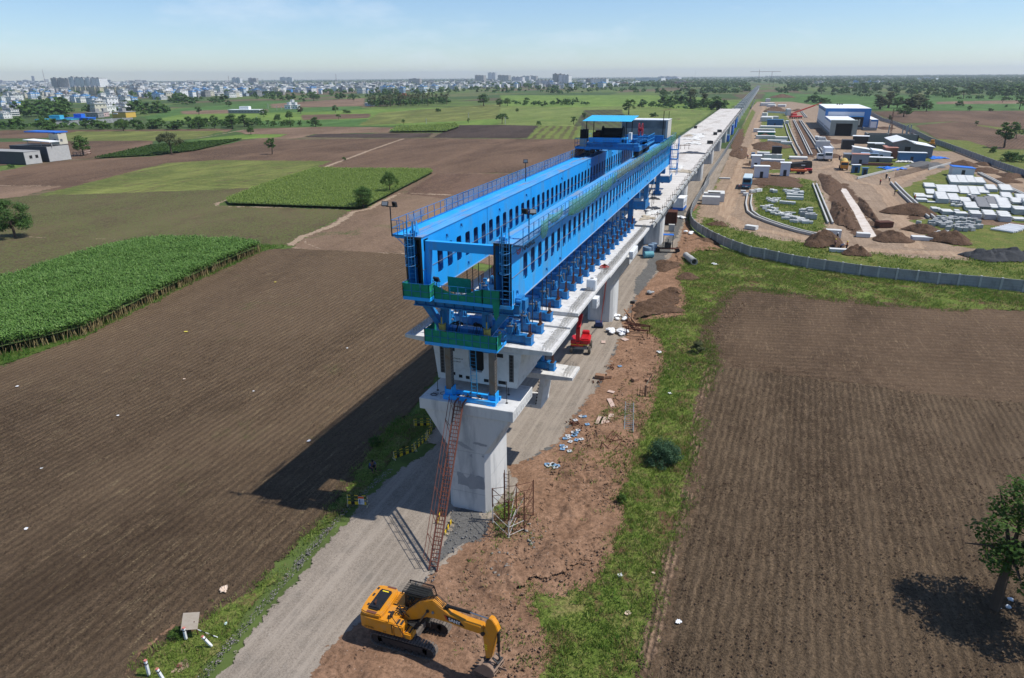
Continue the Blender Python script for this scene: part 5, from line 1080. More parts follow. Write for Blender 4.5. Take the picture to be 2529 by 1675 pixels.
m=MB();c0=gyx(2005,850);c1=gyx(2010,1095);c2=gyx(2020,1225);m.cyl((c0[0],BY,c0[1]),(c1[0],BY,c1[1]),.085,12);m.build('cylinder',BLK,sk)
m=MB();m.cyl((c1[0],BY,c1[1]),(c2[0],BY,c2[1]),.045,8)
l0=gyx(1880,1190);l1=gyx(2020,1225);l2=gyx(1950,1155)
for sy in (-.2,.2): m.bar((l1[0],BY+sy,l1[1]),(l2[0],BY+sy,l2[1]),.07);m.bar((l1[0],BY+sy,l1[1]),(l0[0]+.15,BY+sy,l0[1]-.4),.07)
m.cyl((l1[0],BY-.28,l1[1]),(l1[0],BY+.28,l1[1]),.07,10);m.cyl((l0[0],BY-.3,l0[1]),(l0[0],BY+.3,l0[1]),.1,10);m.build('linkage',DARK,ex)
sx_,sz_=gyx(1862,1010);m=MB()
for dz in (.1,-.05,-.2): m.box(sx_-.09,sx_+.09,BY-.176,BY-.172,sz_+dz-.04,sz_+dz+.04)
m.build('warning_sticker',MATS['sticker_yellow'],sk)
# bucket: curved shell with side plates and teeth, mouth turned back to the machine
bx,bz=l0;m=MB();arc=[]
for i in range(11): a=R(80-i*21);arc.append((bx+.12+.56*math.cos(a),bz-.38+.42*math.sin(a)))
lip=(bx-.75,max(.0,bz-.78));arc=[(bx-.1,bz-.0)]+arc[0:9]+[lip]
for a,b in zip(arc[:-1],arc[1:]): m.bar((a[0],BY,a[1]),(b[0],BY,b[1]),1.05,.04,up=(0,0,1)) if abs(b[0]-a[0])>abs(b[1]-a[1])*.15 else m.bar((a[0],BY,a[1]),(b[0],BY,b[1]),1.05,.04,up=(1,0,0))
for sy in (-.52,.52): m.prism(arc,BY+sy-.02,BY+sy+.02,'y')
bk=m.build('bucket',MUD,ex)
for j in range(5): m=MB();y=BY-.46+j*.23;m.prism([(lip[0]+.05,lip[1]+.06),(lip[0]-.2,lip[1]-.02),(lip[0]+.05,lip[1]-.03)],y-.04,y+.04,'y');m.build('tooth',DARK,bk)
for o in set(ex.children)-before: o.matrix_basis=BROT
# ================================================================ RED BOOM LIFT
REDP=mpl('red_lift_paint',(.50,.012,.018),(.42,.010,.015),2,.4,0,.4)
q=SA(515,590);q2=SA(600,510)
bl=thing('boom_lift','red wheeled boom lift with raised arm standing beside the second pier','boom lift',(q.x,q.y+.8,0),R(8))
def lb(nm,mat,boxes,par=bl,bev=.04):
    m=MB()
    for b in boxes: m.box(*b)
    return m.build(nm,mat,par,bev,seg=2)
lb('chassis',GREY,[(-.75,.75,-.95,.95,.55,.8),(-1.0,1.0,-1.0,-.85,.5,.65),(-1.0,1.0,.85,1.0,.5,.65)])
for sx in (-1,1):
    for sy in (-1,1):
        m=MB();m.cyl((sx*.95,sy*1.0,.5),(sx*1.28,sy*1.0,.5),.5,18);wv=m.build('wheel',mpl('lift_tyre',(.05,.045,.038),(.10,.085,.065),5,.9),bl,.05);m=MB();m.cyl((sx*1.24,sy*1.0,.5),(sx*1.3,sy*1.0,.5),.22,12);m.build('rim',GREY,wv)
lb('turntable',REDP,[(-1.2,.35,-1.25,1.2,.95,1.25)]);lb('side_cover',REDP,[(-.1,1.15,-1.2,1.15,1.2,1.95)],bev=.16);lb('side_cover',REDP,[(-1.25,-.65,-1.25,.6,1.2,1.8)],bev=.1)
lb('lower_arm',REDP,[(-.6,-.12,-1.3,-.8,1.2,3.3)],bev=.04)
m=MB();m.bar((-.35,-1.05,3.2),(-.2,.9,4.4),.45);m.bar((-.2,.9,4.3),(-.9,3.5,2.5),.3);m.build('upper_arm',REDP,bl);lb('counterweight',REDP,[(.0,.9,.6,1.35,1.2,2.3)],bev=.08)
m=MB();m.tube([(-.5,-1.3,1.6),(0,-1.4,1.75),(.3,-1.3,1.5)],.04,5);m.build('hydraulic_hose',BLK,bl)
m=MB();m.box(-1.21,1.1,-1.26,-1.255,1.18,1.24);m.build('hazard_strip',MATS['sticker_yellow'],bl)
# person helper -------------------------------------------------------------
SKIN=mpl('skin_brown',(.20,.10,.06),(.17,.085,.05),4,.6);HAIR=mpl('black_hair',(.01,.009,.008),(.015,.012,.01),4,.6)
def person(loc,rz,label,joints,shirt,trousers,hat=None,h=1.0,group=None,hair=True):
    """joints: dict of points; one continuous skinned body, clothes as children"""
    J=dict(pelvis=(0,0,.95),chest=(0,.02,1.32),neck=(0,.02,1.48),head=(0,.0,1.62),crown=(0,0,1.74),
             shl=(-.19,0,1.42),ell=(-.25,.02,1.14),wrl=(-.25,-.06,.90),hal=(-.25,-.08,.80),shr=(.19,0,1.42),elr=(.25,.02,1.14),wrr=(.25,-.06,.90),har=(.25,-.08,.80),
             hil=(-.1,0,.92),knl=(-.11,-.02,.5),anl=(-.11,.02,.09),tol=(-.12,-.17,.04),hir=(.1,0,.92),knr=(.11,-.02,.5),anr=(.11,.02,.09),tor=(.12,-.17,.04));J.update(joints)
    Rd=dict(pelvis=.135,chest=.15,neck=.058,head=.098,crown=.07,shl=.07,ell=.048,wrl=.033,hal=.035,shr=.07,elr=.048,wrr=.033,har=.035,hil=.1,knl=.064,anl=.045,tol=.035,hir=.1,knr=.064,anr=.045,tor=.035)
    E_=[('pelvis','chest'),('chest','neck'),('neck','head'),('head','crown'),('chest','shl'),('shl','ell'),('ell','wrl'),('wrl','hal'),('chest','shr'),('shr','elr'),('elr','wrr'),('wrr','har'),('pelvis','hil'),('hil','knl'),('knl','anl'),('anl','tol'),('pelvis','hir'),('hir','knr'),('knr','anr'),('anr','tor')]
    def skin(names,edges,grow,nm,mat,par,root):
        names=list(names);me=bpy.data.meshes.new(nm);me.from_pydata([J[n] for n in names],[(names.index(a),names.index(b)) for a,b in edges],[])
        o=bpy.data.objects.new(nm,me);COL.objects.link(o);md=o.modifiers.new('skin','SKIN');o.modifiers.new('sub','SUBSURF').levels=1;o.modifiers['sub'].render_levels=1
        for i,n in enumerate(names): sv=me.skin_vertices[0].data[i];sv.radius=(Rd[n]*grow*(1.15 if n in ('chest','pelvis') else 1),Rd[n]*grow*(.8 if n in ('chest','pelvis') else 1));sv.use_root=(n==root)
        dg=bpy.context.evaluated_depsgraph_get();m2=bpy.data.meshes.new_from_object(o.evaluated_get(dg));bpy.data.objects.remove(o);m2.materials.clear();m2.materials.append(mat)
        m2.polygons.foreach_set('use_smooth',[True]*len(m2.polygons));return meshobj(nm,m2,None,par)
    r=thing('person',label,'person',loc,rz,group);r.scale=(h,h,h)
    skin(J.keys(),E_,1.0,'body',SKIN,r,'pelvis')
    skin(['pelvis','chest','shl','ell','shr','elr'],[('pelvis','chest'),('chest','shl'),('shl','ell'),('chest','shr'),('shr','elr')],1.16,'shirt',shirt,r,'pelvis')
    skin(['pelvis','hil','knl','anl','hir','knr','anr'],[('pelvis','hil'),('hil','knl'),('knl','anl'),('pelvis','hir'),('hir','knr'),('knr','anr')],1.16,'trousers',trousers,r,'pelvis')
    m=MB();c=Vector(J['crown']);hd=Vector(J['head']);ax=(c-hd).normalized()
    if hat: m.cyl(hd+ax*.03,hd+ax*.1,.135,12,.12);m.cyl(hd+ax*.1,hd+ax*.17,.12,12,.06);m.cyl(hd+ax*.02,hd+ax*.035,.165,12);m.build('helmet',hat,r)
    else: m.cyl(hd+ax*.02+Vector((0,.02,0)),hd+ax*.12+Vector((0,.02,0)),.108,10,.085);m.cyl(hd+ax*.12+Vector((0,.02,0)),hd+ax*.15+Vector((0,.02,0)),.085,10,.03);m.build('hair',HAIR,r,smooth=True)
    return r
CL={k: mpl('cloth_'+k,c,tuple(x*.8 for x in c),6,.9) for k,c in dict(blue=(.07,.10,.20),dark=(.02,.022,.03),white=(.55,.55,.53),orange=(.55,.14,.03),yellow=(.55,.5,.06),grey=(.15,.15,.16),red=(.35,.04,.04),khaki=(.22,.18,.11),pink=(.5,.25,.25)).items()}
HELY=mpl('helmet_yellow',(.65,.5,.03),(.6,.45,.03),3,.4);HELW=WHITE
sit=dict(pelvis=(0,0,.28),chest=(0,-.14,.60),neck=(0,-.2,.76),head=(0,-.27,.88),crown=(0,-.29,1.0),shl=(-.19,-.15,.70),ell=(-.24,-.34,.52),wrl=(-.12,-.46,.42),hal=(-.06,-.5,.40),shr=(.19,-.15,.70),elr=(.24,-.34,.52),wrr=(.12,-.46,.42),har=(.06,-.5,.40),
           hil=(-.1,-.02,.27),knl=(-.14,-.38,.50),anl=(-.13,-.36,.08),tol=(-.14,-.54,.04),hir=(.1,-.02,.27),knr=(.14,-.38,.50),anr=(.13,-.36,.08),tor=(.14,-.54,.04))
q=SH(660,900);person((q.x,q.y,.0),R(60),'person in blue shirt squatting in the shadow beside the gravel road',sit,CL['blue'],CL['dark'],h=1.15)
kk_=crop(960,530,6.271);q=kk_(1225,1190,14.7)
person((-.05,5.6,14.0),R(170),'person in yellow helmet standing on the deck between the girders',{},CL['dark'],CL['dark'],HELY)
# ================================================================ NEAR SITE: ladder, scaffold, barriers, debris
# tall red ladder against the pier head
lad=thing('access_ladder','tall red oxide ladder with handrails leaning on the front pier','ladder',(0,0,0))
A=Vector((.10,-9.8,0));A2=Vector((.68,-9.75,0));B=Vector((-.78,-2.5,9.5));B2=Vector((-.12,-2.5,9.5))
for a,b in ((A,B),(A2,B2)): m=MB();m.bar(a,b,.09,.14);m.build('stile',REDO,lad)
for i in range(1,42):
    t_=i/42;m=MB();m.bar(A.lerp(B,t_),A2.lerp(B2,t_),.045);m.build('rung',REDO,lad)
for (a,b,off) in ((A,B,Vector((-.34,-.25,.75))),(A2,B2,Vector((-.15,-.35,.8)))):
    m=MB();m.cyl(a.lerp(b,.03)+off,b+off*.9,.025,6);m.cyl(a.lerp(b,.03)+off*.55,b+off*.5,.02,6)
    for i in range(8): t_=.03+.95*i/7;m.cyl(a.lerp(b,t_),a.lerp(b,t_)+off,.02,5);
    for i in range(1,8): t_=.03+.95*i/7;m.cyl(a.lerp(b,t_-.04),a.lerp(b,t_)+off,.022,5)
    m.build('handrail',REDO,lad)
m=MB();m.bar(B,B+Vector((.15,.35,.25)),.09);m.bar(B2,B2+Vector((.15,.35,.25)),.09);m.build('hook',REDO,lad)
# tube scaffold: rusty above, white below
sc0=thing('scaffold','rusty and white tube scaffold with ladder bays beside the front pier','scaffolding',(0,0,0))
S3=crop(1000,900,3.015);WTUBE=mpl('white_tube',(.55,.54,.52),(.38,.34,.3),6,.6)
feet=[S3(655,1175),S3(773,1288),S3(888,1235),S3(955,1118),S3(830,1150),S3(740,1100)]
P0,P1,P2,P3=feet[0],feet[1],feet[2],feet[3];P4=feet[4]
H=[1.9,2.25,2.3,2.0,2.2,3.1]
for i,(p,h) in enumerate(zip([P0,P1,P2,P3,P4,P0.lerp(P4,.5)],[3.1,3.3,3.4,3.2,3.2,4.3])):
    m=MB();m.cyl(p,p+Vector((0,0,h*.45)),.045,6);m.cyl(p,p+Vector((0,0,.02)),.09,8);m.build('standard',WTUBE if i<2 else RUST,sc0);m=MB();m.cyl(p+Vector((0,0,h*.45)),p+Vector((0,0,h)),.045,6);m.build('standard',RUST,sc0)
for a,b,mt in ((P0,P1,WTUBE),(P1,P2,WTUBE),(P2,P3,RUST),(P3,P4,RUST),(P4,P0,RUST),(P1,P4,WTUBE)):
    for j,z in enumerate((.15,.9,1.65,2.4,3.05)):
        m=MB();m.cyl(a+Vector((0,0,z)),b+Vector((0,0,z)),.022,5);m.build('ledger',mt if z<1.4 else RUST,sc0)
    m=MB();m.cyl(a+Vector((0,0,.9)),b+Vector((0,0,3.0)),.018,5);m.build('brace',mt,sc0)
    m=MB();m.cyl(a+Vector((0,0,1.65)),b+Vector((0,0,.15)),.018,5);m.build('brace',RUST,sc0)
p=P0.lerp(P4,.5);m=MB()
for dx in (0,.35): m.cyl(p+Vector((dx,.1,0)),p+Vector((dx,.1,4.5)),.035,5)
for j in range(9): m.cyl(p+Vector((0,.1,1.6+j*.32)),p+Vector((.35,.1,1.6+j*.32)),.02,5)
m.build('ladder_frame',RUST,sc0)
# barriers
STR=fin_stripe('black_yellow_stripes',(.62,.42,.02),(.015,.015,.015),.5)
STW=fin_stripe('black_pale_stripes',(.45,.40,.28),(.03,.03,.03),.6)
def barrier(a,b,label,h=1.0,sign=False,grp=None):
    a=Vector(a);b=Vector(b);d=b-a;L_=d.length;r=thing('road_barrier',label,'barrier',a,math.atan2(d.y,d.x),grp)
    for x in (0.04,L_-.04):
        m=MB();m.bar((x,0,0),(x,0,h),.05);m.bar((x,-.3,.02),(x,.3,.02),.05);m.bar((x,-.28,0),(x,0,h*.6),.03);m.build('post',STW,r)
    for z,w_ in ((h*.97,.05),(h*.62,.05),(h*.25,.28)): m=MB();m.bar((0,-.03,z),(L_,-.03,z),.03,w_);m.build('rail',STR,r)
    return r
br=barrier(SH(330,1385),SH(615,1400),'black and yellow barrier with a small notice hung on it',1.0)
m=MB();m.box(.95,1.42,-.08,-.06,.18,.92);sg=m.build('notice_board',WHITE,br);m=MB();m.box(.95,1.42,-.086,-.081,.72,.92);m.build('header',mpl('notice_orange',(.7,.12,.02),(.65,.1,.02),3),sg)
m=MB();
for z in (.6,.5,.4,.3): m.box(1.0,1.37,-.086,-.081,z,z+.035)
m.box(1.02,1.1,-.086,-.081,.22,.66);m.build('printed_line',mpl('notice_blue',(.02,.08,.25),(.02,.07,.2),3),sg)
barrier(SH(965,755),SH(1240,650),'bent barrier of thin striped rails nearest the squatting person',.8)
barrier(SH(1250,640),SH(1420,490),'middle striped barrier beside the gravel road in the pier shadow',.85)
barrier(SH(1430,470),SH(1500,330),'striped barrier end piece close to the front pier',.85)
barrier(SH(1245,300),SH(1480,290),'striped barrier standing across the verge behind the front pier',.85)
barrier(S3(240,1185),S3(275,1080),'yellow striped barrier lying under the tall ladder',.35);barrier(S3(295,1270),S3(345,1175),'yellow and white striped board on gravel right of the ladder',.3)
# marker posts and the tilted board on the verge
def marker(q,label,h=1.0,tilt=(0,0)):
    r=thing('marker_post',label,'marker post',q,.1,'white marker posts on the verge');r.rotation_euler=(tilt[0],tilt[1],.1)
    m=MB();m.box(-.07,.07,-.07,.07,0,h);m.build('post',WHITE,r,.01);m=MB();m.box(-.073,.073,-.073,.073,h*.72,h*.8);m.build('band',DARK,r);m=MB();m.box(-.075,.075,-.075,.075,h-.05,h+.01);m.build('cap',mpl('faded_red',(.45,.12,.1),(.5,.2,.16),4),r)
marker(BL(955,1055),'upright white marker post beside the tilted board',.9);marker(BL(1290,1150),'leaning white marker post nearest the gravel road',.95,(R(10),R(-24)));marker(BL(470,1530),'white marker post on the left edge of the verge',1.15);marker(BL(665,1600),'leaning white marker post at the bottom edge of the verge',.95,(R(4),R(-14)))
r=thing('sign_board','square weathered plywood board tilted above the verge grass','board',BL(1000,1040),0);m=MB();m.M=Matrix.Translation((-.05,.35,1.0)) @ Matrix.Rotation(R(24),4,'Z') @ Matrix.Rotation(R(-48),4,'X');m.box(-.5,.5,-.02,.02,-.5,.5);m.build('panel',mpl('old_plywood',(.32,.27,.21),(.38,.33,.27),3,.9,stretch=(1,1,4)),r,.005)
m=MB();m.bar((-.3,.3,0),(-.25,.35,.9),.05);m.bar((.3,.4,0),(.2,.4,1.0),.05);m.build('prop',RUST,r)
r=thing('striped_pole','black and white striped pole lying against the tilted board','pole',BL(1370,1040),0);m=MB()
a=Vector((0,0,.05));b=GY(280+1055/5.315,1380+912/5.315,BL(1370,1040).y+.2)-BL(1370,1040)
for j in range(6): m=MB();m.cyl(a.lerp(b,j/6),a.lerp(b,(j+1)/6),.03,8);m.build('band',WHITE if j % 2==0 else DARK,r)
# bits of cloth, paper, boards
def sheetlet(q,s,label,mat,cat='litter',name='litter_sheet',rz=0,ht=.08):
    r_=random.Random(int(q[0]*31+q[1]*17));n=7;s *= .72;vs=[];fs=[]
    for i in range(n):
        for j in range(n):
            x=(i/(n-1)-.5)*s*(1+.3*r_.uniform(-1,1)*(i in (0,n-1)));y=(j/(n-1)-.5)*s*.8*(1+.35*r_.uniform(-1,1)*(j in (0,n-1)));vs.append((x,y,.05+r_.random()*ht*s*1.5))
    for i in range(n-1):
        for j in range(n-1):
            if (i,j) in ((0,0),(n-2,n-2)): continue
            fs.append((i*n+j,(i+1)*n+j,(i+1)*n+j+1,i*n+j+1))
    m=MB();m.add(vs,fs);o=m.build(name,mat);o.location=(q[0],q[1],.0);o.rotation_euler=(0,0,rz or r_.uniform(0,3));tag(o,label,cat);return o
PAL=mpl('pale_cardboard',(.55,.42,.32),(.6,.48,.38),3,.9)
sheetlet(BL(1450,410),.85,'pale pink cardboard sheet on soil beside the verge',PAL,'cardboard');sheetlet(Q3(1428,473),.5,'crumpled white bag on the ploughed field near the shadow edge',WHITE)
sheetlet(Q3(122,880),.4,'white scrap near the left edge of the ploughed field',WHITE);sheetlet(Q3(192,600),.3,'small white scrap in the left part of the ploughed field',WHITE);sheetlet(Q3(80,221),.4,'white scrap at the far left of the ploughed field',WHITE)
sheetlet(Q3(852,187),.4,'beige scrap in the middle of the ploughed field',PAL);sheetlet(Q3(1172,243),.28,'tiny white scrap in mid ploughed field',WHITE);sheetlet(Q3(1605,44),.35,'white scrap farthest right in the ploughed field',WHITE);sheetlet(Q3(545,356),.35,'thin white scrap left of centre in the ploughed field',WHITE)
YLS=mpl('yellow_plastic',(.6,.5,.08),(.55,.45,.07),3)
sheetlet(Q1(1272,1305),.5,'yellow scrap lying on the ploughed field beyond the shadow',YLS);sheetlet(Q1(860,1535),.7,'yellow straw bundle on the ploughed field',YLS);sheetlet(BL(1475,860),.3,'pale blue plastic scrap in the verge grass',mpl('pale_cyan',(.45,.62,.6),(.5,.65,.62),3))
sheetlet(Q4(770,1310),.5,'white scrap on the tilled edge of the right field',WHITE);sheetlet(Q4(500,1095),.5,'grey white bag in the grass strip',WHITE);sheetlet(Q4(535,1270),.55,'pale flat bag lower in the grass strip',PAL);sheetlet(Q4(655,1085),.35,'cream scrap at the grass strip edge',PAL)
sheetlet(SA(1285,590),.9,'white torn bag at the edge of the grass strip',WHITE);sheetlet(SA(1390,990),.6,'narrow white scrap in the grass strip',WHITE);sheetlet(Q2(935,1222),1.6,'white bag lying in lush grass near the concrete pipe',WHITE,'bag');sheetlet(BL(870,1420),.4,'dark pink brick scrap on the straw patch',REDO)
for i,(px,py) in enumerate([(1630,1400)]): pass
def bagheap(q,label,n,sp,mat=WHITE,s=.4):
    r=thing('sack_heap',label,'sacks',(q[0],q[1],0));r_=random.Random(int(q[0]*7)+n)
    for i in range(n):
        x,y=r_.uniform(-sp,sp),r_.uniform(-sp*.6,sp*.6);bm=bmesh.new();bmesh.ops.create_icosphere(bm,subdivisions=2,radius=s)
        for v in bm.verts: v.co=Vector((v.co.x*1.3,v.co.y,v.co.z*.45))+Vector((r_.uniform(-.07,.07),r_.uniform(-.07,.07),r_.uniform(-.05,.05)))
        me=bpy.data.meshes.new('sack');bm.to_mesh(me);bm.free();o=meshobj('sack',me,mat,r);o.location=(x,y,.15+r_.uniform(0,.25));o.rotation_euler=(0,0,r_.uniform(0,3))
bagheap(SA(890,400),'heap of white sacks on gravel past the red boom lift',14,1.3,s=.42);bagheap(SA(900,260),'scattered white sacks at the foot of the second pier',8,1.2,s=.32)
bagheap(SB(1865,190),'white sacks on dark gravel near the curved wall',5,1.0,s=.5);bagheap(SB(1980,378),'flat white sacks on bare earth by the curved wall',4,1.2,s=.5)
# ladder lying on the ground
a0,a1=SA(948,1362),SA(960,1075);r=thing('ground_ladder','grey metal ladder lying on bare earth beside the grass','ladder',a0,math.atan2(a1.y-a0.y,a1.x-a0.x));L_=(a1-a0).length
for y in (0,-.85): m=MB();m.bar((0,y,.07),(L_,y,.07),.09);m.build('stile',GREY,r)
for j in range(int(L_/.42)): m=MB();m.bar((.2+j*.42,0,.07),(.2+j*.42,-.85,.07),.05);m.build('rung',GREY,r)
# planks
PLK=mpl('pinkish_plank',(.42,.30,.25),(.50,.38,.32),2,.9,stretch=(1,5,1))
for i,(a,b,w_,lb_) in enumerate([((690,1285),(725,1210),.55,'left one of the paired pale planks on bare earth'),((722,1292),(757,1218),.55,'right one of the paired pale planks on bare earth'),((785,1285),(828,1188),.5,'single pale plank left of the grey ladder'),((840,1120),(800,1040),.5,'reddish plank lying below the wooden blocks'),((725,490),(765,492),.9,'orange plywood piece on gravel beside the boom lift'),((790,965),(850,980),.5,'broken orange board at the gravel edge'),((930,455),(975,475),.8,'pale board by the white sacks')]):
    p,q=SA(*a),SA(*b);r=thing('plank',lb_,'plank',p,math.atan2(q.y-p.y,q.x-p.x));m=MB();m.box(0,(q-p).length,-w_/2,w_/2,.01,.06);m.build('board',PLK,r,.005)
WOODB=mpl('brown_block',(.22,.12,.07),(.27,.16,.1),4,.9)
for i,(x,y,d,lb_) in enumerate([(712,838,(1.1,.7,.45),'left brown timber block of three at the gravel edge'),(745,832,(.8,.6,.35),'middle brown timber block of three at the gravel edge'),(775,835,(1.1,.6,.35),'right brown timber block of three at the gravel edge'),(1050,868,(.8,.6,.4),'single brown timber block on bare earth'),(1178,868,(.6,.5,.3),'pale block near the bare earth stake')]):
    q=SA(x,y);r=thing('timber_block',lb_,'timber block',q,.3*i);m=MB();m.box(-d[0]/2,d[0]/2,-d[1]/2,d[1]/2,0,d[2]);m.build('block',WOODB,r,.03)
# steel bearing plates
PB=mpl('plate_blue',(.12,.25,.42),(.2,.32,.46),4,.6);PW=mpl('plate_white',(.48,.49,.5),(.4,.42,.44),4,.6)
pl_=[(530,1210),(562,1212),(475,1248),(590,1288),(455,1365),(482,1368),(400,1398),(455,1395),(408,1418),(375,1425),(425,1455),(485,1440),(532,1432),(345,1495),(378,1508),(350,1528),(418,1548),(470,1392),(500,1345),(200,1675),(215,1690),(262,1680),(250,1672),(300,1690),(280,1705),(905,725)]
for i,(x,y) in enumerate(pl_):
    q=SA(x,y);r=thing('anchor_plate',['pale','blue','grey'][i % 3]+' square steel plate with a hole on the ground','steel plate',(q.x,q.y,0),rng.uniform(0,1.5),'steel anchor plates scattered at the gravel edge');r['label']='square steel plate with a round hole, in the scatter at the gravel edge'
    m=MB();s_=.19;m.box(-s_*1.2,s_*1.2,-s_,s_,.01,.06);m.build('plate',(PB if i % 2 else PW),r,.008);m=MB();m.cyl((0,0,.06),(0,0,.064),.08,10);m.build('hole',BLK,r)
for i,(x,y,lb_,n) in enumerate([(825,738,'rusty coupler heap nearest the wooden blocks',12),(690,880,'rusty coupler heap left of the timber blocks',14),(470,1290,'rusty coupler heap among the steel plates',20),(520,1345,'few rusty couplers with an orange board',5)]):
    q=SA(x,y);r=thing('coupler_heap',lb_,'scrap heap',(q.x,q.y,0));r_=random.Random(i)
    for j in range(n): m=MB();a=Vector((r_.gauss(0,.35),r_.gauss(0,.25),.06+r_.random()*.12));m.cyl(a,a+Vector((r_.uniform(-.15,.15),r_.uniform(-.15,.15),r_.uniform(-.05,.05))),.07,8);m.build('coupler',RUST,r)
# rusty angle frames
r=thing('lattice_frame','thin rusty lattice frames lying on bare earth below the ladder','steel frame',SA(820,1480));r_=random.Random(8)
o_=SA(820,1480)
for (a,b) in (((725,1530),(830,1390)),((770,1540),(870,1420)),((765,1475),(930,1440)),((870,1555),(925,1455)),((725,1490),(800,1545)),((830,1375),(920,1440)),((760,1430),(850,1480)),((800,1470),(850,1400)),((835,1370),(820,1420)),((725,1535),(735,1490))):
    p,q=SA(*a)-o_,SA(*b)-o_;m=MB();m.bar(p+Vector((0,0,r_.uniform(.1,.5))),q+Vector((0,0,r_.uniform(.05,.5))),.05);m.build('bar',RUST,r)
# rebar table and scrap past the boom lift
r=thing('rebar_rack','low rusty trestle table piled with rebar offcuts','rack',SA(1075,430));m=MB();m.box(-1.6,1.4,-.1,.1,.85,.95);m.box(-1.6,1.4,1.6,1.8,.85,.95);m.build('beam',RUST,r)
for x in (-1.5,1.3):
    for y in (0,1.7): m=MB();m.bar((x,y,0),(x,y,.9),.1);m.build('leg',RUST,r)
r_=random.Random(12)
for j in range(26): m=MB();a=Vector((r_.uniform(-2.2,.6),r_.uniform(-.6,2.0),.95+r_.random()*.25));m.bar(a,a+Vector((r_.uniform(.5,1.6),r_.uniform(-.6,.6),r_.uniform(-.1,.1))),.06);m.build('rebar',RUST,r)
r=thing('timber_trestle','leaning line of dark timber props behind the white sacks','trestle',SA(1010,310));
for (a,b,z0,z1) in (((945,230),(1110,385),.9,.2),((970,255),(1060,380),.6,.1),((990,280),(1100,385),.3,.3)): p,q=SA(*a)-SA(1010,310),SA(*b)-SA(1010,310);m=MB();m.bar(p+Vector((0,0,z0)),q+Vector((0,0,z1)),.16);m.build('prop',WOODB,r)
def poleflag(q,h,label,lamp=True):
    r=thing('light_pole',label,'light pole',q);m=MB();m.bar((0,0,0),(0,0,h),.06);m.bar((-.3,0,.02),(.3,0,.02),.06);m.bar((0,-.3,.02),(0,.3,.02),.06);m.build('pole',RUST,r)
    if lamp: m=MB();m.box(-.3,.3,-.1,.1,h,h+.35);m.build('lamp_head',DARK,r)
poleflag(SA(1012,360),3.6,'thin pole with a dark lamp by the white sacks')
q=SA(1150,1010);r=thing('stake_post','stub of dark timber with thin stakes in bare earth','stake',q);m=MB();m.box(-.12,.12,-.12,.12,0,1.3);m.build('post',WOODB,r)
for dx in (-.9,-.6,-.3): m=MB();m.bar((dx,0,0),(dx+.05,0,1.0),.04);m.build('stake',RUST,r)
m=MB();m.bar((0,0,1.2),(.5,.6,2.4),.06);m.build('stick',STW,r)
# generator, drums, cart, cabin, container and pipe along the gravel
q=SA(700,345);r=thing('generator','small dark blue generator on the ground by the second pier','generator',q,.2);m=MB();m.box(-.5,.5,-.4,.4,.15,.85);m.build('body',mpl('navy_paint',(.02,.04,.12),(.02,.03,.09),3),r,.08);m=MB();m.cyl((-.55,-.3,.15),(-.55,.3,.15),.15,10);m.cyl((.5,-.4,.15),(.5,.4,.15),.15,10);m.build('wheel',DARK,r)
DRM=mpl('drum_blue_grey',(.12,.19,.28),(.18,.25,.34),3,.5)
def drum(q,label,lying=False):
    r=thing('drum',label,'drum',q,.5,'steel drums beside the third pier');m=MB()
    if lying: m.cyl((-.9,0,.6),(.9,0,.6),.6,16);m.build('barrel',mpl('drum_cyan',(.10,.3,.36),(.12,.34,.4),3),r,.05)
    else:
        m.cyl((0,0,0),(0,0,1.7),.6,16);m.build('barrel',DRM,r,.04);m=MB()
        for z in (.55,1.15): m.cyl((0,0,z),(0,0,z+.06),.63,16)
        m.build('hoop',DRM,r)
for i,(x,y,lb_) in enumerate([(1440,638,'leftmost upright blue grey drum on gravel'),(1470,650,'second upright blue grey drum on gravel'),(1505,612,'upright blue grey drum at the back of the group'),(1540,595,'rightmost upright blue grey drum')]): drum(SB(x,y),lb_)
drum(SB(1490,650)+Vector((0,-1.2,0)),'cyan drum lying on its side before the upright drums',True)
q=SB(1705,600);r=thing('tractor_cart','small machine cart with a bright blue canopy on gravel','cart',q,R(10))
m=MB();m.box(-1.0,1.0,-.6,.6,3.4,3.5);m.build('canopy',TARP_B,r,.02);m=MB();m.box(-.6,.6,-.4,.4,.8,1.9);m.cyl((0,0,1.9),(0,0,2.6),.1,8);m.build('engine',DARK,r,.05)
for x,y in ((-.9,-.5),(.9,-.5),(-.9,.5),(.9,.5)): m=MB();m.bar((x,y,.6),(x,y,3.4),.06);m.build('post',DARK,r)
m=MB();m.box(-2.4,2.2,-.5,.5,.65,.8);m.build('chassis',RUST,r)
for x in (-1.9,1.9):
    for y in (-.6,.6): m=MB();m.cyl((x,y-.1,.45),(x,y+.1,.45),.45,12);m.build('wheel',DARK,r)
def cabin(q,rz,d,label,wall=WHITE,base=TARP_B,wins=((.3,1.2,1.9),),name='site_cabin'):
    r=thing(name,label,'site cabin',q,rz);m=MB();m.box(-d[0]/2,d[0]/2,-d[1]/2,d[1]/2,.5,d[2]);m.build('wall',wall,r,.02);m=MB();m.box(-d[0]/2-.02,d[0]/2+.02,-d[1]/2-.02,d[1]/2+.02,.1,.75);m.build('base_band',base,r);m=MB();m.box(-d[0]/2-.1,d[0]/2+.1,-d[1]/2-.1,d[1]/2+.1,d[2],d[2]+.08);m.build('roof',WHITEB,r)
    for (fx,z0,z1) in wins: m=MB();m.box(d[0]/2,d[0]/2+.02,fx*d[1]/2-.3,fx*d[1]/2+.3,z0,z1);m.build('window',BLK,r)
    return r
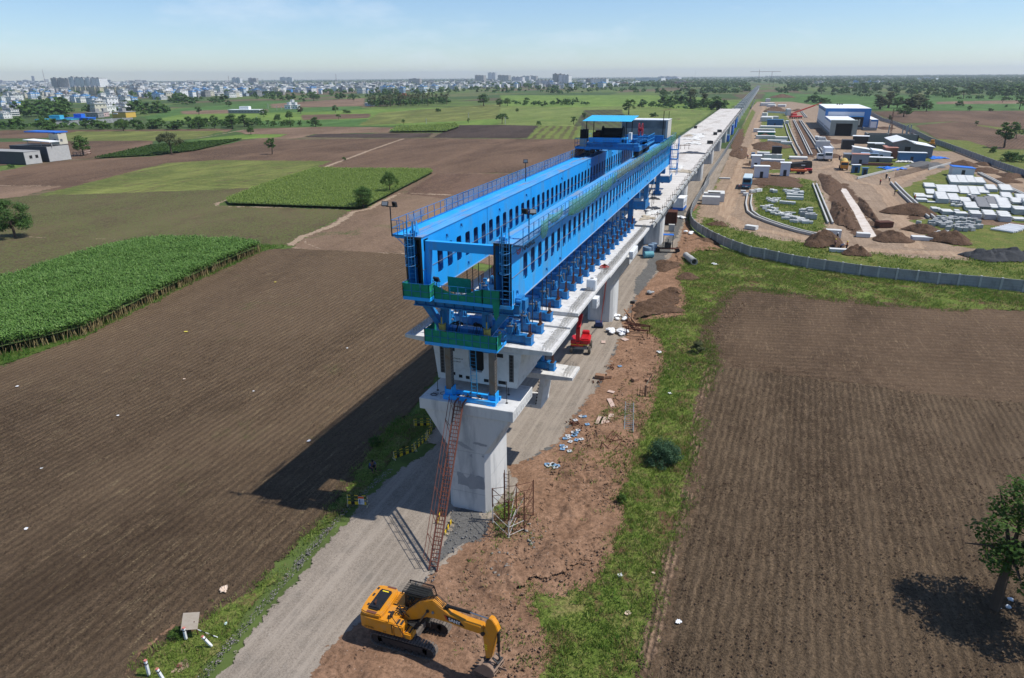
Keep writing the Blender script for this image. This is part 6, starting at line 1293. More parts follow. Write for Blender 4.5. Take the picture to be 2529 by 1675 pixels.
q=crop(1250,270,4.48)(1880,1120);cabin((q.x+.6,q.y+2.4,0),R(-4),(2.6,5.0,3.1),'white site cabin with blue base band beside the fourth pier',wins=((-.5,1.3,2.1),(.4,1.3,2.1)))
q=SB(1740,270);r=thing('steel_container','rusty open steel container standing at the third pier','container',(q.x,q.y+1.5,0),R(3));m=MB()
for i in range(16): x=-1.2+i*.15;m.box(x,x+.1,-2.0,-1.94,.1,2.9)
m.box(-1.25,1.25,-1.94,2.0,.1,2.9);m.build('wall',RUST,r);m=MB();
for x in (-1.25,1.25): m.bar((x,-2.0,0),(x,-2.0,3.0),.12)
m.bar((-1.3,-2.0,3.0),(1.3,-2.0,3.0),.12);m.bar((0,-2.02,.1),(0,-2.02,2.9),.07);m.build('frame',REDO,r)
crate('concrete_block','pale concrete block at the foot of the rusty container','concrete block',SB(1755,345),(1.3,1.0,1.4),CONC,.1)
# concrete pipes
def pipe(p,q,label,rr=.55):
    r=thing('concrete_pipe',label,'concrete pipe',(0,0,0),0,'concrete pipes end to end');n=20;a=(q-p).normalized();u=a.cross(Vector((0,0,1))).normalized();vs=[];fs=[]
    for (c,rad_) in ((p,rr),(q,rr),(q,rr*.8),(p,rr*.8)):
        for i in range(n): t_=i/n*6.283;vs.append(c+Vector((0,0,rr))+u*rad_*math.cos(t_)+Vector((0,0,1))*rad_*math.sin(t_))
    for k in range(4):
        for i in range(n): fs.append((k*n+i,k*n+(i+1) % n,((k+1) % 4)*n+(i+1) % n,((k+1) % 4)*n+i))
    m=MB();m.add(vs,fs);m.build('barrel',CONC,r)
    m=MB();m.cyl(q-a*.25+Vector((0,0,rr)),q+Vector((0,0,rr)),rr*1.12,20,cap=False);m.build('collar',CONC,r)
a,b=SB(1925,670),SB(2030,760);pipe(a,a.lerp(b,.48),'farther of two concrete pipes lying at the grass edge');pipe(a.lerp(b,.5),b,'nearer concrete pipe showing its dark round mouth',.6)
bagheap(SB(1468,1100),'few white and grey scraps by the bare earth mound',4,.8,GREY,.3)
# pier cap odds: wire loops and thin rods on the first cap
r=thing('wire_coil','loose dark wire coil on the left of the front pier cap','wire',(-2.7,-1.4,9.42));m=MB();r_=random.Random(4)
for j in range(4): c=Vector((r_.uniform(-.4,.5),r_.uniform(-.3,.3),.03));rd_=r_.uniform(.18,.35);m.tube([c+Vector((rd_*math.cos(t_/10*6.283),rd_*.8*math.sin(t_/10*6.283),0)) for t_ in range(11)],.018,4)
m.build('loop',DARK,r)
for i,(x,y,h,lb_) in enumerate([(-3.0,-.8,1.3,'thin rod standing on the left of the front pier cap'),(2.9,-1.2,1.8,'thin tall rod at the right side of the front pier cap'),(2.55,.2,.9,'short rod behind the leg on the front pier cap'),(-2.2,.4,1.0,'short rod behind the left leg on the pier cap')]):
    r=thing('anchor_rod',lb_,'rod',(x,y,9.4));m=MB();m.cyl((0,0,0),(0,0,h),.025,6);m.cyl((0,0,.0),(0,0,.05),.1,8);m.build('rod',DARK,r)
# ================================================================ DEPOT YARD
WALLC=mpl('wall_panel_grey',(.25,.26,.262),(.32,.33,.33),.8,.85,0,.2,dirt=(.15,.155,.155),damt=.6,dsc=.9,stretch=(1,1,.4));POSTC=mpl('wall_post_pale',(.46,.46,.44),(.38,.38,.37),1,.85)
def pwall(pts,label,sp,H,nmax=95):
    pts=[Vector((p[0],p[1],0)) for p in pts];r=thing('boundary_wall',label,'wall',pts[0]);o=pts[0];dense=[];
    for a,b in zip(pts[:-1],pts[1:]): k=max(1,int((b-a).length/.3));dense+=[a.lerp(b,j/k) for j in range(k)]
    dense.append(pts[-1]);out=[dense[0]];acc=0
    for a,b in zip(dense[:-1],dense[1:]):
        acc+=(b-a).length
        if acc >= sp: out.append(b);acc=0
    P1m=P2m=None;n=0;rp=MB();rq=MB()
    for i,(a,b) in enumerate(zip(out[:-1],out[1:])):
        d=b-a;ang=math.atan2(d.y,d.x);c=(a+b)/2-o;L_=d.length
        big=n<nmax
        mp_=MB() if big else rp
        for j in range(4): mp_.cb((c.x,c.y,H*(j+.5)/4),(L_+.02,.07+.012*(j % 2),H/4-.015),ang)
        mp_.cb((c.x,c.y,H+.02),(L_,.12,.05),ang)
        if big: mp_.build('panel',WALLC,r)
        mq=MB() if big else rq;q=a-o;mq.cb((q.x,q.y,H/2+.05),(.16*H,.3,H+.16),ang)
        if big: mq.build('post',POSTC,r)
        n+=1
    if rp.v: x=rp.build('panel',WALLC,r);x['kind']='stuff';x=rq.build('post',POSTC,r);x['kind']='stuff'
    return r
w1=[YA(825,590),YA(660,860),YA(480,1130),YA(400,1326)]+[YB(*p) for p in [(240,250),(140,400),(50,560),(22,660),(30,740),(80,800),(190,870),(265,915),(350,955),(440,1000),(590,1055),(700,1100),(870,1130),(1040,1170),(1240,1215),(1430,1245),(1650,1280),(1860,1310),(2090,1345),(2310,1365)]]
w1+=[YD(x,y,1.85) for x,y in ((1210,1462),(1450,1478),(1700,1500),(1960,1525),(2250,1552),(2700,1590))]
pwall(w1,'grey precast wall curving round the near side of the yard',2.75,1.85)
w2=[YC(480,400),YC(640,490),YC(780,530),YC(1000,630),YC(1200,735),YC(1600,885),YC(2000,1040),YC(2368,1170)];w2.append(w2[-1]+(w2[-1]-w2[-2])*1.5)
pwall(w2,'long grey precast wall along the far right side of the yard',4.2,2.1)
w3=[YA(1030,200),YA(1000,260),YA(970,330)];pwall(w3,'short pale wall piece beside the far end of the deck',4,2.0)
# workshop building
WSH=mpl('white_cladding',(.66,.68,.73),(.60,.62,.68),.3,.5);BCL=mpl('blue_cladding',(.022,.16,.44),(.018,.14,.40),.3,.45);GCL=mpl('sage_cladding',(.30,.33,.30),(.26,.29,.265),.4,.6);PLN=mpl('plinth_grey',(.22,.23,.23),(.19,.2,.2),.6,.8)
bd=thing('workshop_building','big blue and white workshop hall with a dark gateway in the yard','building',(0,0,0))
def bb(nm,mat,boxes,par=bd):
    m=MB()
    for b in boxes: m.box(*b)
    return m.build(nm,mat,par)
X0,X1,YF,YM,YE=55.2,68.1,390.0,444.0,512.0
w_=bb('wall',WSH,[(X0,80.4,YM,YE,1.4,12.0)]);bb('plinth',PLN,[(X0-.1,80.5,YM-.05,YE+.1,0,1.4),(X0-.1,X1,YF+4,YM-.05,0,1.3)])
bb('blue_frame',BCL,[(X0-.15,80.8,YM-.5,YM-.02,10.4,12.3),(77.3,80.8,YM-.5,YM-.02,0,10.4),(X0-.15,56.6,YM-.5,YM-.02,7.6,10.4),(X0-.12,X0-.02,YM,YE,10.2,12.2),(80.42,80.6,YM,YE,9.5,12.2)])
rf=bb('roof',WHITEB,[(X0-.3,80.7,YM-.4,YE+.3,12.3,12.5)]);m=MB()
for x in (66,67.5,69): m.cyl((x,500,12.5),(x,500,13.3),.5,10)
m.build('roof_vent',DARK,rf)
fb=bb('front_block',WSH,[(X0,X1,YF+4,YM-.5,1.3,7.3)]);bb('blue_band',BCL,[(X0-.12,X0-.02,YF+4,YM-.5,6.6,7.7)],fb);bb('roof',WHITEB,[(X0-.2,X1+.1,YF+3.5,YM-.5,7.7,7.85)],fb)
bb('portal',GCL,[(X0-.3,X0+2.2,YF,YF+4,0,6.6),(X1-2.1,X1+.4,YF,YF+4,0,6.6),(X0-.3,X1+.4,YF,YF+4,6.6,8.3)]);bb('gateway',BLK,[(X0+2.2,X1-2.1,YF+3.2,YF+3.9,0,6.6)])
dr=bb('doorway',BLK,[(70,77.3,YM-.04,YM-.02,0,7.4)]);bb('canopy',mpl('canopy_blue',(.05,.30,.68),(.04,.26,.6),1),[(68.8,77.3,YM-2.2,YM-.5,7.5,7.9)])
[bb('light_panel',mpl('pale_lit_panel',(.5,.5,.42),(.45,.45,.38),3),[(x,x+.8,YM-.1,YM-.05,2.5,6)],dr) for x in (73.2,74.8)]
for k in range(8): bb('window',BLK,[(X0-.04,X0-.02,395+k*6,397.6+k*6,1.7,2.9)])
for k in range(8): bb('window',BLK,[(X0-.04,X0-.02,448+k*8,451+k*8,1.7,2.9)]);
for k in range(5): bb('window',BLK,[(X0-.16,X0-.13,450+k*12,455+k*12,10.4,11.3)])
ax=bb('annex',WSH,[(80.9,84.6,437,480,1.6,5.6)]);bb('blue_band',BCL,[(80.85,84.8,436.8,436.98,5.2,6.2),(84.2,84.8,436.7,436.95,1.6,5.2),(84.62,84.8,437,480,1.6,6.2)],ax);bb('roof',WHITEB,[(80.9,84.8,436.9,480,6.2,6.35)],ax);bb('plinth',PLN,[(77.5,84.7,436.9,480,0,1.6)],ax)
# rails / drain kerbs
def kerb(pts,w,h,label,mat=CONC,name='concrete_channel',cat='channel',dbl=True):
    r=thing(name,label,cat,(0,0,0));
    for off in ((-w/2,w/2) if dbl else (0,)):
        P_=[]
        for i,p in enumerate(pts):
            d=(Vector(pts[min(i+1,len(pts)-1)])-Vector(pts[max(i-1,0)])).normalized();P_.append(Vector((p[0]-d.y*off,p[1]+d.x*off,h/2)))
        m=MB()
        for a,b in zip(P_[:-1],P_[1:]): m.bar(a,b,.35,h)
        m.build('side_wall',mat,r)
    return r
kerb([YA(1370,470),YA(1420,620),YA(1480,760),YA(1540,870)],2.2,.7,'left pair of pale concrete channel walls before the workshop',POSTC)
kerb([YA(1470,460),YA(1560,640),YA(1670,870)],1.0,.6,'middle concrete channel running toward the yard',POSTC);kerb([YA(1545,465),YA(1660,640),YA(1805,865)],1.4,.7,'right concrete channel nearest the workshop',POSTC)
kerb([YA(1820,680),YA(1925,800)],1.0,.6,'short concrete channel by the workshop gateway',POSTC);kerb([YA(1540,335),YA(1615,430)],1.4,.6,'far short channel behind the red crane',POSTC)
kerb([YB(715,395),YB(700,500),YB(720,590),YB(800,650),YB(950,710),YB(1130,770),YB(1300,820),YB(1480,860)],1.2,.5,'curved pair of channel walls round the grassy block store',POSTC)
kerb([YB(1475,265),YB(1560,480),YB(1660,725)],1.0,.5,'straight pair of pale channel walls right of the block store',POSTC)
kerb([YD(575,430),YD(700,560),YD(850,700),YD(1020,835)],1.2,.6,'dark channel with pale edges left of the big block stacks',POSTC)
kerb([YC(330,1200),YC(600,1130),YC(960,1055)],.1,.7,'low pale retaining kerb across the yard',POSTC,dbl=False);kerb([YC(1200,1090),YC(1470,1015)],.1,.7,'low kerb continuing beside the gravel patch',POSTC,dbl=False)
kerb([YC(1820,1130),YC(2120,1285),YC(2368,1400)],.8,.5,'kerb strip behind the far block stacks',POSTC);kerb([YA(1160,370),YA(1410,385)],.3,1.5,'pale low wall at the middle of the far yard',WHITE,dbl=False)
r=thing('rebar_row','row of dark reinforcement bars standing along a trench','rebar row',(0,0,0));a,b=YC(790,1180),YC(1190,1080)
for j in range(30): m=MB();p=a.lerp(b,j/29);m.bar(p,p+Vector((0,0,1.8)),.12);m.build('bar',RUST,r)
# stacks of precast panels
ST_T=mpl('panel_top_white',(.60,.61,.60),(.50,.51,.50),.4,.8,dirt=(.45,.45,.44),damt=.3);ST_D=mpl('panel_dark_grey',(.17,.175,.18),(.2,.2,.205),.6,.85);ST_S=mpl('panel_side',(.40,.41,.41),(.33,.34,.34),1.2,.85)
stacks=[(1235,1325,445,410,330),(1335,1425,445,412,330),(1435,1525,445,412,335),(1535,1625,450,415,355),(945,1055,485,462,418),(968,1058,555,540,488),(1095,1210,530,516,440),(1215,1340,535,523,443),(1345,1460,548,536,452),(1465,1565,560,546,455),(1570,1670,545,530,460),(1655,1757,525,490,437),(1815,1935,530,500,437),
 (838,945,590,573,535),(850,960,640,610,590),(965,1063,600,590,560),(970,1066,650,640,625),(1085,1197,655,600,518),(1225,1330,655,610,538),(1345,1455,655,625,580),(1440,1470,585,560,545),(1480,1545,625,600,555),(1555,1672,740,690,578),(1680,1790,725,700,640),(1660,1770,680,650,570),(1800,1925,740,700,585),(1690,1800,590,575,550),(1945,2060,670,640,585),(1830,1935,600,580,525),(2000,2110,610,590,545),
 (1410,1540,740,700,632),(1465,1570,830,770,730),(1620,1735,840,780,725),(1795,1910,865,800,738),(1290,1410,810,765,742),(1140,1250,785,745,715),(1020,1085,755,712,690),(1088,1138,755,730,700),(1960,2080,785,720,680),(1960,2080,855,830,805),(1280,1330,770,735,720),(1720,1790,600,590,570),(2090,2200,720,660,600),(2100,2220,800,740,690),(2130,2240,650,620,560)]
ordn=['first','second','third','fourth','fifth','sixth','seventh','eighth','ninth','tenth','eleventh','twelfth','thirteenth','fourteenth','fifteenth']
ss=sorted(stacks,key=lambda s: s[2]);rows=[ss[0:4],ss[4:13],ss[13:22],ss[22:32],ss[32:]];rown=['farthest','second farthest','middle','second nearest','nearest']
for ri,row in enumerate(rows):
    for ci,(x0,x1,yb_,yt,ybk) in enumerate(sorted(row,key=lambda s: s[0])):
        a=YD(x0,yb_);b=YD(x1,yb_);h=max(.35,GY(2080+x0/4.6125,360+yt/4.6125,a.y).z);bk=YD(x0,ybk,h);dep=max(1.2,min(26,bk.y-a.y));w_=(b-a).length
        dark=(x0,yb_) in ((1480,625),(1555,740),(1660,680))
        r=thing('panel_stack','%s %sstack of long precast panels from the left in the %s row' % (ordn[ci],'dark grey ' if dark else 'white ',rown[ri]),'panel stack',a,0,'stacks of precast panels in the yard');sh=(bk.x-a.x)*.8 if dep>4 else 0
        nl=max(1,round(h/.35))
        ns=max(1,int(dep/2.2))
        for l_ in range(nl):
            m=MB();z0,z1=h*l_/nl+.04,h*(l_+1)/nl-.04
            for k in range(ns):
                y0,y1=dep*k/ns,dep*(k+1)/ns-.06;s0=sh*k/ns+.04*math.sin(k*7+l_);m.add([(s0,y0,z0),(s0+w_,y0,z0),(s0+w_,y1,z0),(s0,y1,z0),(s0,y0,z1),(s0+w_,y0,z1),(s0+w_,y1,z1),(s0,y1,z1)],[(0,3,2,1),(4,5,6,7),(0,1,5,4),(1,2,6,5),(2,3,7,6),(3,0,4,7)])
            m.build('panel',ST_D if dark else ST_T,r)
# small blocks
def blk(q,d,rz,label,group,mat,proto={}):
    key=(d,mat.name)
    if key not in proto:
        m=MB();m.box(-d[0]/2,d[0]/2,-d[1]/2,d[1]/2,0,d[2]);o=m.build('precast_block',mat);bpy.data.objects[o.name];proto[key]=o.data;COL.objects.unlink(o);bpy.data.objects.remove(o)
    o=bpy.data.objects.new('precast_block',proto[key]);COL.objects.link(o);o.location=q;o.rotation_euler=(0,0,rz);return tag(o,label,'concrete block',group)
r_=random.Random(21)
def scatter(q,poly,n,d,label,group,mat,jit=.5):
    xs=[p[0] for p in poly];ys=[p[1] for p in poly];k=0;t_=0
    while k<n and t_<n*40:
        t_+=1;x,y=r_.uniform(min(xs),max(xs)),r_.uniform(min(ys),max(ys))
        if inpoly(np.array([[x,y]]),poly)[0]: blk(q(x,y),d,r_.uniform(-jit,jit),label,group,mat);k+=1
scatter(YD,[(1040,830),(1230,830),(1480,850),(1600,900),(1610,920),(1500,970),(1380,975),(1200,960),(1080,930),(870,905),(860,890),(1000,880)],75,(1.0,.7,.8),'small grey block in the crowded scatter in front of the panel stacks','small blocks before the panel stacks',ST_S)
scatter(YD,[(1060,1010),(1100,985),(1220,990),(1200,1010)],9,(.9,.6,.5),'small white block in the little cluster near the soil heap','little cluster of small blocks',ST_T)
scatter(YD,[(1180,660),(1350,650),(1400,690),(1250,710)],14,(.9,.6,.5),'small pale block between the middle panel stacks','small blocks between the stacks',ST_T)
scatter(YB,[(845,510),(960,505),(1060,555),(1050,600),(1240,600),(1230,615),(1120,640),(960,620),(880,560)],34,(1.1,.6,.45),'small white block in the curved row on the grassy store','curved row of white blocks',ST_T)
scatter(YB,[(1075,640),(1200,640),(1400,690),(1420,730),(1300,725),(1150,690)],20,(1.8,.6,.6),'long white block in the nearest slanting row of the store','slanting row of long blocks',ST_T,.2)
scatter(YB,[(1285,590),(1440,575),(1475,640),(1470,680),(1380,670),(1300,620)],15,(1.2,1.0,1.2),'tall grey block in the tight cluster on the grass','tight cluster of tall blocks',ST_S,.1)
scatter(YB,[(925,430),(1070,435),(1060,450),(1000,495),(930,470)],15,(1.0,.6,.5),'white block in the left scatter on the grassy store','left scatter of white blocks',ST_T)
for k in range(8): blk(YB(1080+k*22,485+k*2),(.7,1.2,.7),0,'white block in the neat straight row on the grassy store','neat row of white blocks',ST_T)
scatter(YB,[(1100,350),(1280,320),(1360,400),(1330,415),(1180,400),(1120,380)],16,(1.1,.8,.7),'white block in the upper scatter on the grassy store','upper scatter of white blocks',ST_T)
for i,(x,y) in enumerate([(1200,375),(1200,410),(1200,440)]): blk(YB(x+45,y),(4.4,1.0,.8),0,['farthest','middle','nearest'][i]+' of three wide white slabs on the grassy store','wide white slabs',ST_T)
for i,(x,y) in enumerate([(640,365),(670,395),(745,360),(800,350),(830,345),(975,350),(1010,360)]): blk(YB(x,y),(1.4,1.2,.8),.3*i,'%s white block from the left in the row behind the blue bus' % ordn[i],'row of blocks behind the bus',ST_T)
for i,(x,y,d) in enumerate([(260,490,(4.6,2.6,2.0)),(270,455,(4.4,2.4,2.2)),(320,455,(4.4,2.6,2.2)),(320,410,(4.6,3,1.6))]): blk(YB(x,y),d,.05,'%s white crate block stacked by the curved wall' % ['nearest','left rear','right rear','farthest'][i],'white blocks by the curved wall',ST_T)
for i,(x,y,d) in enumerate([(1110,890,(5,4,2)),(1190,905,(5,3,1.6)),(1270,905,(4,3,1.6)),(1110,945,(6,4,1.2)),(1230,960,(8,4,1.4)),(1320,700,(6,5,2)),(1270,720,(9,4,1.2)),(1380,740,(5,4,1.2)),(1150,470,(8,10,3)),(1190,445,(12,8,2)),(1130,410,(4,8,2.5)),(1160,290,(14,16,3)),(1210,300,(8,14,2)),(1165,245,(5,10,4)),(1330,300,(8,14,2)),(1400,400,(3,14,5)),(1120,600,(12,4,2)),(1140,675,(10,4,1.6)),(1210,545,(14,8,1)),(1390,500,(2,6,2)),(1740,680,(2,6,1.5)),(1770,690,(2,6,1.5)),(1520,910,(7,5,.8))]):
    blk(YA(x,y),d,.1*math.sin(i*3),'pale block heap piece, %s along the left row of the yard' % (ordn[i] if i<15 else ['sixteenth','seventeenth','eighteenth','nineteenth','twentieth','twenty first','twenty second','twenty third'][i-15]),'pale block heaps in the left row of the yard',ST_T)
for i,(x,y) in enumerate([(1760,790),(1800,790),(1840,790),(1790,740)]): blk(YA(x,y),(3.0,3.2,3.4),0,'%s upright white unit beside the workshop channel' % ordn[i],'upright white units',ST_T)
r=thing('white_pipe_stack','fan of white pipes lying on grass at the right','pipe stack',YD(1820,950))
for j in range(13): m=MB();p=YD(1690+j*17+(j % 3)*6,960-j*4.5)-YD(1820,950);q=YD(1770+j*13,1000+j*1.5-abs(j-9)*3)-YD(1820,950) if False else p+Vector((3.6,-2.6,0));m.cyl(p+Vector((0,0,.25)),q+Vector((0,0,.25)),.22,8);m.build('pipe',WHITE,r)
blk(YD(900,1070),(3.8,1.8,.7),.05,'pale open trough on the grass by the haul road',None,ST_T);blk(YD(235,1035),(2.6,1.6,.8),0,'pale slab at the near end of the concrete strip',None,ST_T);blk(YB(1685,890),(3.0,1.5,1.8),0,'white box beside the workers trench',None,ST_T);blk(YB(1750,1050),(3.2,1.2,.6),.05,'long white slab beside the workers',None,ST_T);blk(YB(735,785),(2.6,1.5,.8),-.4,'white slab at the edge of the curving dirt road',None,ST_T);blk(YA(660,1145),(3.6,1.0,.4),0,'thin white slab on sandy strip by the wall',None,ST_T)
# sheds, containers, huts
def box_hut(q,d,rz,label,wall,roof,slope=.0,name='site_hut',cat='hut',door=True):
    r=thing(name,label,cat,q,rz);m=MB();m.prism([(-d[0]/2,0),(d[0]/2,0),(d[0]/2,d[2]),(-d[0]/2,d[2]+slope)],-d[1]/2,d[1]/2,'y');m.build('wall',wall,r)
    m=MB();m.prism([(-d[0]/2-.3,d[2]+slope+.02),(d[0]/2+.3,d[2]+.02),(d[0]/2+.3,d[2]+.18),(-d[0]/2-.3,d[2]+slope+.18)],-d[1]/2-.3,d[1]/2+.3,'y');m.build('roof',roof,r)
    if door: m=MB();m.box(-.5,.5,-d[1]/2-.03,-d[1]/2-.005,0,min(2,d[2]*.8));m.build('door',DARK,r)
    return r
BLU2=mpl('container_blue',(.05,.14,.27),(.06,.16,.30),2,.6);GYR=mpl('grey_block_wall',(.15,.16,.16),(.19,.2,.2),1.5,.9);PINK=mpl('pinkish_container',(.42,.20,.15),(.36,.17,.13),1);BRWN=mpl('brown_container',(.22,.08,.05),(.18,.07,.045),1)
sh=thing('shed_building','grey block shed with white gabled roof in the yard','shed',YC(880,940));m=MB();a=YC(780,945);b=YC(955,945);c=YC(1190,965);W1=10.;m.prism([(-4,0),(3.5,0),(3.5,5.6),(0,7.0),(-4,6)],0,22,'y');m.prism([(3.5,0),(11,0),(11,4.2),(3.5,5.4)],2,20,'y');m.build('wall',GYR,sh);m=MB();m.prism([(-4.6,6),(0,7.15),(3.9,5.7),(3.9,5.9),(0,7.4),(-4.6,6.2)],-.6,22.6,'y');m.prism([(3.5,5.45),(11.6,4.15),(11.6,4.35),(3.5,5.65)],1.5,20.5,'y');m.build('roof',WHITEB,sh);m=MB();m.box(.3,2.4,-.05,-.01,0,4.4);m.build('doorway',BLK,sh)
box_hut(YC(985,985),(9.4,3.0,3.4),R(-2),'dark blue container with pale top edge in front of the shed',BLU2,WHITE);box_hut(YC(715,935),(4.2,10,4.2),0,'pinkish brown container left of the grey shed',BRWN,PINK,name='storage_container',cat='container')
box_hut(YC(600,950),(6.5,9,2.8),0,'white roofed hut left of the brown container',WSH,WHITEB,.8);box_hut(YC(360,915),(6,7,2.8),0,'white tent shaped hut at the left of the huts',WSH,WHITEB,.9);box_hut(YC(245,960),(5,6,2.2),0,'flat grey hut next to the yellow mixer',GYR,GREY);box_hut(YC(355,1020),(5.6,4,3.8),0,'lilac grey container with pink roof edge by the huts',mpl('lilac_container',(.30,.30,.36),(.27,.27,.33),1),PINK);box_hut(YC(470,960),(6,4,2.4),R(-8),'low hut with patchy blue roof among the huts',GYR,mpl('faded_blue_roof',(.20,.33,.50),(.3,.36,.42),1));box_hut(YC(575,985),(10,3,1.6),R(-3),'long low shelter with a white roof among the huts',GYR,WHITEB)
box_hut(YC(365,760),(7,5,3.4),R(-8),'open shelter with slanting pale roof near the workshop',DARK,WHITEB);box_hut(YC(540,850),(6,4,3.2),0,'grey walled hut with white roof behind the tents',GYR,WHITEB);box_hut(YC(640,855),(7,5,3.0),0,'second grey walled hut beside the tall mast',GYR,WHITEB)
box_hut(YC(305,1120),(2.4,1.6,2.6),.2,'tilted blue and white cubicle on the yard grass',BLU2,WHITE);box_hut(YC(418,1145),(1.6,1.4,2.2),0,'plain blue cubicle on the yard grass',BLU2,BLU2);box_hut(YC(1595,1150),(6.4,5,2.4),0,'hut with bright blue roof behind the panel stacks',WSH,TARP_B,.5)
box_hut(YA(1245,530),(10,5,4.2),0,'dark blue container in the left row of the yard',BLU2,BLU2);box_hut(YA(1083,1125),(4.6,3.0,3.6),R(5),'white cabin with a small vent beside the bus',WSH,WHITEB);box_hut(YA(1360,1105),(3.0,3.0,4.2),0,'tall white cubicle beside the dark tipper',WSH,WHITEB);box_hut(YA(1020,1015),(3.2,4,4.4),0,'tall white tank cabin left of the block piles',WSH,WHITEB);box_hut(YA(1145,640),(9,6,2),0,'small shelter with pale roof and green side in the left row',NETG,WHITEB)
box_hut(YA(733,620),(2.5,12,5.0),0,'blue formwork frame standing between the far piers',TARP_B,BLU2,name='formwork_frame',cat='formwork',door=False);box_hut(YA(683,705),(2.5,6,3.0),0,'smaller blue formwork frame between the far piers',TARP_B,BLU2,name='formwork_frame',cat='formwork',door=False);box_hut(YA(775,540),(2.5,14,5.5),0,'farthest blue formwork frame by the piers',TARP_B,BLU2,name='formwork_frame',cat='formwork',door=False)
fd=thing('unfinished_building','unfinished concrete foundation walls with bare columns behind the huts','foundation',YC(770,750));m=MB();m.box(-12,11,0,.6,0,3.8);m.box(-12,-11.4,0,14,0,3.8);m.box(10.4,11,0,14,0,3.4);m.box(-2,-1.4,0,14,0,3.6);m.box(-12,11,13.4,14,0,3.4);m.build('wall',GYR,fd)
for x,y in ((5,10),(7,9),(8.5,10),(-1.7,8),(5.5,3)): m=MB();m.bar((x,y,3),(x,y,8),.5);m.build('column',CONC,fd)
cloth('tarpaulin','bright blue sheet lying on the yard grass by the huts','tarpaulin',YC(750,1075).x,YC(750,1075).y,8,9,.8,TARP_B,51,0.0);cloth('tarpaulin','faded blue sheet right of the shed','tarpaulin',YC(1290,940).x,YC(1290,940).y,7,10,.6,TARP_B,52,0.0);cloth('tarpaulin','pale plastic heap in front of the blue container','tarpaulin',YC(900,990).x,YC(900,990).y,6,5,.8,TARP_W,53,0.0)
r=thing('steel_pile','long dark red steel pile in front of the huts','steel pile',YC(560,1035))
for j in range(5): m=MB();m.bar((-8+j*.5,j*.9,.3+.2*(j % 2)),(5+j*.3,j*.9,.3+.2*(j % 2)),.5);m.build('beam',REDO,r)
# soil mounds
def mound(q,rx,ry,h,label,mat=DIRT_D,seed=1,cat='soil mound',name='soil_mound',n=34,rz=0):
    vs=[];fs=[];idx={}
    for i in range(n+1):
        for j in range(n+1):
            a,b=i/n*2-1,j/n*2-1;rr=math.hypot(a,b);lim=.82+.16*math.sin(math.atan2(b,a)*3+seed)
            if rr>lim+.02: continue
            e=max(0,1-(rr/lim)**1.6);z=h*e*(.65+.7*float(vnoise(a*rx+seed*9,b*ry,seed,1.1/max(.6,min(rx,ry)*.25))))+.12*h*e*float(vnoise(a*rx,b*ry,seed+3,2.6));idx[i,j]=len(vs);vs.append((a*rx,b*ry,z-.02))
    for i in range(n):
        for j in range(n):
            qd=[(i,j),(i+1,j),(i+1,j+1),(i,j+1)]
            if all(t_ in idx for t_ in qd): fs.append(tuple(idx[t_] for t_ in qd))
    m=MB();m.add(vs,fs);o=m.build(name,mat);o.location=(q[0],q[1],.01);o.rotation_euler=(0,0,rz);return tag(o,label,cat)
MK=mpl('black_gravel',(.045,.048,.052),(.06,.062,.066),3,.95,0,.1,.8,4);MG=mpl('grey_chippings',(.11,.11,.11),(.14,.14,.14),3,.95,0,.1,.8,4)
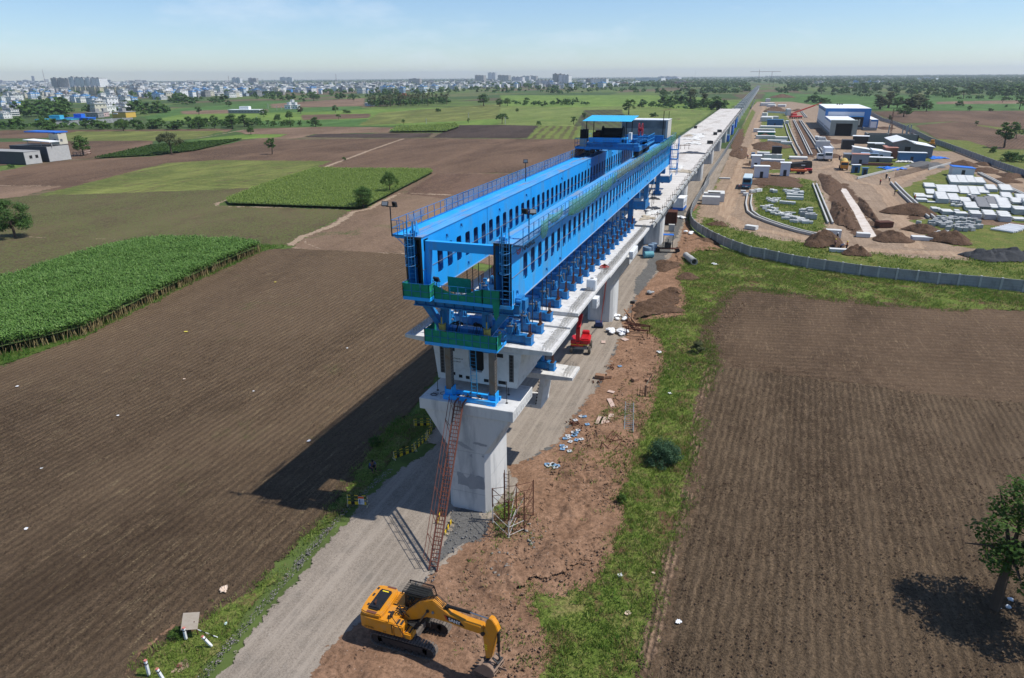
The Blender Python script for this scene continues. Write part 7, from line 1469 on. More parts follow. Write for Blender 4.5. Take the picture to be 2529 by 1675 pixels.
for i,(q,rx,ry,h,lb_,mt) in enumerate([(YB(1560,960),5.2,5.5,3.0,'large brown soil mound beside the workers trench',DIRT_D),(YB(1960,1070),3.4,3.6,1.8,'brown soil mound right of the workers',DIRT_D),(YB(350,735),3.2,3,.9,'low brown mound in the grass inside the curved wall',DIRT_D),(YD(1210,1080),6.5,5,2.4,'soil heap in grass beside the pale trough',DIRT_D),(YD(910,970),5,4,1.8,'dark soil heap in front of the scattered blocks',DIRT_D),(YD(1700,1280),7,4,2.0,'left end of the long black gravel heap',MK),(YD(1960,1285),9,4,2.1,'right part of the long black gravel heap',MK),
    (YD(560,1060),5,6,2.0,'soil heap at the near end of the concrete strip',DIRT_D),(YD(760,760),8,7,2.8,'big brown soil slope left of the panel stacks',DIRT_D),(YC(1640,1020),6,9,2.6,'first soil heap along the far wall road',DIRT_D),(YC(1880,1100),7,8,2.2,'second soil heap along the far wall road',DIRT_D),(YC(1880,1020),4,6,1.6,'small soil heap close under the far wall',DIRT_D),(YC(2200,1160),5,8,1.8,'third soil heap along the far wall road',DIRT_D),(YC(2150,1225),5,7,2.0,'fourth soil heap along the far wall road',DIRT_D),
    (YC(1150,1030),8,12,2.4,'grey chippings heap behind the low kerb',MG),(YA(1270,1190),12,14,2.2,'wide brown soil bank behind the bus',DIRT_D),(YA(1230,990),13,12,2.6,'soil bank behind the white blocks',DIRT_D),(YA(1090,1030),5,8,1.2,'low soil bump left of the white cabin',DIRT_D),(YA(1180,770),12,22,4.0,'soil bank in the left row of the yard',DIRT_D),(YA(1240,350),14,34,6.5,'big far soil bank in the left row of the yard',DIRT_D),(YA(1130,650),6,14,2.5,'small far soil bank in the left row',DIRT_D),(YA(840,840),5,34,2.4,'long soil ridge between the wall and dirt road',DIRT_D),(YA(1520,350),7,22,3,'round soil bank behind the red crane',DIRT_D),(YA(1930,880),5,8,1.5,'little soil heap beside the white truck',DIRT_D),(YC(680,580),7,12,2,'dark rubble heap right of the workshop',DIRT_D),
    (YA(1885,1200),4,30,2.4,'long soil bank along the left side of the trench',DIRT_D),(YA(1330,190),24,60,7,'far dark soil bank beyond the yard',DIRT_D),(YB(1780,620),3.0,26,2.2,'long soil ridge left of the concrete strip',DIRT_D),(YB(2090,560),1.6,26,1.4,'thin soil ridge right of the concrete strip',DIRT_D),(YD(40,760),2,8,1.4,'soil ridge at the near side of the strip',DIRT_D),
    (SB(1700,760),3.0,5.5,.7,'low rough earth bank beside the lush grass',DIRT_D),(SB(1560,1280),5.0,3.6,1.1,'rough reddish earth bank past the second pier',DIRT_D),(SB(1950,900),2.6,3.5,.6,'small earth bump in the grass by the pipe',DIRT_D),(YB(200,930),4.5,3.5,.8,'earth spill at the outer foot of the curved wall',DIRT_D)]):
    mound(q,rx*.9,ry*.9,h*(.5 if q.y>150 else .8),lb_,mt,seed=i+2)
# ---- vehicles
TYRE=mpl('tyre_rubber',(.02,.02,.02),(.035,.032,.03),4,.85)
def wheels(r,xs,ys,rr,w_=.28,n=12):
    for y in ys:
        for x in xs: m=MB();m.cyl((x-w_/2,y,rr),(x+w_/2,y,rr),rr,n);wv=m.build('wheel',TYRE,r);m=MB();s_=1 if x>0 else-1;m.cyl((x+s_*w_/2,y,rr),(x+s_*(w_/2+.02),y,rr),rr*.5,8);m.build('rim',GREY,wv)
q=YA(915,1268);bs=thing('bus','blue bus with pale roof parked on the dirt road','bus',(q.x,q.y+5.2,0),R(-1));BB=mpl('bus_blue',(.035,.17,.30),(.04,.2,.33),1.5,.4)
m=MB();m.box(-1.3,1.3,-5.3,5.3,.55,2.0);m.build('body',BB,bs,.12,seg=2);m=MB();m.box(-1.25,1.25,-5.25,5.2,2.0,3.15);m.build('upper_body',BB,bs,.15,seg=2);m=MB();m.box(-1.28,1.28,-5.1,5.1,3.15,3.4);m.build('roof',mpl('bus_roof',(.45,.55,.60),(.4,.5,.56),1),bs,.12,seg=2)
m=MB();m.box(-1.05,1.05,-5.33,-5.26,2.05,3.0);m.build('rear_window',BLK,bs);m=MB();m.box(-1.27,-1.255,-4.8,4.8,2.15,2.95);m.box(1.255,1.27,-4.8,4.8,2.15,2.95);m.build('side_window',GLS,bs);m=MB();m.box(-1.2,1.2,-5.34,-5.31,1.2,1.34);m.build('stripe',REDP,bs);m=MB();m.box(-.35,.35,-5.345,-5.31,.75,1.0);m.build('number_plate',WHITE,bs);wheels(bs,(-1.15,1.15),(-3.4,3.3),.5)
def truck(q,rz,label,cabm,bodym,L_=6,name='truck',cat='truck',body='box',s=1.0,h=2.2):
    r=thing(name,label,cat,q,rz);r.scale=(s,s,s);m=MB();m.prism([(L_/2+.2,.7),(L_/2+2.1,.7),(L_/2+2.1,1.7),(L_/2+1.8,2.7),(L_/2+.2,2.7)],-1.15,1.15,'y');m.build('cab',cabm,r,.08,seg=2)
    m=MB();m.add([(L_/2+2.12,-1.0,1.75),(L_/2+2.12,1.0,1.75),(L_/2+1.85,1.0,2.55),(L_/2+1.85,-1.0,2.55)],[(0,1,2,3)]);m.build('windscreen',GLS,r);m=MB();m.box(-L_/2,L_/2+2,-.5,.5,.6,.85);m.build('chassis',DARK,r)
    m=MB()
    if body=='box': m.box(-L_/2,L_/2,-1.25,1.25,.95,.95+h);m.build('cargo_body',bodym,r,.05)
    elif body=='tip': m.prism([(-L_/2,1.0),(L_/2,1.0),(L_/2+.3,2.5),(-L_/2-.4,2.2)],-1.25,1.25,'y');m.build('tipper_body',bodym,r,.05)
    elif body=='mix':
        m.cyl((-L_/2-.2,0,2.7),(-L_/2+1.6,0,2.3),.6,14,1.25);m.cyl((-L_/2+1.6,0,2.3),(L_/2-1.4,0,2.1),1.25,14,1.25);m.cyl((L_/2-1.4,0,2.1),(L_/2,0,1.9),1.25,14,.7);m.build('drum',bodym,r,0,smooth=False);m=MB();m.bar((-L_/2-.3,0,.9),(-L_/2-.1,0,3.2),.5);m.build('chute',DARK,r)
    for y in (-1.0,1.0):
        for x in (-L_/2+.8,-L_/2+2.0,L_/2+1.1): m=MB();m.cyl((x,y-.17,.5),(x,y+.17,.5),.5,12);m.build('wheel',TYRE,r)
    return r
truck(YA(1855,930)+Vector((0,3,0)),R(-88),'white box truck parked on the dirt before the channels',WHITE,WSH,6,s=1.25,h=3.0);truck(YA(1775,930)+Vector((0,2,0)),R(-90),'small white van beside the white box truck',WHITE,WHITE,2.2,'van','van',h=1.4)
truck(YA(1480,1050),R(35),'dark tipper truck with raised body by the red trailer',BLK,BLK,6,'tipper_truck','tipper truck','tip',1.2);truck(YC(165,1085)+Vector((0,2.5,0)),R(-92),'yellow concrete mixer truck on the open dirt',YELP,mpl('mixer_yellow',(.5,.35,.08),(.4,.3,.1),1.5),5,'mixer_truck','concrete mixer','mix',1.1)
r=thing('tractor','red tractor with a small orange trailer by the tipper','tractor',YA(1600,1080),R(5));m=MB();m.box(-.5,2.2,-.5,.5,.9,1.7);m.build('bonnet',REDP,r,.1);m=MB();m.box(-1.5,-.3,-.8,.8,2.6,2.75);m.build('canopy',GREY,r)
for x,rr in ((-.9,.9),(1.7,.55)):
    for y in (-.95,.95): m=MB();m.cyl((x,y-.2,rr),(x,y+.2,rr),rr,14);m.build('wheel',TYRE,r)
r=thing('farm_trailer','orange flat trailer loaded with dark scrap behind the tractor','trailer',YA(1520,1085),R(5));ORG=mpl('trailer_orange',(.5,.12,.03),(.45,.1,.03),2);m=MB();m.box(-2.6,2.6,-1.2,1.2,.9,1.5);m.build('bed',ORG,r,.03)
for y in (-1,1): m=MB();m.cyl((0,y-.15,.5),(0,y+.15,.5),.5,12);m.build('wheel',TYRE,r)
m=MB()
for j in range(8): m.bar((-2+j*.4,-.8+.2*(j % 4),1.5),(-1.4+j*.4,.6,2.1),.15)
m.build('load',RUST,r)
r=thing('mobile_crane','red mobile crane with a long lowered jib in the far yard','crane',YA(1490,440),R(35));m=MB();m.box(-5,5,-1.5,1.5,1.0,2.2);m.box(-4,0,-1.4,1.4,2.2,4);m.build('body',REDP,r,.1);m=MB();m.bar((-3,0,4),(16,0,9.5),.8,.9);m.bar((16,0,9.5),(22,0,11.2),.5,.6);m.build('jib',mpl('jib_red',(.4,.05,.03),(.35,.05,.03),2),r)
for x in (-4,-2,2,4):
    for y in (-1.5,1.5): m=MB();m.cyl((x,y-.25,.65),(x,y+.25,.65),.65,10);m.build('wheel',TYRE,r)
r=thing('wheel_loader','yellow wheel loader working beside the far wall','loader',YC(1235,815),R(-95));m=MB();m.box(-2.4,1.2,-1.1,1.1,1.0,2.3);m.box(-.6,.8,-.8,.8,2.3,3.6);m.build('body',YELP,r,.1);m=MB();m.box(2.6,3.6,-1.5,1.5,.3,1.4);m.bar((.8,0,1.6),(2.9,0,1.0),.5);m.build('bucket',DARK,r)
for x in (-1.6,1.4):
    for y in (-1.2,1.2): m=MB();m.cyl((x,y-.25,.8),(x,y+.25,.8),.8,12);m.build('wheel',TYRE,r)
crate('skip_bin','rusty tilted steel skip at the edge of the dirt road','skip',YD(470,925),(3.2,2.2,1.2),RUST,.4);crate('fuel_tank','dark tank box on the dirt right of the workshop channel','tank',YC(205,830),(5,5,4),DARK,0);crate('fuel_tank','blue drum shaped box by the dirt road near workers','drum',YA(988,905),(1.4,1.6,2.2),BLU2,0);crate('fuel_tank','dark cube tank in the left block row','tank',YA(1265,850),(4,5,3),DARK,0)
def mast(q,h,label,name='mast'):
    r=thing(name,label,'mast',q);m=MB();w_=.5
    for a,b in ((-w_,-w_),(w_,-w_),(w_,w_),(-w_,w_)): m.bar((a,b,0),(a*.4,b*.4,h),.12)
    m.build('leg',REDO,r);m=MB();n=int(h/1.5)
    for j in range(n): s0=1-.6*j/n;z=h*j/n;m.bar((-w_*s0,-w_*s0,z),(w_*s0,-w_*s0,z+h/n),.07);m.bar((w_*s0,w_*s0,z),(-w_*s0,w_*s0,z+h/n),.07)
    m.build('bracing',REDO,r);return r
mast(YC(700,860),26*.45,'thin red and white lattice mast between the huts');mast(YC(735,585),12,'thin lamp mast right of the workshop')
mast(YA(1225,80),26,'far red lattice mast beyond the yard');mast(YA(1180,60),16,'smaller far red mast beyond the yard')
# workers
r_=random.Random(77);cl_=['orange','white','khaki','red','blue','grey','yellow','pink']
for i,(q,lb_,c_,h_) in enumerate([(YB(1845,1040),'worker in orange vest standing at the trench by the wall','orange',1.25),(YB(1775,1035),'worker in blue shirt bending at the trench by the wall','blue',1.1),(YB(1712,1000),'worker in pale shirt left of the trench by the wall','pink',1.1),(YB(1735,925),'worker with yellow helmet behind the dug trench','dark',1.05),
    (YB(2240,270),'worker in red clothes on the open dirt slope','red',1.4),(YB(2310,205),'worker in dark clothes standing higher on the dirt','dark',1.4),(YD(500,380),'worker in dark clothes at the end of the rebar trench','dark',1.5),(YD(535,410),'worker crouching figure at the corner of the dark channel','white',1.3),(YD(820,635),'worker in orange vest beside the dark channel','orange',1.3),
    (YA(930,915),'worker in red shirt walking on the dirt road','red',1.5),(YA(953,985),'worker in khaki walking behind the first on the dirt road','khaki',1.5),(YA(2003,930),'worker in dark clothes walking right of the white truck','dark',1.6),(YC(113,960),'worker in red near the yellow mixer','red',1.5),(YB(590,330),'worker in pink behind the parked bus','pink',1.0),(YD(595,560),'worker bending in yellow on the dirt slope','yellow',1.3),(YA(855,850),'worker in pale shirt on the soil ridge','white',1.4)]):
    person(q,r_.uniform(0,6.28),lb_.replace('worker','person'),{} if 'bend' not in lb_ and 'crouch' not in lb_ else dict(chest=(0,-.3,1.15),neck=(0,-.42,1.22),head=(0,-.52,1.24),crown=(0,-.62,1.28),shl=(-.19,-.34,1.2),ell=(-.22,-.42,.9),wrl=(-.2,-.5,.65),hal=(-.2,-.52,.56),shr=(.19,-.34,1.2),elr=(.22,-.42,.9),wrr=(.2,-.5,.65),har=(.2,-.52,.56)),CL[c_],CL['dark'],HELY if i % 2==0 else HELW,h=1.0 if h_<1.25 else 1.1)
# ================================================================ VEGETATION
def leaf_mat(name,a,b,c,tr=.25):
    t=NT(name);g=t.n('ShaderNodeNewGeometry');r=t.n('ShaderNodeValToRGB');e=r.color_ramp.elements;e[0].color=a+(1,);e[1].color=c+(1,);e.new(.5).color=b+(1,)
    t.l(g.outputs['Random Per Island'],r.inputs[0]);col=t.mix(t.ramp(t.noise(t.map(),.9,3,.6),.35,.65),r.outputs[0],a)
    t.b.inputs['Roughness'].default_value=.6;t.b.inputs['Specular IOR Level'].default_value=.2;t.l(col,t.b.inputs['Base Color'])
    if tr:
        tl=t.n('ShaderNodeBsdfTranslucent');t.l(col,tl.inputs[0]);ms=t.n('ShaderNodeMixShader');ms.inputs[0].default_value=tr;t.l(t.b.outputs[0],ms.inputs[1]);t.l(tl.outputs[0],ms.inputs[2]);t.l(ms.outputs[0],t.out.inputs[0])
    return t.m
LF_D=leaf_mat('leaf_dark',(.045,.10,.02),(.068,.14,.028),(.12,.21,.045));LF_M=leaf_mat('leaf_mid',(.06,.12,.024),(.09,.165,.034),(.14,.22,.055));LF_O=leaf_mat('leaf_olive',(.075,.09,.036),(.10,.115,.045),(.14,.155,.07))
LF_B=leaf_mat('leaf_bright',(.04,.085,.015),(.065,.125,.02),(.12,.19,.03),.35);LF_A=leaf_mat('leaf_bluegreen',(.03,.075,.035),(.045,.10,.05),(.09,.16,.085),.3)
BARK=mpl('bark',(.10,.075,.055),(.07,.05,.038),6,.95,0,.1,.6,12)
def leaf_quads(cen,nrm,size,rs,aspect=.6):
    n=len(cen);a=rs.normal(size=(n,3));a -= (a*nrm).sum(1)[:,None]*nrm;a /= np.linalg.norm(a,axis=1)[:,None]+1e-9;b=np.cross(nrm,a)
    s=size*(.6+.8*rs.random(n))[:,None];v=np.empty((n,4,3));v[:,0]=cen-a*s;v[:,1]=cen-b*s*aspect;v[:,2]=cen+a*s;v[:,3]=cen+b*s*aspect
    return v.reshape(-1,3),np.arange(n*4).reshape(-1,4)
def crown_pts(kind,n,ncl,rs):
    """unit tree: height 1; clumps spread through the crown"""
    cl=[]
    for i in range(ncl):
        th=rs.random()*6.283;u=rs.random()
        if kind=='round': ph=rs.random();rr=.31*math.sqrt(max(0,1-(1.7*ph-.7)**2))*(.45+.55*math.sqrt(u));cl.append((rr*math.cos(th),rr*math.sin(th),.24+.62*ph,.13))
        elif kind=='spread': rr=.48*math.sqrt(u);cl.append((rr*math.cos(th),rr*math.sin(th),.80-.35*(rr/.48)**2+rs.normal()*.05,.12))
        elif kind=='tall': ph=rs.random();rr=.17*math.sqrt(u)*(1.1-.6*ph);cl.append((rr*math.cos(th),rr*math.sin(th),.18+.74*ph,.085))
        elif kind=='bush': ph=rs.random();rr=.62*math.sqrt(u)*math.sqrt(1-ph*.8);cl.append((rr*math.cos(th),rr*math.sin(th),.12+.72*ph,.17))
        elif kind=='ragged': ph=rs.random();rr=.26*math.sqrt(u)*(1.2-.7*abs(ph-.35));cl.append((rr*math.cos(th)+.08*math.sin(ph*5),rr*math.sin(th),.33+.6*ph,.085))
    cl=np.array(cl);k=rs.integers(0,ncl,n);d=rs.normal(size=(n,3));d /= np.linalg.norm(d,axis=1)[:,None];r=rs.random(n)**.4
    c=cl[k,:3]+d*(cl[k,3]*r)[:,None]*np.array([1,1,.75]);nrm=d+np.array([0,0,.7])+rs.normal(size=(n,3))*.5;nrm /= np.linalg.norm(nrm,axis=1)[:,None];return c,nrm,cl
TREES={}
def tree_proto(kind,lod,mat,seed):
    key=(kind,lod,mat.name,seed)
    if key in TREES: return TREES[key]
    rs=np.random.default_rng(seed*17+len(kind));n,ncl,ls={0: (10000,64,.014),1: (1900,34,.030),2: (460,16,.066),3: (130,9,.12)}[lod]
    if kind=='bush': ls *= 1.5
    if kind in ('tall','ragged'): ls *= .8
    c,nr,cl=crown_pts(kind,n,ncl,rs);v,q=leaf_quads(c,nr,ls,rs);crown=npmesh('crown',v,q,mat)
    m=MB();th={'round': .42,'spread': .5,'tall': .75,'bush': .15,'ragged': .6}[kind];w0=.03 if kind != 'bush' else .02;lean=rs.normal()*.02
    m.cyl((0,0,-.01),(lean*.5,0,th*.5),w0,7,w0*.75);m.cyl((lean*.5,0,th*.5),(lean,lean,th),w0*.75,7,w0*.5)
    if lod<3:
        for i in range(min(ncl,9 if lod<2 else 5)):
            e=Vector(cl[i][:3]);b=Vector((lean*.7,0,th*(.55+.4*rs.random())));md=b.lerp(e,.5)+Vector((0,0,.02));m.cyl(b,md,w0*.42,5,w0*.28);m.cyl(md,e,w0*.28,5,w0*.1)
    me=bpy.data.meshes.new('trunk');me.from_pydata(m.v,[],m.f);me.materials.append(BARK);TREES[key]=(crown,me);return TREES[key]
NLAB={}
def tree_at(p,h,kind,label,lod=None,mat=None,group=None,w=1.0,seed=None,name='tree',cat='tree'):
    d=math.hypot(p[0]-CP.x,p[1]-CP.y)
    if lod is None: lod=1 if d<260 else (2 if d<620 else 3)
    mat=mat or LF_D;seed=seed if seed is not None else int(abs(p[0]*3+p[1]*7)) % 4
    cr_,tk=tree_proto(kind,lod,mat,seed);rz=(p[0]*1.7+p[1]*.9) % 6.28
    if lod >= 3:
        o=bpy.data.objects.new(name,cr_);COL.objects.link(o);o.location=(p[0],p[1],0);o.scale=(h*w,h*w,h);o.rotation_euler=(0,0,rz);tag(o,label,cat,group);return o
    r=thing(name,label,cat,(p[0],p[1],0),rz,group);r.scale=(h*w,h*w,h)
    o=bpy.data.objects.new('crown',cr_);COL.objects.link(o);o.parent=r;o=bpy.data.objects.new('trunk',tk);COL.objects.link(o);o.parent=r;return r
def tpx(x,y,hp,kind,label,**k):
    """tree by the source pixel of its foot and its height in pixels"""
    p=G(x,y);h=GY(x,y-hp,p.y).z;return tree_at(p,max(1.5,h),kind,label,**k)
q1=lambda x,y: (x/1.8711,y/1.8711);q2_=lambda x,y: (1264+x/1.8711,y/1.8711)
T1=[ (70,1095,185,'round','big dense round tree at the left edge of the fields',LF_D,1.25,0),(385,718,98,'round','leafy roundish tree beside the little red fence on the left',LF_M,1.15,1),(793,712,115,'spread','pale thin crowned tree standing in the green crop strip',LF_O,1.1,1),
 (1258,712,78,'ragged','small slim tree alone on the ploughed field',LF_D,1.1,1),(1160,622,42,'round','round dark tree on the pale field edge',LF_D,1.2,1),(570,605,68,'spread','wide tree in front of the boundary wall on the left',LF_M,1.0,1),(1680,960,105,'round','dark tree at the corner of the light green crop',LF_D,1.25,0),(1803,895,112,'spread','taller thin tree at the back of the light green crop',LF_M,.75,0),
 (1590,740,16,'bush','little bush on the dirt path',LF_D,1,1),(920,595,60,'round','round dark tree, first of the bushy hedge row',LF_D,1.4,1),(1075,595,72,'round','largest dark tree in the bushy hedge row',LF_D,1.35,1),(1130,585,60,'round','dark tree at the right end of the hedge row',LF_M,1.3,1),(745,590,48,'round','round tree above the hedge left of centre',LF_D,1.4,1),(990,570,40,'round','rounded tree peeking behind the hedge row',LF_M,1.4,1),
 (1220,540,40,'round','round tree at the right end of the long white shed',LF_D,1.3,1),(1340,555,45,'round','tree right of the small white house',LF_M,1.2,1),(1390,525,38,'round','greyish tree beside the small white house',LF_O,1.3,1),(1550,520,36,'round','isolated round tree in the green mid field',LF_D,1.2,1),(1565,552,28,'spread','small tree on the thin brown field',LF_D,1.0,1),(1458,586,48,'round','rounded tree at the bushy field edge',LF_D,1.3,1),
 (1285,555,30,'bush','low bush group left of the tree by the white house',LF_M,1.3,1),(1600,522,18,'bush','low wide bush on the green mid field',LF_D,2.2,1),(920,530,38,'ragged','slim tree above the field left of the white shed',LF_D,1.4,1),(1058,492,30,'round','round tree on the brown far field',LF_D,1.5,1),(2320,572,58,'spread','umbrella shaped tree behind the dark soil field',LF_D,1.0,1),(2025,516,20,'bush','round bush in the bright green field',LF_D,1.2,1),(1865,576,26,'ragged','thin shrub pair at the bright field edge',LF_M,1.2,1),(2165,570,24,'ragged','thin shrub by the dark soil field',LF_M,1,1),
 (2235,490,60,'round','large dark tree left of the launcher far behind',LF_D,1.5,1),(2310,492,40,'round','second tree right of the large dark one',LF_D,1.5,1),(2345,490,40,'round','third tree of the far dark group',LF_M,1.4,1),(1450,465,40,'round','dark tree in the far belt left of the palms',LF_D,1.4,1),(1635,470,22,'ragged','tiny slim tree on the far brown strip',LF_D,1,1),(1405,475,22,'round','tiny round tree on the far brown strip',LF_D,1,1),(280,700,30,'bush','bush between the grey shed and the leafy tree',LF_M,1.6,1),(190,745,24,'bush','bush at the foot of the grey shed wall',LF_D,1.6,1),(50,775,18,'bush','bush at the corner of the grey hut',LF_D,1.6,1)]
for (x,y,hp,kd,lb_,mt,w_,lod) in T1: tpx(*q1(x,y),hp/1.8711,kd,lb_,mat=mt,w=w_,lod=lod)
T2=[(2275,682,125,'ragged','crooked tree with two leafy tufts right of the far wall',LF_D,1.25,1),(2330,640,60,'spread','flat topped tree behind the crooked tree',LF_D,1.0,1),(2225,705,32,'bush','small round bush before the crooked tree',LF_D,1.1,1),(2310,745,56,'bush','large dark bush against the far wall at the right edge',LF_D,1.45,1),(2145,583,26,'ragged','small tree on the field boundary line',LF_D,1.3,1),(1810,540,58,'round','broad dense tree behind the far wall',LF_D,1.7,1),(2115,512,26,'round','small dark tree in the far right fields',LF_D,1.3,1),(2068,490,28,'bush','low bush in the far right fields',LF_D,1.3,1),(2267,474,28,'ragged','slim tree in the far right fields',LF_D,1.2,1),(2345,505,60,'ragged','taller ragged tree at the right edge of the far fields',LF_D,1.3,1),
 (2212,514,18,'bush','tiny bush in line along the brown far field',LF_D,1.2,1),(2285,495,12,'bush','tiniest bush in the far right fields',LF_D,1.2,1),(540,530,72,'ragged','tall dark tree behind the launcher roof',LF_D,1.5,1),(655,540,26,'bush','wide dark bush behind the cream container',LF_D,1.5,1),(285,575,40,'ragged','slim tree left of the trolley roof',LF_D,1.3,1),(335,555,36,'ragged','thin tree just left of the trolley roof',LF_M,1.2,1),(125,578,20,'bush','low bush on the field edge left of the trolley',LF_D,1.2,1),(25,520,22,'round','small lone tree in the pale green field',LF_D,1.0,1),(760,470,34,'round','tree in the green field left of the finished deck',LF_D,1.3,1),(825,490,82,'tall','tall feathery tree left of the finished deck',LF_O,1.9,1),(885,495,66,'tall','second tall feathery tree left of the finished deck',LF_O,1.9,1),(700,462,44,'round','dark tree behind the scrub belt',LF_D,1.3,1),
 (1395,475,40,'bush','first of the dark bushes behind the workshop',LF_D,1.6,1),(1440,478,34,'bush','second dark bush behind the workshop',LF_D,1.6,1),(1625,420,42,'round','big round tree on the horizon behind the workshop',LF_D,1.5,1),(1700,505,80,'tall','pale tall tree behind the wall',LF_O,2.4,1),(1740,498,78,'tall','second pale tall tree behind the wall',LF_O,2.2,1),(1840,515,90,'tall','third pale tall tree right of the broad dense tree',LF_O,2.6,1),(1880,505,80,'tall','fourth pale tall tree among the group',LF_O,2.4,1),(1915,515,55,'round','dark round tree at the right of the pale group',LF_D,1.3,1),(1780,500,60,'round','dark tree between the pale tall trees',LF_D,1.3,1),(1745,565,40,'tall','thin bare sapling by the far wall',LF_O,1.2,1),(1675,640,22,'bush','bush on the grass right of the workshop',LF_B,1.6,1),(1245,428,18,'bush','small bush beside the far red mast',LF_D,1.4,1),(1430,432,36,'round','dark tree beyond the yard',LF_D,1.6,1),(2085,458,52,'spread','tree standing in front of the dark right belt',LF_D,1.2,1)]
for (x,y,hp,kd,lb_,mt,w_,lod) in T2: tpx(*q2_(x,y),hp/1.8711,kd,lb_,mat=mt,w=w_,lod=lod)
# belts of trees, tree by tree
rs_=random.Random(99);NT_=[0]
BELT=[];UNDER=[]
def belt(q,poly,n,hr,kinds,where,mats=(LF_D,LF_D,LF_M),w=1.4):
    xs=[p[0] for p in poly];ys=[p[1] for p in poly];out=[];t_=0
    while len(out)<n and t_<n*60:
        t_+=1;x,y=rs_.uniform(min(xs),max(xs)),rs_.uniform(min(ys),max(ys))
        if inpoly(np.array([[x,y]]),poly)[0]: out.append((x,y))
    UNDER.append((q,poly,int(n*2.2),hr[0]*.45,hr[1]*.55));out.sort()
    for i,(x,y) in enumerate(out):
        k_=rs_.choice(kinds);mt=rs_.choice(mats);p=q(x,y);h=rs_.uniform(*hr);NT_[0]+=1
        BELT.append((h/(p-CP).length,p,h,k_,where,mt,w*rs_.uniform(.8,1.25),rs_.randrange(4)))
belt(Q1,[(0,605),(0,585),(250,575),(420,580),(500,590),(480,600),(250,603)],20,(4,7),['bush','round'],'in the long hedge at the left below the wall')
belt(Q1,[(420,600),(500,585),(760,575),(1160,560),(1165,590),(760,600)],24,(4,7),['bush','round'],'in the hedge row left of the pale field')
belt(Q1,[(1180,588),(1180,570),(1500,572),(1500,588)],14,(3,5),['bush','ragged'],'in the thin hedge below the bright green strip')
belt(Q1,[(90,540),(60,500),(180,460),(330,470),(350,530),(250,560)],26,(8,13),['round','bush'],'in the big dark grove at the left')
belt(Q1,[(360,500),(560,480),(760,490),(810,520),(620,530),(400,530)],18,(7,11),['round','bush'],'in the grove right of the yellow building',)
belt(Q1,[(760,465),(940,455),(1060,470),(1060,480),(820,490)],14,(8,12),['round'],'along the town edge left of centre')
belt(Q1,[(640,440),(760,430),(900,450),(860,470),(700,465)],10,(8,12),['round'],'at the town edge by the houses')
belt(Q1,[(1140,450),(1500,445),(1700,450),(1700,462),(1300,468),(1150,460)],20,(8,12),['round'],'along the town edge in the middle')
belt(Q1,[(1700,440),(2140,410),(2150,430),(1720,465)],16,(8,13),['round'],'in the woodland behind the palm grove')
belt(Q1,[(2150,400),(2367,405),(2367,440),(2140,425)],12,(9,14),['round','tall'],'in the far woods right of the palm grove')
belt(Q2,[(0,430),(200,440),(430,425),(600,435),(640,415),(300,405),(0,405)],26,(9,14),['round'],'in the far belt left of the deck')
belt(Q2,[(0,490),(0,475),(150,480),(360,475),(360,490),(120,495)],14,(5,9),['round','bush'],'in the second belt left of the deck')
belt(Q2,[(590,500),(600,475),(720,470),(900,475),(1020,490),(960,508),(760,508)],26,(6,11),['round','bush'],'in the scrub belt beside the finished deck')
belt(Q2,[(640,430),(900,420),(1100,410),(1100,430),(900,445),(700,445)],22,(9,14),['round'],'in the far belt touching the viaduct')
belt(Q2,[(1200,420),(1340,405),(1360,425),(1240,432)],10,(9,14),['round'],'in the clump beyond the far mast')
belt(Q2,[(1470,425),(1600,405),(1720,410),(1700,440),(1500,438)],16,(9,14),['round'],'in the belt behind the workshop')
belt(Q2,[(1740,420),(1900,405),(2000,430),(1900,445),(1760,440)],14,(10,15),['round'],'in the middle of the right belt')
belt(Q2,[(1910,450),(2050,425),(2060,450)],8,(10,15),['round'],'in the right belt before the dark wood')
belt(Q2,[(2110,450),(2120,415),(2367,410),(2500,420),(2500,450),(2200,452)],24,(12,18),['round'],'in the dark wood at the right edge')
# palm grove
def palm(p,h,label,grp):
    if 'palm' not in TREES:
        rs=np.random.default_rng(5);vs=[];qs=[]
        for i in range(26):
            th=rs.random()*6.283;el=R(70-rs.random()*85);L_=.34;prev=np.array([0,0,.82]);dirv=np.array([math.cos(th)*math.cos(el),math.sin(th)*math.cos(el),math.sin(el)])
            for k in range(4):
                nx=prev+dirv*L_/4;sd=np.cross(dirv,[0,0,1]);sd=sd/(np.linalg.norm(sd)+1e-6)*.045*(1-.2*k);b=len(vs);vs+=[prev-sd,prev+sd,nx+sd*.8,nx-sd*.8];qs.append((b,b+1,b+2,b+3));prev=nx;dirv=dirv+np.array([0,0,-.33]);dirv /= np.linalg.norm(dirv)
        cr_=npmesh('crown',vs,qs,LF_O);m=MB();m.cyl((0,0,0),(.02,0,.82),.022,6,.014);me=bpy.data.meshes.new('trunk');me.from_pydata(m.v,[],m.f);me.materials.append(BARK);TREES['palm']=(cr_,me)
    cr_,tk=TREES['palm'];r=thing('palm_tree',label,'palm tree',(p[0],p[1],0),p[0] % 6.28,grp);r.scale=(h,h,h)
    for nm,me in (('crown',cr_),('trunk',tk)): o=bpy.data.objects.new(nm,me);COL.objects.link(o);o.parent=r
for i in range(90):
    x=rs_.uniform(1705,2080);y=rs_.uniform(0,1)*22+468+(.06*(1890-x) if x<1890 else 0);palm(Q1(x,y),rs_.uniform(9,12.5),'coconut palm in the dark palm plantation left of the launcher','palms of the plantation')
belt(Q1,[(1700,490),(1720,470),(2070,462),(2070,480),(1740,496)],22,(5,7),['bush'],'under the palms of the plantation')
BELT.sort(key=lambda b:-b[0]);n_own=len([o for o in COL.objects if o.name.startswith('tree')]);REST=BELT[205:]
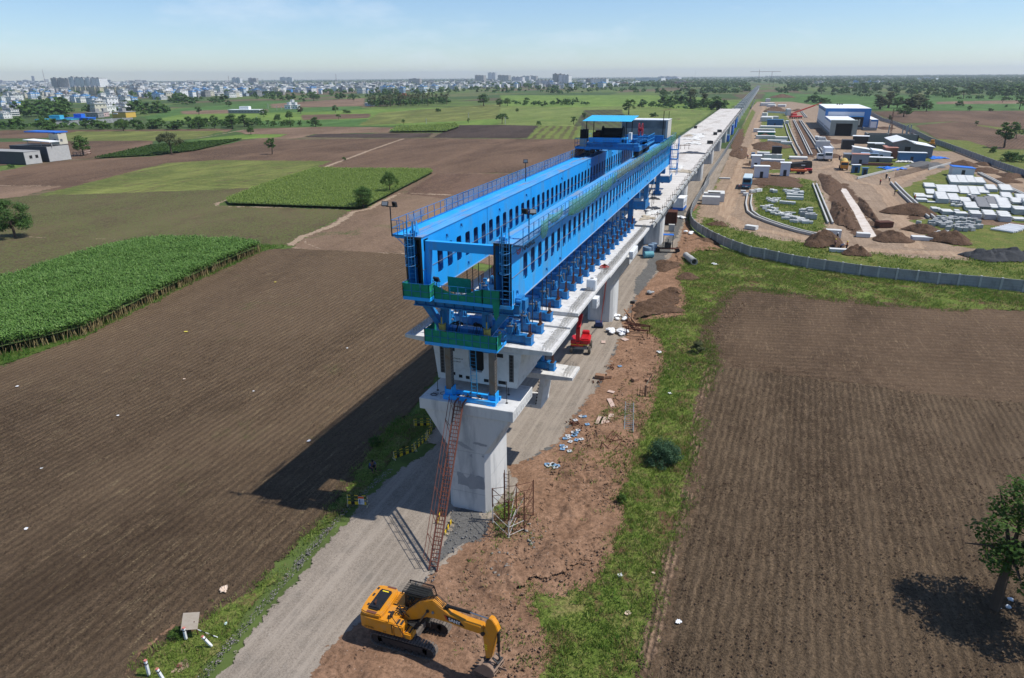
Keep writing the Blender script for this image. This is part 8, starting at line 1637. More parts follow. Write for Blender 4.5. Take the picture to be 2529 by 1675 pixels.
for (_,p,h,k_,where,mt,w,sd) in BELT[:205]: tree_at(p,h,k_,('tree ' if k_ != 'bush' else 'bushy low tree ')+where,mat=mt,w=w,group='trees '+where,seed=sd)
print('own trees',n_own,'rest',len(REST))
# far woods: one mass of low crowns
def woods(name,label,regions,mat,seed,nq=26):
    rs=np.random.default_rng(seed);C_=[];N_=[];S_=[]
    for (q,poly,n,h0,h1) in regions:
        xs=[p[0] for p in poly];ys=[p[1] for p in poly];P_=np.column_stack([rs.uniform(min(xs),max(xs),n*4),rs.uniform(min(ys),max(ys),n*4)]);P_=P_[inpoly(P_,poly)][:n]
        for (x,y) in P_:
            p=q(x,y);h=rs.uniform(h0,h1);d=rs.normal(size=(nq,3));d /= np.linalg.norm(d,axis=1)[:,None];d[:,2]=abs(d[:,2])*1.0-.15
            C_.append(np.array([p.x,p.y,h*.45])+d*np.array([h*.62,h*.62,h*.5])*(.7+.3*rs.random((nq,1))));N_.append(d+rs.normal(size=(nq,3))*.35);S_.append(np.full(nq,h*.24))
    for (_,p,h,*_r) in REST:
        d=rs.normal(size=(nq*2,3));d /= np.linalg.norm(d,axis=1)[:,None];C_.append(np.array([p.x,p.y,h*.55])+d*np.array([h*.5,h*.5,h*.42])*(.6+.4*rs.random((nq*2,1))));N_.append(d+rs.normal(size=(nq*2,3))*.35);S_.append(np.full(nq*2,h*.16))
    c=np.concatenate(C_);n_=np.concatenate(N_);n_ /= np.linalg.norm(n_,axis=1)[:,None];s=np.concatenate(S_)
    a=rs.normal(size=c.shape);a -= (a*n_).sum(1)[:,None]*n_;a /= np.linalg.norm(a,axis=1)[:,None];b=np.cross(n_,a);s=s[:,None];v=np.stack([c-a*s,c-b*s*.8,c+a*s,c+b*s*.8],1).reshape(-1,3)
    o=meshobj(name,npmesh(name,v,np.arange(len(v)).reshape(-1,4),mat));tag(o,label,'woods',kind='stuff');return o
woods('distant_woods','far off woods and hedges fading toward the horizon',[
    *UNDER,(Q1,[(1700,490),(1710,466),(2080,458),(2080,484),(1740,498)],90,5,9),(Q2,[(-1300,352),(0,352),(1100,358),(2500,358),(2500,385),(1100,385),(0,385),(-1300,385)],2600,8,15),(Q2,[(1200,385),(2500,385),(2500,420),(1300,410)],330,8,14),(Q2,[(-200,385),(1080,385),(1100,412),(0,405),(-200,400)],520,9,14),
    (Q1,[(0,362),(2367,352),(2367,372),(0,385)],900,8,14),(Q2,[(1170,350),(2500,346),(2500,360),(1170,362)],1500,10,18),(Q1,[(0,385),(1600,380),(2300,385),(2300,420),(1600,440),(700,450),(0,440)],420,7,12),(Q2,[(1150,430),(1400,440),(2000,455),(2367,452),(2367,470),(1500,450)],40,4,7)],LF_D,11)
# ---- sugar cane and other tall crops
CANE=leaf_mat('cane_leaf',(.10,.20,.04),(.15,.28,.06),(.27,.40,.14),.3);CANE2=leaf_mat('light_crop_leaf',(.18,.26,.05),(.24,.33,.075),(.36,.42,.15),.3);STALK=leaf_mat('dry_stalk',(.25,.19,.09),(.32,.25,.12),(.14,.15,.05),0)
def crop_field(name,label,poly,sp,hgt,nbl,mat,seed,blen=1.1,under=None,edge=None,bw=.07):
    """a stand of tall crop: arching blades in rows over a dark inner body"""
    rs=np.random.default_rng(seed);poly=[(p[0],p[1]) for p in poly];xs=[p[0] for p in poly];ys=[p[1] for p in poly]
    gx,gy=np.meshgrid(np.arange(min(xs),max(xs),sp),np.arange(min(ys),max(ys),sp));P_=np.column_stack([gx.ravel(),gy.ravel()])+rs.uniform(-.45,.45,(gx.size,2))*sp;P_=P_[inpoly(P_,poly)]
    hh=hgt*(.82+.22*vnoise(P_[:,0],P_[:,1],seed,.25)+.1*vnoise(P_[:,0],P_[:,1],seed+1,1.1));n=len(P_)
    V_=[]
    for k in range(nbl):
        th=rs.random(n)*6.283;el=np.radians(40+40*rs.random(n));L_=blen*(.6+.6*rs.random(n));z0=hh-blen*(.35+.5*rs.random(n));d=np.stack([np.cos(th)*np.cos(el),np.sin(th)*np.cos(el),np.sin(el)],1);sd=np.stack([-np.sin(th),np.cos(th),0*th],1)*bw
        b=np.column_stack([P_,z0]);m_=b+d*(L_*.55)[:,None];d2=d*np.array([1.35,1.35,.1])-np.array([0,0,.25]);e=m_+d2*(L_*.5)[:,None]
        V_.append(np.stack([b-sd*.6,b+sd*.6,m_+sd,m_-sd],1));V_.append(np.stack([m_-sd,m_+sd,e+sd*.15,e-sd*.15],1))
    v=np.concatenate(V_).reshape(-1,3);me=npmesh(name,v,np.arange(len(v)).reshape(-1,4),mat);o=meshobj(name,me);tag(o,label,'crop',kind='stuff')
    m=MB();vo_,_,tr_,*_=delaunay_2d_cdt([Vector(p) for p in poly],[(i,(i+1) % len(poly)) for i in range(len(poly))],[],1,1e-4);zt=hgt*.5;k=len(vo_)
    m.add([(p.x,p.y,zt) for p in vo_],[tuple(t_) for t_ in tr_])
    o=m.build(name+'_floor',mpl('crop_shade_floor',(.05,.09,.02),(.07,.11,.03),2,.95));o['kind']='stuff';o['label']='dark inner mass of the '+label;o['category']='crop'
    if edge:
        E_=[]
        for a,b in edge:
            a=np.array(a[:2]);b=np.array(b[:2]);L_=np.linalg.norm(b-a);k=int(L_/.09);tt=rs.random(k)[:,None];p=a+(b-a)*tt+rs.normal(size=(k,2))*.18;h=hgt*(.35+.35*rs.random(k));th=rs.random(k)*6.28;sd=np.stack([np.cos(th),np.sin(th),0*th],1)*.035;ln=rs.normal(size=(k,2))*.22
            b0=np.column_stack([p,0*h]);t0=np.column_stack([p+ln,h]);E_.append(np.stack([b0-sd,b0+sd,t0+sd,t0-sd],1))
        v=np.concatenate(E_).reshape(-1,3);o=meshobj('dry_cane_edge',npmesh('dry_cane_edge',v,np.arange(len(v)).reshape(-1,4),STALK));tag(o,'dry pale stalks along the cut edge of the sugar cane','crop',kind='stuff')
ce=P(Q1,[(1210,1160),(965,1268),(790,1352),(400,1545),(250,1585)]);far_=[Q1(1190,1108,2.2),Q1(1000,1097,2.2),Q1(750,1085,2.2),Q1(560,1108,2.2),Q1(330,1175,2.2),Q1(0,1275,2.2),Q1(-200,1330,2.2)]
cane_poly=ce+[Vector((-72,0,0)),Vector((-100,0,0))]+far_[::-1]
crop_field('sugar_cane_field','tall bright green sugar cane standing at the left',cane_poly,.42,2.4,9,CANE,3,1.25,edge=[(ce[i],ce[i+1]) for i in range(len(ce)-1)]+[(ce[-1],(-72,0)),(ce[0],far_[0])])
crop_field('young_cane_field','light green grass like crop beside the two trees',P(Q1,[(1045,930),(1200,868),(1450,785),(1990,790),(2003,800),(1830,890),(1700,958),(1640,968),(1060,948)]),.62,1.2,6,CANE2,5,.9,bw=.07)
crop_field('cotton_field','dark leafy low crop strip by the pale tree',P(Q1,[(430,734),(700,674),(1120,645),(900,698),(700,720)]),1.0,.9,5,LF_B,6,.9,bw=.3)
crop_field('tall_grass_strip','green tall crop strip before the dark soil field',P(Q1,[(1830,592),(2105,576),(2122,590),(2060,611),(1800,613)]),1.6,1.6,5,CANE2,7,1.5,bw=.25)
# ---- grass and weeds near the camera
def tufts(name,label,polys,dens,mat,seed,h=.28,nb=5,mask=.45,msc=.5,bw=.03,spread=.1,excl=None,cat='grass'):
    rs=np.random.default_rng(seed);V_=[]
    for poly in polys:
        poly=[(p[0],p[1]) for p in poly];xs=[p[0] for p in poly];ys=[p[1] for p in poly];A_=(max(xs)-min(xs))*(max(ys)-min(ys));n=int(A_*dens);P_=np.column_stack([rs.uniform(min(xs),max(xs),n),rs.uniform(min(ys),max(ys),n)]);P_=P_[inpoly(P_,poly)]
        k=vnoise(P_[:,0],P_[:,1],seed,msc)*.6+vnoise(P_[:,0],P_[:,1],seed+4,msc*3)*.4;P_=P_[k>mask*(.75+.5*rs.random(len(k)))];P_=P_+rs.normal(size=P_.shape)*.35
        for ex_ in (excl or []): P_=P_[~inpoly(P_,ex_)]
        n=len(P_);sc=(.6+.9*vnoise(P_[:,0],P_[:,1],seed+9,.8))
        for _ in range(nb):
            th=rs.random(n)*6.283;hh=h*sc*(.5+.8*rs.random(n));off=rs.normal(size=(n,2))*spread;sd=np.stack([np.cos(th),np.sin(th),0*th],1)*bw*(.7+.6*rs.random(n))[:,None];zz=GH(P_[:,0],P_[:,1]);b=np.column_stack([P_+off,zz]);ln=rs.normal(size=(n,2))*.4*hh[:,None]
            t_=np.column_stack([P_+off+ln,hh+zz]);V_.append(np.stack([b-sd,b+sd,t_+sd*.4,t_-sd*.4],1))
    v=np.concatenate(V_).reshape(-1,3);o=meshobj(name,npmesh(name,v,np.arange(len(v)).reshape(-1,4),mat));tag(o,label,cat,kind='stuff');return o
GL1=leaf_mat('grass_blade',(.13,.20,.034),(.19,.265,.05),(.30,.34,.10),.35);GL2=leaf_mat('grass_blade_lush',(.07,.16,.024),(.11,.22,.034),(.18,.30,.055),.35);GL3=leaf_mat('dry_grass_blade',(.22,.17,.08),(.28,.22,.10),(.13,.15,.05),.2)
vs_=PATCH['grass_verge'][-1];gs_=PATCH['grass_strip'][0];fld=PATCH['gravel_road'][0]
tufts('verge_grass','rough green grass on the road verge',[vs_],22,GL1,1,.17,5,.36,bw=.022,excl=[fld]);tufts('strip_grass','green grass and weeds along the strip right of the earth',[gs_],15,GL1,2,.2,5,.43,.3,bw=.028)
tufts('strip_weeds','lush weed patches in the grass strip',[gs_],3,GL2,3,.24,6,.66,.16,.035,.2);tufts('dry_grass','dry pale grass between the green patches',[gs_,vs_],6,GL3,4,.18,5,.48,.3,bw=.025)
be_=PATCH['bare_earth'][0];near_be=FX([(1,-30),(3,-2),(6,14),(8,30),(14.6,30),(15.5,4),(14.6,-16),(15,-30)])
tufts('earth_weeds','scattered green weeds on the bare earth',[near_be],7,GL1,5,.16,6,.6,.22,.03,.14,excl=[fld]);tufts('cane_verge_grass','rough grass along the foot of the sugar cane',[PATCH['grass_verge'][0]],4,GL2,6,.4,5,.4,excl=None)
tufts('yard_grass_blades','grass inside the curved wall',PATCH['yard_grass'][:2],3.5,GL1,8,.22,4,.4,.2,.07,.2)
tufts('scaffold_weeds','weeds growing round the scaffold foot',[P(Q3,[(2240,770),(2380,720),(2440,800),(2320,900)])],9,GL2,9,.2,6,.35)
tufts('shadow_weeds','weeds in the pier shadow by the barriers',[P(SH,[(640,450),(1000,200),(1300,30),(1420,60),(1480,200),(1200,300),(900,480),(780,560)])],6,GL2,10,.35,6,.5)
# near trees and bushes
tpx(2455,1500,300,'ragged','feathery bright green tree at the lower right with its dark shadow',mat=LF_B,lod=0,w=1.35,seed=1)
nt_=[o for o in COL.objects if o.get('label','').startswith('feathery bright')][0];[setattr(c,'location',(.14*math.cos(-nt_.rotation_euler.z),.14*math.sin(-nt_.rotation_euler.z),.03)) for c in nt_.children if c.name.startswith('crown')]
rr=random.Random(6)
b_=tree_at(G(1637,1140),2.3,'bush','round blue green thorn bush on the grass strip',lod=0,mat=LF_A,w=1.15,seed=2,name='bush',cat='bush')
tree_at(G(1724,870),1.6,'bush','small grey green bush at the field edge',lod=1,mat=LF_O,name='bush',cat='bush');tree_at(G(1535,1240),.8,'bush','low weed clump left of the grass strip',lod=1,mat=LF_B,name='bush',cat='bush')
tree_at(BL(850,1010),.7,'bush','bright low weed clump under the tilted board',lod=1,mat=LF_B,name='bush',cat='bush',w=1.3);tree_at(SH(690,545),.8,'bush','sunlit yellow green shrub in the pier shadow',lod=1,mat=LF_B,name='bush',cat='bush',w=1.3)
for i,(x,y,lb_) in enumerate([(890,1475,'pale stone left of the trunk at the lower right'),(915,1400,'larger pale stone right of the trunk at the lower right'),(750,1460,'white stone at the foot of the lower right tree'),(790,1485,'small white stone beside the foot of the tree')]):
    q=crop(2280,1150,4.237)(x,y);bm=bmesh.new();bmesh.ops.create_icosphere(bm,subdivisions=2,radius=.16)
    for v in bm.verts: v.co *= rr.uniform(.8,1.25);v.co.z *= .6
    me=bpy.data.meshes.new('stone');bm.to_mesh(me);bm.free();o=meshobj('stone',me,WHITE);o.location=q;tag(o,lb_,'stone')
# ---- rubble and clods: loose stones on the earth, the road edge and the pier foot
def rocks(name,label,polys,dens,rmin,rmax,mat,seed,mask=0.,msc=.4,excl=None):
    rs=np.random.default_rng(seed);base=np.array([(1,0,0),(-1,0,0),(0,1,0),(0,-1,0),(0,0,1),(0,0,-1)],float)*.9;F_=np.array([(0,2,4),(2,1,4),(1,3,4),(3,0,4),(2,0,5),(1,2,5),(3,1,5),(0,3,5)]);VV=[];FF=[];k0=0
    for poly in polys:
        poly=[(p[0],p[1]) for p in poly];xs=[p[0] for p in poly];ys=[p[1] for p in poly];n=int((max(xs)-min(xs))*(max(ys)-min(ys))*dens);P_=np.column_stack([rs.uniform(min(xs),max(xs),n),rs.uniform(min(ys),max(ys),n)]);P_=P_[inpoly(P_,poly)]
        P_=P_[vnoise(P_[:,0],P_[:,1],seed,msc)>mask*(.7+.6*rs.random(len(P_)))]
        for ex_ in (excl or []): P_=P_[~inpoly(P_,ex_)]
        n=len(P_);r=rmin+(rmax-rmin)*rs.random(n)**3.2;v=base[None]*(1+rs.normal(size=(n,6,3))*.28)*np.array([1.2,1,.7])*r[:,None,None];a=rs.random(n)*6.28;ca,sa=np.cos(a)[:,None],np.sin(a)[:,None];x=v[...,0]*ca-v[...,1]*sa;y=v[...,0]*sa+v[...,1]*ca;v=np.stack([x,y,v[...,2]],-1);v[...,0]+=P_[:,0:1];v[...,1]+=P_[:,1:2];v[...,2]+=(r*.3)[:,None]+GH(P_[:,0],P_[:,1])[:,None]
        VV.append(v.reshape(-1,3));FF.append((F_[None]+(np.arange(n)*6)[:,None,None]).reshape(-1,3)+k0);k0+=n*6
    o=meshobj(name,npmesh(name,np.concatenate(VV),np.concatenate(FF),mat));tag(o,label,'stones',kind='stuff');return o
CLOD=dirt_m('clod_earth',(.15,.09,.058),(.34,.23,.16),(.10,.062,.042),2.5,.6,8);CLODF=dirt_m('clod_field',(.085,.053,.036),(.12,.078,.053),(.065,.04,.028),1,.6,8);STN=dirt_m('road_stone',(.22,.20,.18),(.32,.30,.27),(.15,.14,.13),1,.5,8)
rocks('earth_rubble','loose clods and stones on the reddish bare earth',[near_be],30,.015,.13,CLOD,3,.44,.35,excl=[fld,gs_]);rocks('earth_rubble','stones on the earth farther along the strip',[FX([(5,30),(9,60),(20,62),(16,40),(15,28)])],9,.03,.16,CLOD,4,.45)
rocks('road_edge_stones','grey broken stones along the gravel road edge',[PATCH['gravel_shoulder'][0]],90,.02,.085,STN,5);rocks('pier_chippings','dark chippings round the foot of the front pier',[PATCH['gravel_shoulder'][1]],26,.02,.1,mpl('chip_dark',(.09,.09,.095),(.2,.2,.2),9,.9),6)
rocks('pale_rubble','pale broken concrete lumps on the earth near the scaffold',[P(S3,[(880,1190),(1010,1170),(1060,1260),(960,1380),(860,1300)]),P(Q3,[(2280,960),(2367,960),(2367,1150),(2250,1100)])],5,.05,.24,STN,7)
rocks('field_clods','turned clods on the near left field',[FX([(-44,-16),(-12,-22),(-11,12),(-30,30),(-50,20)])],14,.02,.07,CLODF,8,.4,.5);rocks('field_clods','turned clods and litter on the near right field',[FX([(16.5,-18),(34,-16),(44,10),(48,34),(18,36)])],18,.02,.085,CLODF,9,.4,.5)
# ================================================================ TOWN
def house_mat(name,wall,win=(.12,.13,.14),fl=3.1,bay=3.4,ww=.34,wh=.36):
    t=NT(name);v=t.tc.outputs['Object'];s=t.n('ShaderNodeSeparateXYZ');t.l(v,s.inputs[0]);g=t.n('ShaderNodeNewGeometry');sn=t.n('ShaderNodeSeparateXYZ');t.l(g.outputs['Normal'],sn.inputs[0])
    u=t.math('ADD',s.outputs[0],s.outputs[1]);fu=t.math('FRACT',t.math('DIVIDE',u,bay));fz=t.math('FRACT',t.math('DIVIDE',s.outputs[2],fl))
    a=t.math('MULTIPLY',t.math('LESS_THAN',t.math('ABSOLUTE',t.math('SUBTRACT',fu,.5)),ww/2),t.math('LESS_THAN',t.math('ABSOLUTE',t.math('SUBTRACT',fz,.55)),wh/2));a=t.math('MULTIPLY',a,t.math('LESS_THAN',t.math('ABSOLUTE',sn.outputs[2]),.5))
    oi=t.n('ShaderNodeObjectInfo');col=t.mix(t.ramp(t.noise(v,.25,4,.6),.3,.7),wall,tuple(x*.8 for x in wall));return t.fin(t.mix(a,col,win),.8)
HM=[house_mat('wall_white',(.74,.74,.72)),house_mat('wall_cream',(.64,.60,.48)),house_mat('wall_pale_blue',(.48,.56,.62)),house_mat('wall_grey',(.30,.30,.30)),house_mat('wall_pinkish',(.55,.40,.38)),house_mat('wall_bright',(.82,.82,.81))]
RB=mpl('roof_blue',(.05,.26,.60),(.12,.34,.62),.3);RW=mpl('roof_pale',(.60,.61,.60),(.45,.46,.46),.2,dirt=(.25,.25,.24));RG=mpl('roof_slab_grey',(.24,.24,.235),(.32,.32,.31),.2)
def house_proto(i):
    r_=random.Random(i*5+1);w,d,f=r_.uniform(8,13),r_.uniform(8,13),r_.choice([1,2,2,3,3,4]);h=3.1*f;wall=HM[[0,0,1,2,5,3,5,0,4,5][i % 10]]
    m=MB();m.box(-w/2,w/2,-d/2,d/2,0,h);m.box(-w*.2,w*.18,-d*.1,d*.4,h+.3,h+2.6);wl_=m.v,m.f;a=bpy.data.meshes.new('wall');a.from_pydata(m.v,[],m.f);a.materials.append(wall)
    m=MB();m.box(-w/2-.4,w/2+.4,-d/2-.4,d/2+.4,h,h+.3)
    for k in range(1,f): m.box(-w/2-.9,w/2,-d/2-1.0,-d/2-.01,3.1*k-.1,3.1*k+.1)
    for (x0,x1,y0,y1) in ((-w/2-.4,w/2+.4,-d/2-.4,-d/2-.2),(-w/2-.4,w/2+.4,d/2+.2,d/2+.4),(-w/2-.4,-w/2-.2,-d/2-.2,d/2+.2),(w/2+.2,w/2+.4,-d/2-.2,d/2+.2)): m.box(x0,x1,y0,y1,h+.3,h+1.0)
    m.box(-w*.25,w*.23,-d*.15,d*.45,h+2.6,h+2.8);b=bpy.data.meshes.new('roof');b.from_pydata(m.v,[],m.f);b.materials.append([RW,RG,RW,RB,RW,RG,RB,RW][i % 8])
    return a,b
HP=[house_proto(i) for i in range(14)]
HN=[0]
def house(p,label,group,s=1.0,rz=0,k=None):
    k=k if k is not None else rs_.randrange(14);r=thing('town_house',label,'house',(p[0],p[1],0),rz,group);r.scale=(s,s,s*rs_.uniform(.8,1.15))
    for nm,me in (('wall',HP[k][0]),('roof',HP[k][1])): o=bpy.data.objects.new(nm,me);COL.objects.link(o);o.parent=r
    HN[0]+=1
def town(q,poly,n,where,s=(1,1.3)):
    xs=[p[0] for p in poly];ys=[p[1] for p in poly];k=0;t_=0
    while k<n and t_<n*60:
        t_+=1;x,y=rs_.uniform(min(xs),max(xs)),rs_.uniform(min(ys),max(ys))
        if inpoly(np.array([[x,y]]),poly)[0]: house(q(x,y),'flat roofed house '+where,'houses '+where,rs_.uniform(*s)*.82,rs_.choice([0,.3,-.3,1.57]));k+=1
town(Q1,[(0,560),(0,480),(60,470),(130,500),(60,540)],12,'beside the dark grove at the far left edge',(.8,1.1))
town(Q1,[(150,470),(360,460),(560,460),(640,480),(560,490),(380,480),(180,475)],26,'in the nearest rows of the town')
town(Q1,[(430,520),(600,505),(600,520),(450,530)],7,'around the yellow building')
town(Q1,[(0,470),(0,430),(560,425),(900,440),(760,462),(560,465),(300,455)],70,'in the left part of the town',(1,1.5))
town(Q1,[(760,458),(900,430),(1540,425),(1560,436),(1250,446),(950,455)],70,'in the white rows in the middle of the town',(1,1.6))
town(Q1,[(1560,420),(2130,410),(2130,425),(1600,440)],34,'in the right part of the town',(1,1.7))
town(Q2,[(0,408),(0,398),(140,398),(430,402),(430,410),(150,412)],24,'at the town edge left of the tall towers',(1.2,1.8))
town(Q2,[(1560,398),(1720,388),(1720,396),(1560,404)],12,'in the village on the right horizon',(1.2,1.6));town(Q2,[(1380,395),(1460,390),(1460,396),(1390,400)],5,'in the tiny hamlet beyond the yard',(1.2,1.5))
print('houses',HN[0],'belt trees',NT_[0])
# the rest of the town, far rows, one mass
def town_mass(regions,mat,seed,label):
    r_=random.Random(seed);m=MB()
    for (q,poly,n,h0,h1) in regions:
        xs=[p[0] for p in poly];ys=[p[1] for p in poly];k=0;t_=0
        while k<n and t_<n*60:
            t_+=1;x,y=r_.uniform(min(xs),max(xs)),r_.uniform(min(ys),max(ys))
            if inpoly(np.array([[x,y]]),poly)[0]:
                p=q(x,y);d=(p-CP).length;w_=r_.uniform(9,20)*max(1,d/2500);h=r_.uniform(h0,h1)*max(1,d/3500);m.cb((p.x,p.y,h/2),(w_,r_.uniform(9,18),h),r_.choice([0,.3,1.2]));k+=1
    o=m.build('far_town',mat);tag(o,label,'town',kind='stuff')
town_mass([(Q1,[(0,430),(0,385),(700,388),(1500,392),(2300,380),(2367,392),(2367,405),(1500,425),(700,432)],1150,5,11),(Q2,[(-20,400),(-20,378),(440,382),(640,384),(640,396),(430,402)],160,6,13)],house_mat('wall_far_white',(.80,.80,.79),(.3,.31,.32)),3,'far pale rows of houses of the town')
town_mass([(Q1,[(0,430),(0,380),(700,385),(1500,388),(2300,376),(2367,390),(2367,402),(1500,420),(700,428)],560,6,14)],house_mat('wall_mid_grey',(.42,.42,.41)),4,'far grey rows of houses of the town')
town_mass([(Q1,[(0,430),(0,390),(700,392),(1540,400),(1540,428),(700,432)],240,4,7)],RB,5,'far blue roofs scattered in the town')
# landmark blocks: pixel left, right, base, top
def block(x0,x1,yb,yt,label,mat,q_=q1,parts=1,dep=16,cat='apartment block',roofm=RG,name='apartment_block'):
    a=G(*q_(x0,yb));b=G(*q_(x1,yb));h=GY(*q_(x0,yt),a.y).z;w_=(b-a).length;r=thing(name,label,cat,a,math.atan2(b.y-a.y,b.x-a.x));n=parts
    for k in range(n):
        m=MB();hk=h*(1-.06*((k*7) % 3)/2);x_0,x_1=w_*k/n+.3*(k>0)*w_/n*.15,w_*(k+1)/n;m.box(x_0,x_1,(k % 2)*2.5,dep,0,hk);m.build('wall',mat,r);m=MB();m.box(x_0-.3,x_1+.3,(k % 2)*2.5-.3,dep+.3,hk,hk+.6);m.box(x_0+(x_1-x_0)*.3,x_0+(x_1-x_0)*.6,4,9,hk+.6,hk+3.5);m.build('roof',roofm,r)
        m=MB();f=3.2;z=f
        while z<hk-1: m.box(x_0+.15*(x_1-x_0),x_0+.45*(x_1-x_0),(k % 2)*2.5-1.3,(k % 2)*2.5,z,z+.9);z+=f
        if m.v: m.build('balcony',HM[0],r)
    return r
TA=house_mat('tower_grey_brown',(.48,.45,.42),(.16,.16,.16),3.2,3.6,.5,.45);TB=house_mat('tower_white',(.80,.80,.79),(.30,.32,.34),3.2,4.2,.42,.45);TC=house_mat('block_cream_yellow',(.62,.60,.42),(.14,.14,.13),3.1,3.2,.45,.45);OR=house_mat('frame_orange',(.42,.24,.15),(.05,.045,.04),3.4,3.0,.6,.6)
block(245,325,418,362,'grey brown unfinished tower, leftmost of the tall trio',TA,parts=3,dep=30);block(328,398,420,358,'white tower in the middle of the tall trio',TB,parts=3,dep=30);block(402,468,420,360,'white tower at the right of the tall trio',TB,parts=3,dep=30)
for i,(a,b) in enumerate([(335,372),(380,420),(425,462),(485,520),(522,552)]): block(a,b,440,404,'%s cream yellow apartment block below the tall trio' % ordn[i],TC,parts=2,dep=18)
block(565,600,425,398,'cream block right of the yellow blocks',HM[1],parts=2);block(605,650,432,396,'white stepped block at the town edge',TB,parts=2);block(500,530,466,442,'white house nearest the trees on the left',HM[0],parts=1,dep=10,name='town_house',cat='house');block(530,560,466,440,'cream house next to the white one',HM[1],dep=10,name='town_house',cat='house');block(560,586,466,440,'pink house next to the cream one',HM[4],dep=10,name='town_house',cat='house')
YLW=mpl('yellow_wall',(.60,.40,.08),(.55,.36,.07),1);block(522,584,545,520,'bright yellow building behind the boundary wall',YLW,dep=14,name='yellow_building',cat='building');block(455,480,540,520,'pinkish grey house left of the yellow building',HM[4],dep=8,name='town_house',cat='house');block(400,455,545,524,'dark grey low house left of the yellow building',HM[3],dep=8,name='town_house',cat='house')
block(2255,2288,372,336,'white twin tower on the horizon left of the launcher',TB,parts=2,dep=24);block(2195,2235,378,348,'grey tower group on the horizon',TA,parts=3,dep=24);block(2300,2350,378,348,'grey block right of the white twin tower',TA,parts=3,dep=24);block(1890,1940,385,365,'unfinished grey slab building in the town',TA,parts=1,dep=18);block(1150,1185,390,362,'brown tower in the middle of the horizon',TA,parts=2,dep=18);block(1075,1110,392,360,'cream tower in the middle of the horizon',TB,parts=2,dep=18);block(1295,1350,382,358,'pale tower pair in the middle of the horizon',TB,parts=2,dep=18)
block(1905,2005,418,402,'long white terrace at the town edge',HM[5],parts=5,dep=10);block(150,160,380,352,'small pale tower at the far left horizon',TA)
block(188,232,396,343,'brown and white apartment tower standing tallest in the middle',TA,q2_,2,24);block(216,262,398,346,'white apartment tower with dark slots in the middle',TB,q2_,3,24);block(112,180,402,372,'stepped white blocks left of the middle tower',TB,q2_,4,18);block(340,370,396,366,'grey white block right of the middle tower',TA,q2_,2,18);block(362,436,396,364,'row of white apartment blocks right of the middle tower',TB,q2_,5,18);block(48,80,375,352,'pale block with flat roof on the horizon',HM[0],q2_,2,18);block(68,112,374,352,'dark glazed block on the horizon',TA,q2_,1,18);block(0,50,384,356,'long pale block at left of the middle skyline',TB,q2_,3,18)
block(750,830,394,378,'orange framed unfinished school block',OR,q2_,1,14);block(465,530,396,380,'brown and orange unfinished block',OR,q2_,2,14);block(570,690,378,362,'long white factory shed on the horizon',WHITEB,q2_,1,40,'factory',RW,'factory_building');block(675,765,370,354,'white factory hall with raised roof on the horizon',WHITEB,q2_,3,40,'factory',RW,'factory_building');block(1876,1960,368,360,'low white shed on the right horizon',WHITEB,q2_,1,20,'shed',RW,'far_shed');block(905,970,480,470,'pale roofed shelter left of the finished deck',HM[0],q2_,1,8,'shelter',WHITEB,'farm_shelter')
block(1056,1200,524,510,'long low shed with a white roof in the fields',HM[3],q1,1,10,'shed',WHITEB,'farm_shed');block(1316,1370,505,488,'white two storey farmhouse in the fields',HM[5],q1,2,10,'house',RW,'farm_house');block(1328,1360,500,476,'upper white room of the farmhouse',HM[5],q1,1,6,'house',RW,'farm_house');block(1686,1728,490,478,'pale blue roofed hut beside the palm plantation',HM[2],q1,1,8,'hut',RW,'farm_hut');block(1838,1890,455,442,'red roofed house in the palm plantation',HM[4],q1,1,10,'house',mpl('roof_red',(.40,.10,.05),(.35,.09,.05),1),'farm_house')
# sheds at the far left
block(165,330,562,555,'low shed with turquoise roof before the boundary wall',HM[3],q1,1,9,'shed',mpl('roof_turquoise',(.06,.38,.52),(.05,.33,.48),1),'long_shed');block(295,410,558,548,'low shed with deep blue roof before the boundary wall',TARP_B,q1,1,9,'shed',TARP_B,'long_shed')
fw=[Q1(250,585),Q1(420,575),Q1(500,568),Q1(660,560)];pwall(fw,'pale grey boundary wall behind the left hedge',8,3.2)
a=G(*q1(145,762));r=thing('grey_hut','grey plastered hut with a white end wall at the left edge','hut',G(*q1(0,756)),0);b=G(*q1(118,762))-G(*q1(0,756));hh_=GY(*q1(110,705),G(*q1(118,762)).y).z
m=MB();m.box(-14,b.x,0,7,0,hh_);m.build('wall',mpl('shaded_block_wall',(.06,.064,.068),(.08,.085,.09),1.5,.9),r);m=MB();m.box(b.x,b.x+.2,0,7,0,hh_);m.build('end_wall',POSTC,r)  # block wall toned dark, shade of the front face put into its colour
for y_ in (2,4.6): m=MB();m.box(b.x+.2,b.x+.25,y_,y_+1.2,hh_*.45,hh_*.7);m.build('window',BLK,r)
m=MB();m.box(-14,b.x+.3,-.2,7.2,hh_,hh_+.15);m.build('roof',RG,r)
p0_=G(*q1(20,745));p1_=G(*q1(230,748));h1_=GY(*q1(215,668),p1_.y).z;r=thing('grey_shed','big grey shed with a thin white canopy at the left edge','shed',(p0_.x,p1_.y,0),0);wd=p1_.x-p0_.x
m=MB();m.box(0,wd,0,10,0,h1_*.88);m.build('wall',MATS['shaded_block_wall'],r);m=MB();m.box(wd,wd+.3,-.1,10,0,h1_*.85);m.build('end_wall',POSTC,r);m=MB();m.prism([(wd*.35,h1_*1.18),(wd*1.05,h1_*1.1),(wd*1.05,h1_*1.14),(wd*.35,h1_*1.22)],1,6,'y');m.build('canopy',WHITEB,r)
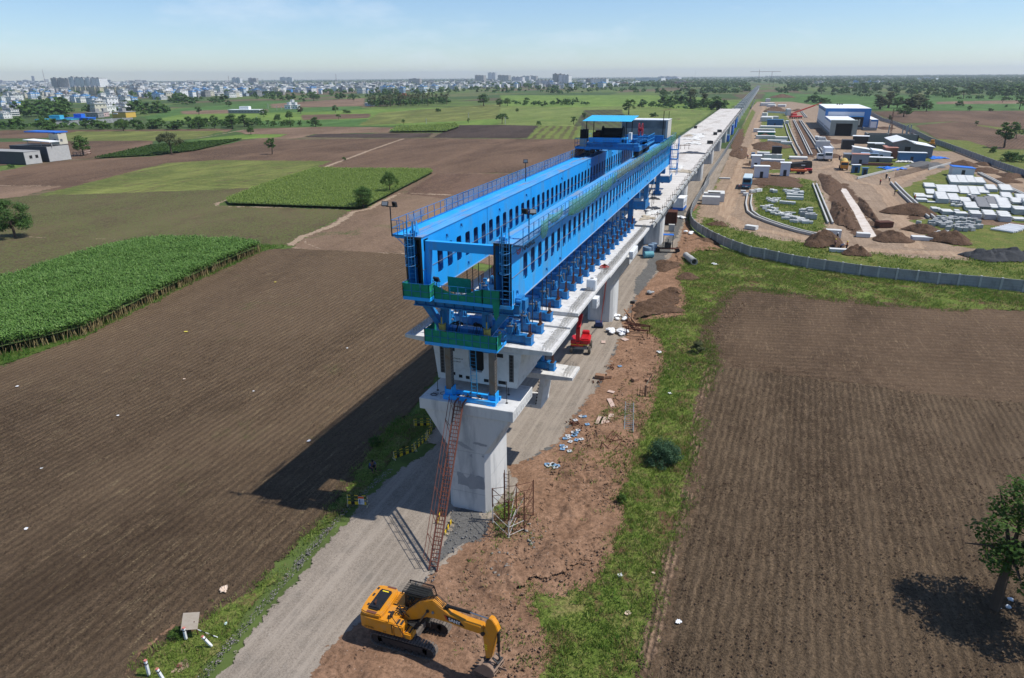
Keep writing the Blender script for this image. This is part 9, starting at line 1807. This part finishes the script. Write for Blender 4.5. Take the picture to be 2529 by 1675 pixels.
m=MB();m.box(wd*.6,wd*.85,9,13,h1_*.88,h1_*1.5);m.build('upper_room',HM[1],r);m=MB();m.box(wd*.0,wd*.85,8,14,h1_*1.55,h1_*1.62);m.build('blue_roof',TARP_B,r)
for x in (wd*.4,wd*.75,wd*1.03): m=MB();m.bar((x,2.2,h1_*.8),(x,2.2,h1_*1.15),.2);m.build('post',POSTC,r)
r=thing('red_fence','short reddish rail fence by the leafy tree','fence',G(*q1(340,722)),0);dd=G(*q1(420,712))-G(*q1(340,722))
for k in range(6): m=MB();p=dd*(k/5);m.bar(p,p+Vector((0,0,1.6)),.2);m.build('post',REDO,r)
m=MB();m.bar(Vector((0,0,1.5)),dd+Vector((0,0,1.5)),.25);m.bar(Vector((0,0,.7)),dd+Vector((0,0,.7)),.25);m.build('rail',PLK,r)
# far launching gantries and masts on the horizon
def fargantry(x0,x1,y,yb,label):
    a=G(*q2_(x0,yb));s=(a-CP).length/1669*.535;L_=(x1-x0)*s*1.0;h=(yb-y)*s;r=thing('far_gantry',label,'gantry crane',(a.x,a.y,0));m=MB();m.box(0,L_,-1.5,1.5,h*.95,h*.99);m.build('truss',REDO,r)
    for t_ in (.3,.72): m=MB();m.box(L_*t_-s*.7,L_*t_+s*.7,-2,2,0,h*(.96 if t_>.5 else 1.2));m.build('tower',REDO,r)
fargantry(1098,1215,338,372,'reddish gantry crane spanning the line on the horizon')
for i,(x,yb,yt,lb_) in enumerate([(845,372,326,'lattice mast on the horizon right of the factory'),(1555/1.8711*1.8711-1264*1.8711+0,0,0,'')][:1]): a=G(*q2_(x,yb));h=GY(*q2_(x,yt),a.y).z;mast(a,h,lb_)
for (x,yb,yt,lb_) in ((212,395,322,'thin lattice mast above the left town'),(1555,385,342,'thin mast above the middle of the town'),(1060,388,350,'thin mast left of the cream tower')):
    a=G(*q1(x,yb));h=GY(*q1(x,yt),a.y).z;r=mast(a,h,lb_);r.scale=(3,3,1)
# electricity poles
for i,(x,yb,yt) in enumerate([(1240,505,480),(1188,562,540),(2335,575,540),(1970,572,548),(1280,510,490),(1302,508,490),(2165,545,520)]):
    a=G(*q1(x,yb));h=GY(*q1(x,yt),a.y).z;r=thing('utility_pole','%s slim utility pole from the left in the green fields' % ordn[i],'utility pole',a,0,'utility poles in the fields');m=MB();m.bar((0,0,0),(0,0,h),.28);m.bar((-.9,0,h-.6),(.9,0,h-.6),.18);m.build('pole',POSTC,r)
# ================================================================ HAZE
if True:
    m=MB();m.box(-9000,9000,-600,14000,-1.0,130);hz_=MB
    t=bpy.data.materials.new('haze');t.use_nodes=True;nt_=t.node_tree;nt_.nodes.clear();o_=nt_.nodes.new('ShaderNodeOutputMaterial');v_=nt_.nodes.new('ShaderNodeVolumePrincipled')
    v_.inputs['Color'].default_value=(.84,.92,1.0,1);v_.inputs['Density'].default_value=.000085;v_.inputs['Anisotropy'].default_value=.3;nt_.links.new(v_.outputs[0],o_.inputs['Volume'])
    o=m.build('haze',t);tag(o,'pale blue haze over the far plain','haze',kind='stuff')
# ---- labels: where a group shares one label, add its place in the row
ONES=['','first','second','third','fourth','fifth','sixth','seventh','eighth','ninth','tenth','eleventh','twelfth','thirteenth','fourteenth','fifteenth','sixteenth','seventeenth','eighteenth','nineteenth','twentieth']
def ORD(n): return ONES[n] if n <= 20 else ['twenty ','thirty '][n//10-2]+ONES[n % 10] if n % 10 else ['','','twentieth','thirtieth','fortieth'][n//10]
byl={}
for o in COL.objects:
    if o.parent is None and 'group' in o and 'label' in o: byl.setdefault((o['group'],o['label']),[]).append(o)
def ix_(o): d=Vector(o.location)-CP;return d.dot(_r)/d.dot(_f)
for (g,l),os_ in byl.items():
    if len(os_)<2 or len(os_)>38: continue
    far='bare pier' in l
    os_.sort(key=(lambda o: o.location.y) if far else ix_)
    for i,o in enumerate(os_):
        o['label']=('bare pier without a deck, %s beyond the end of the deck' % ORD(i+1)) if far else (l+', '+ORD(i+1)+' from left') if len(l.split())<13 else l
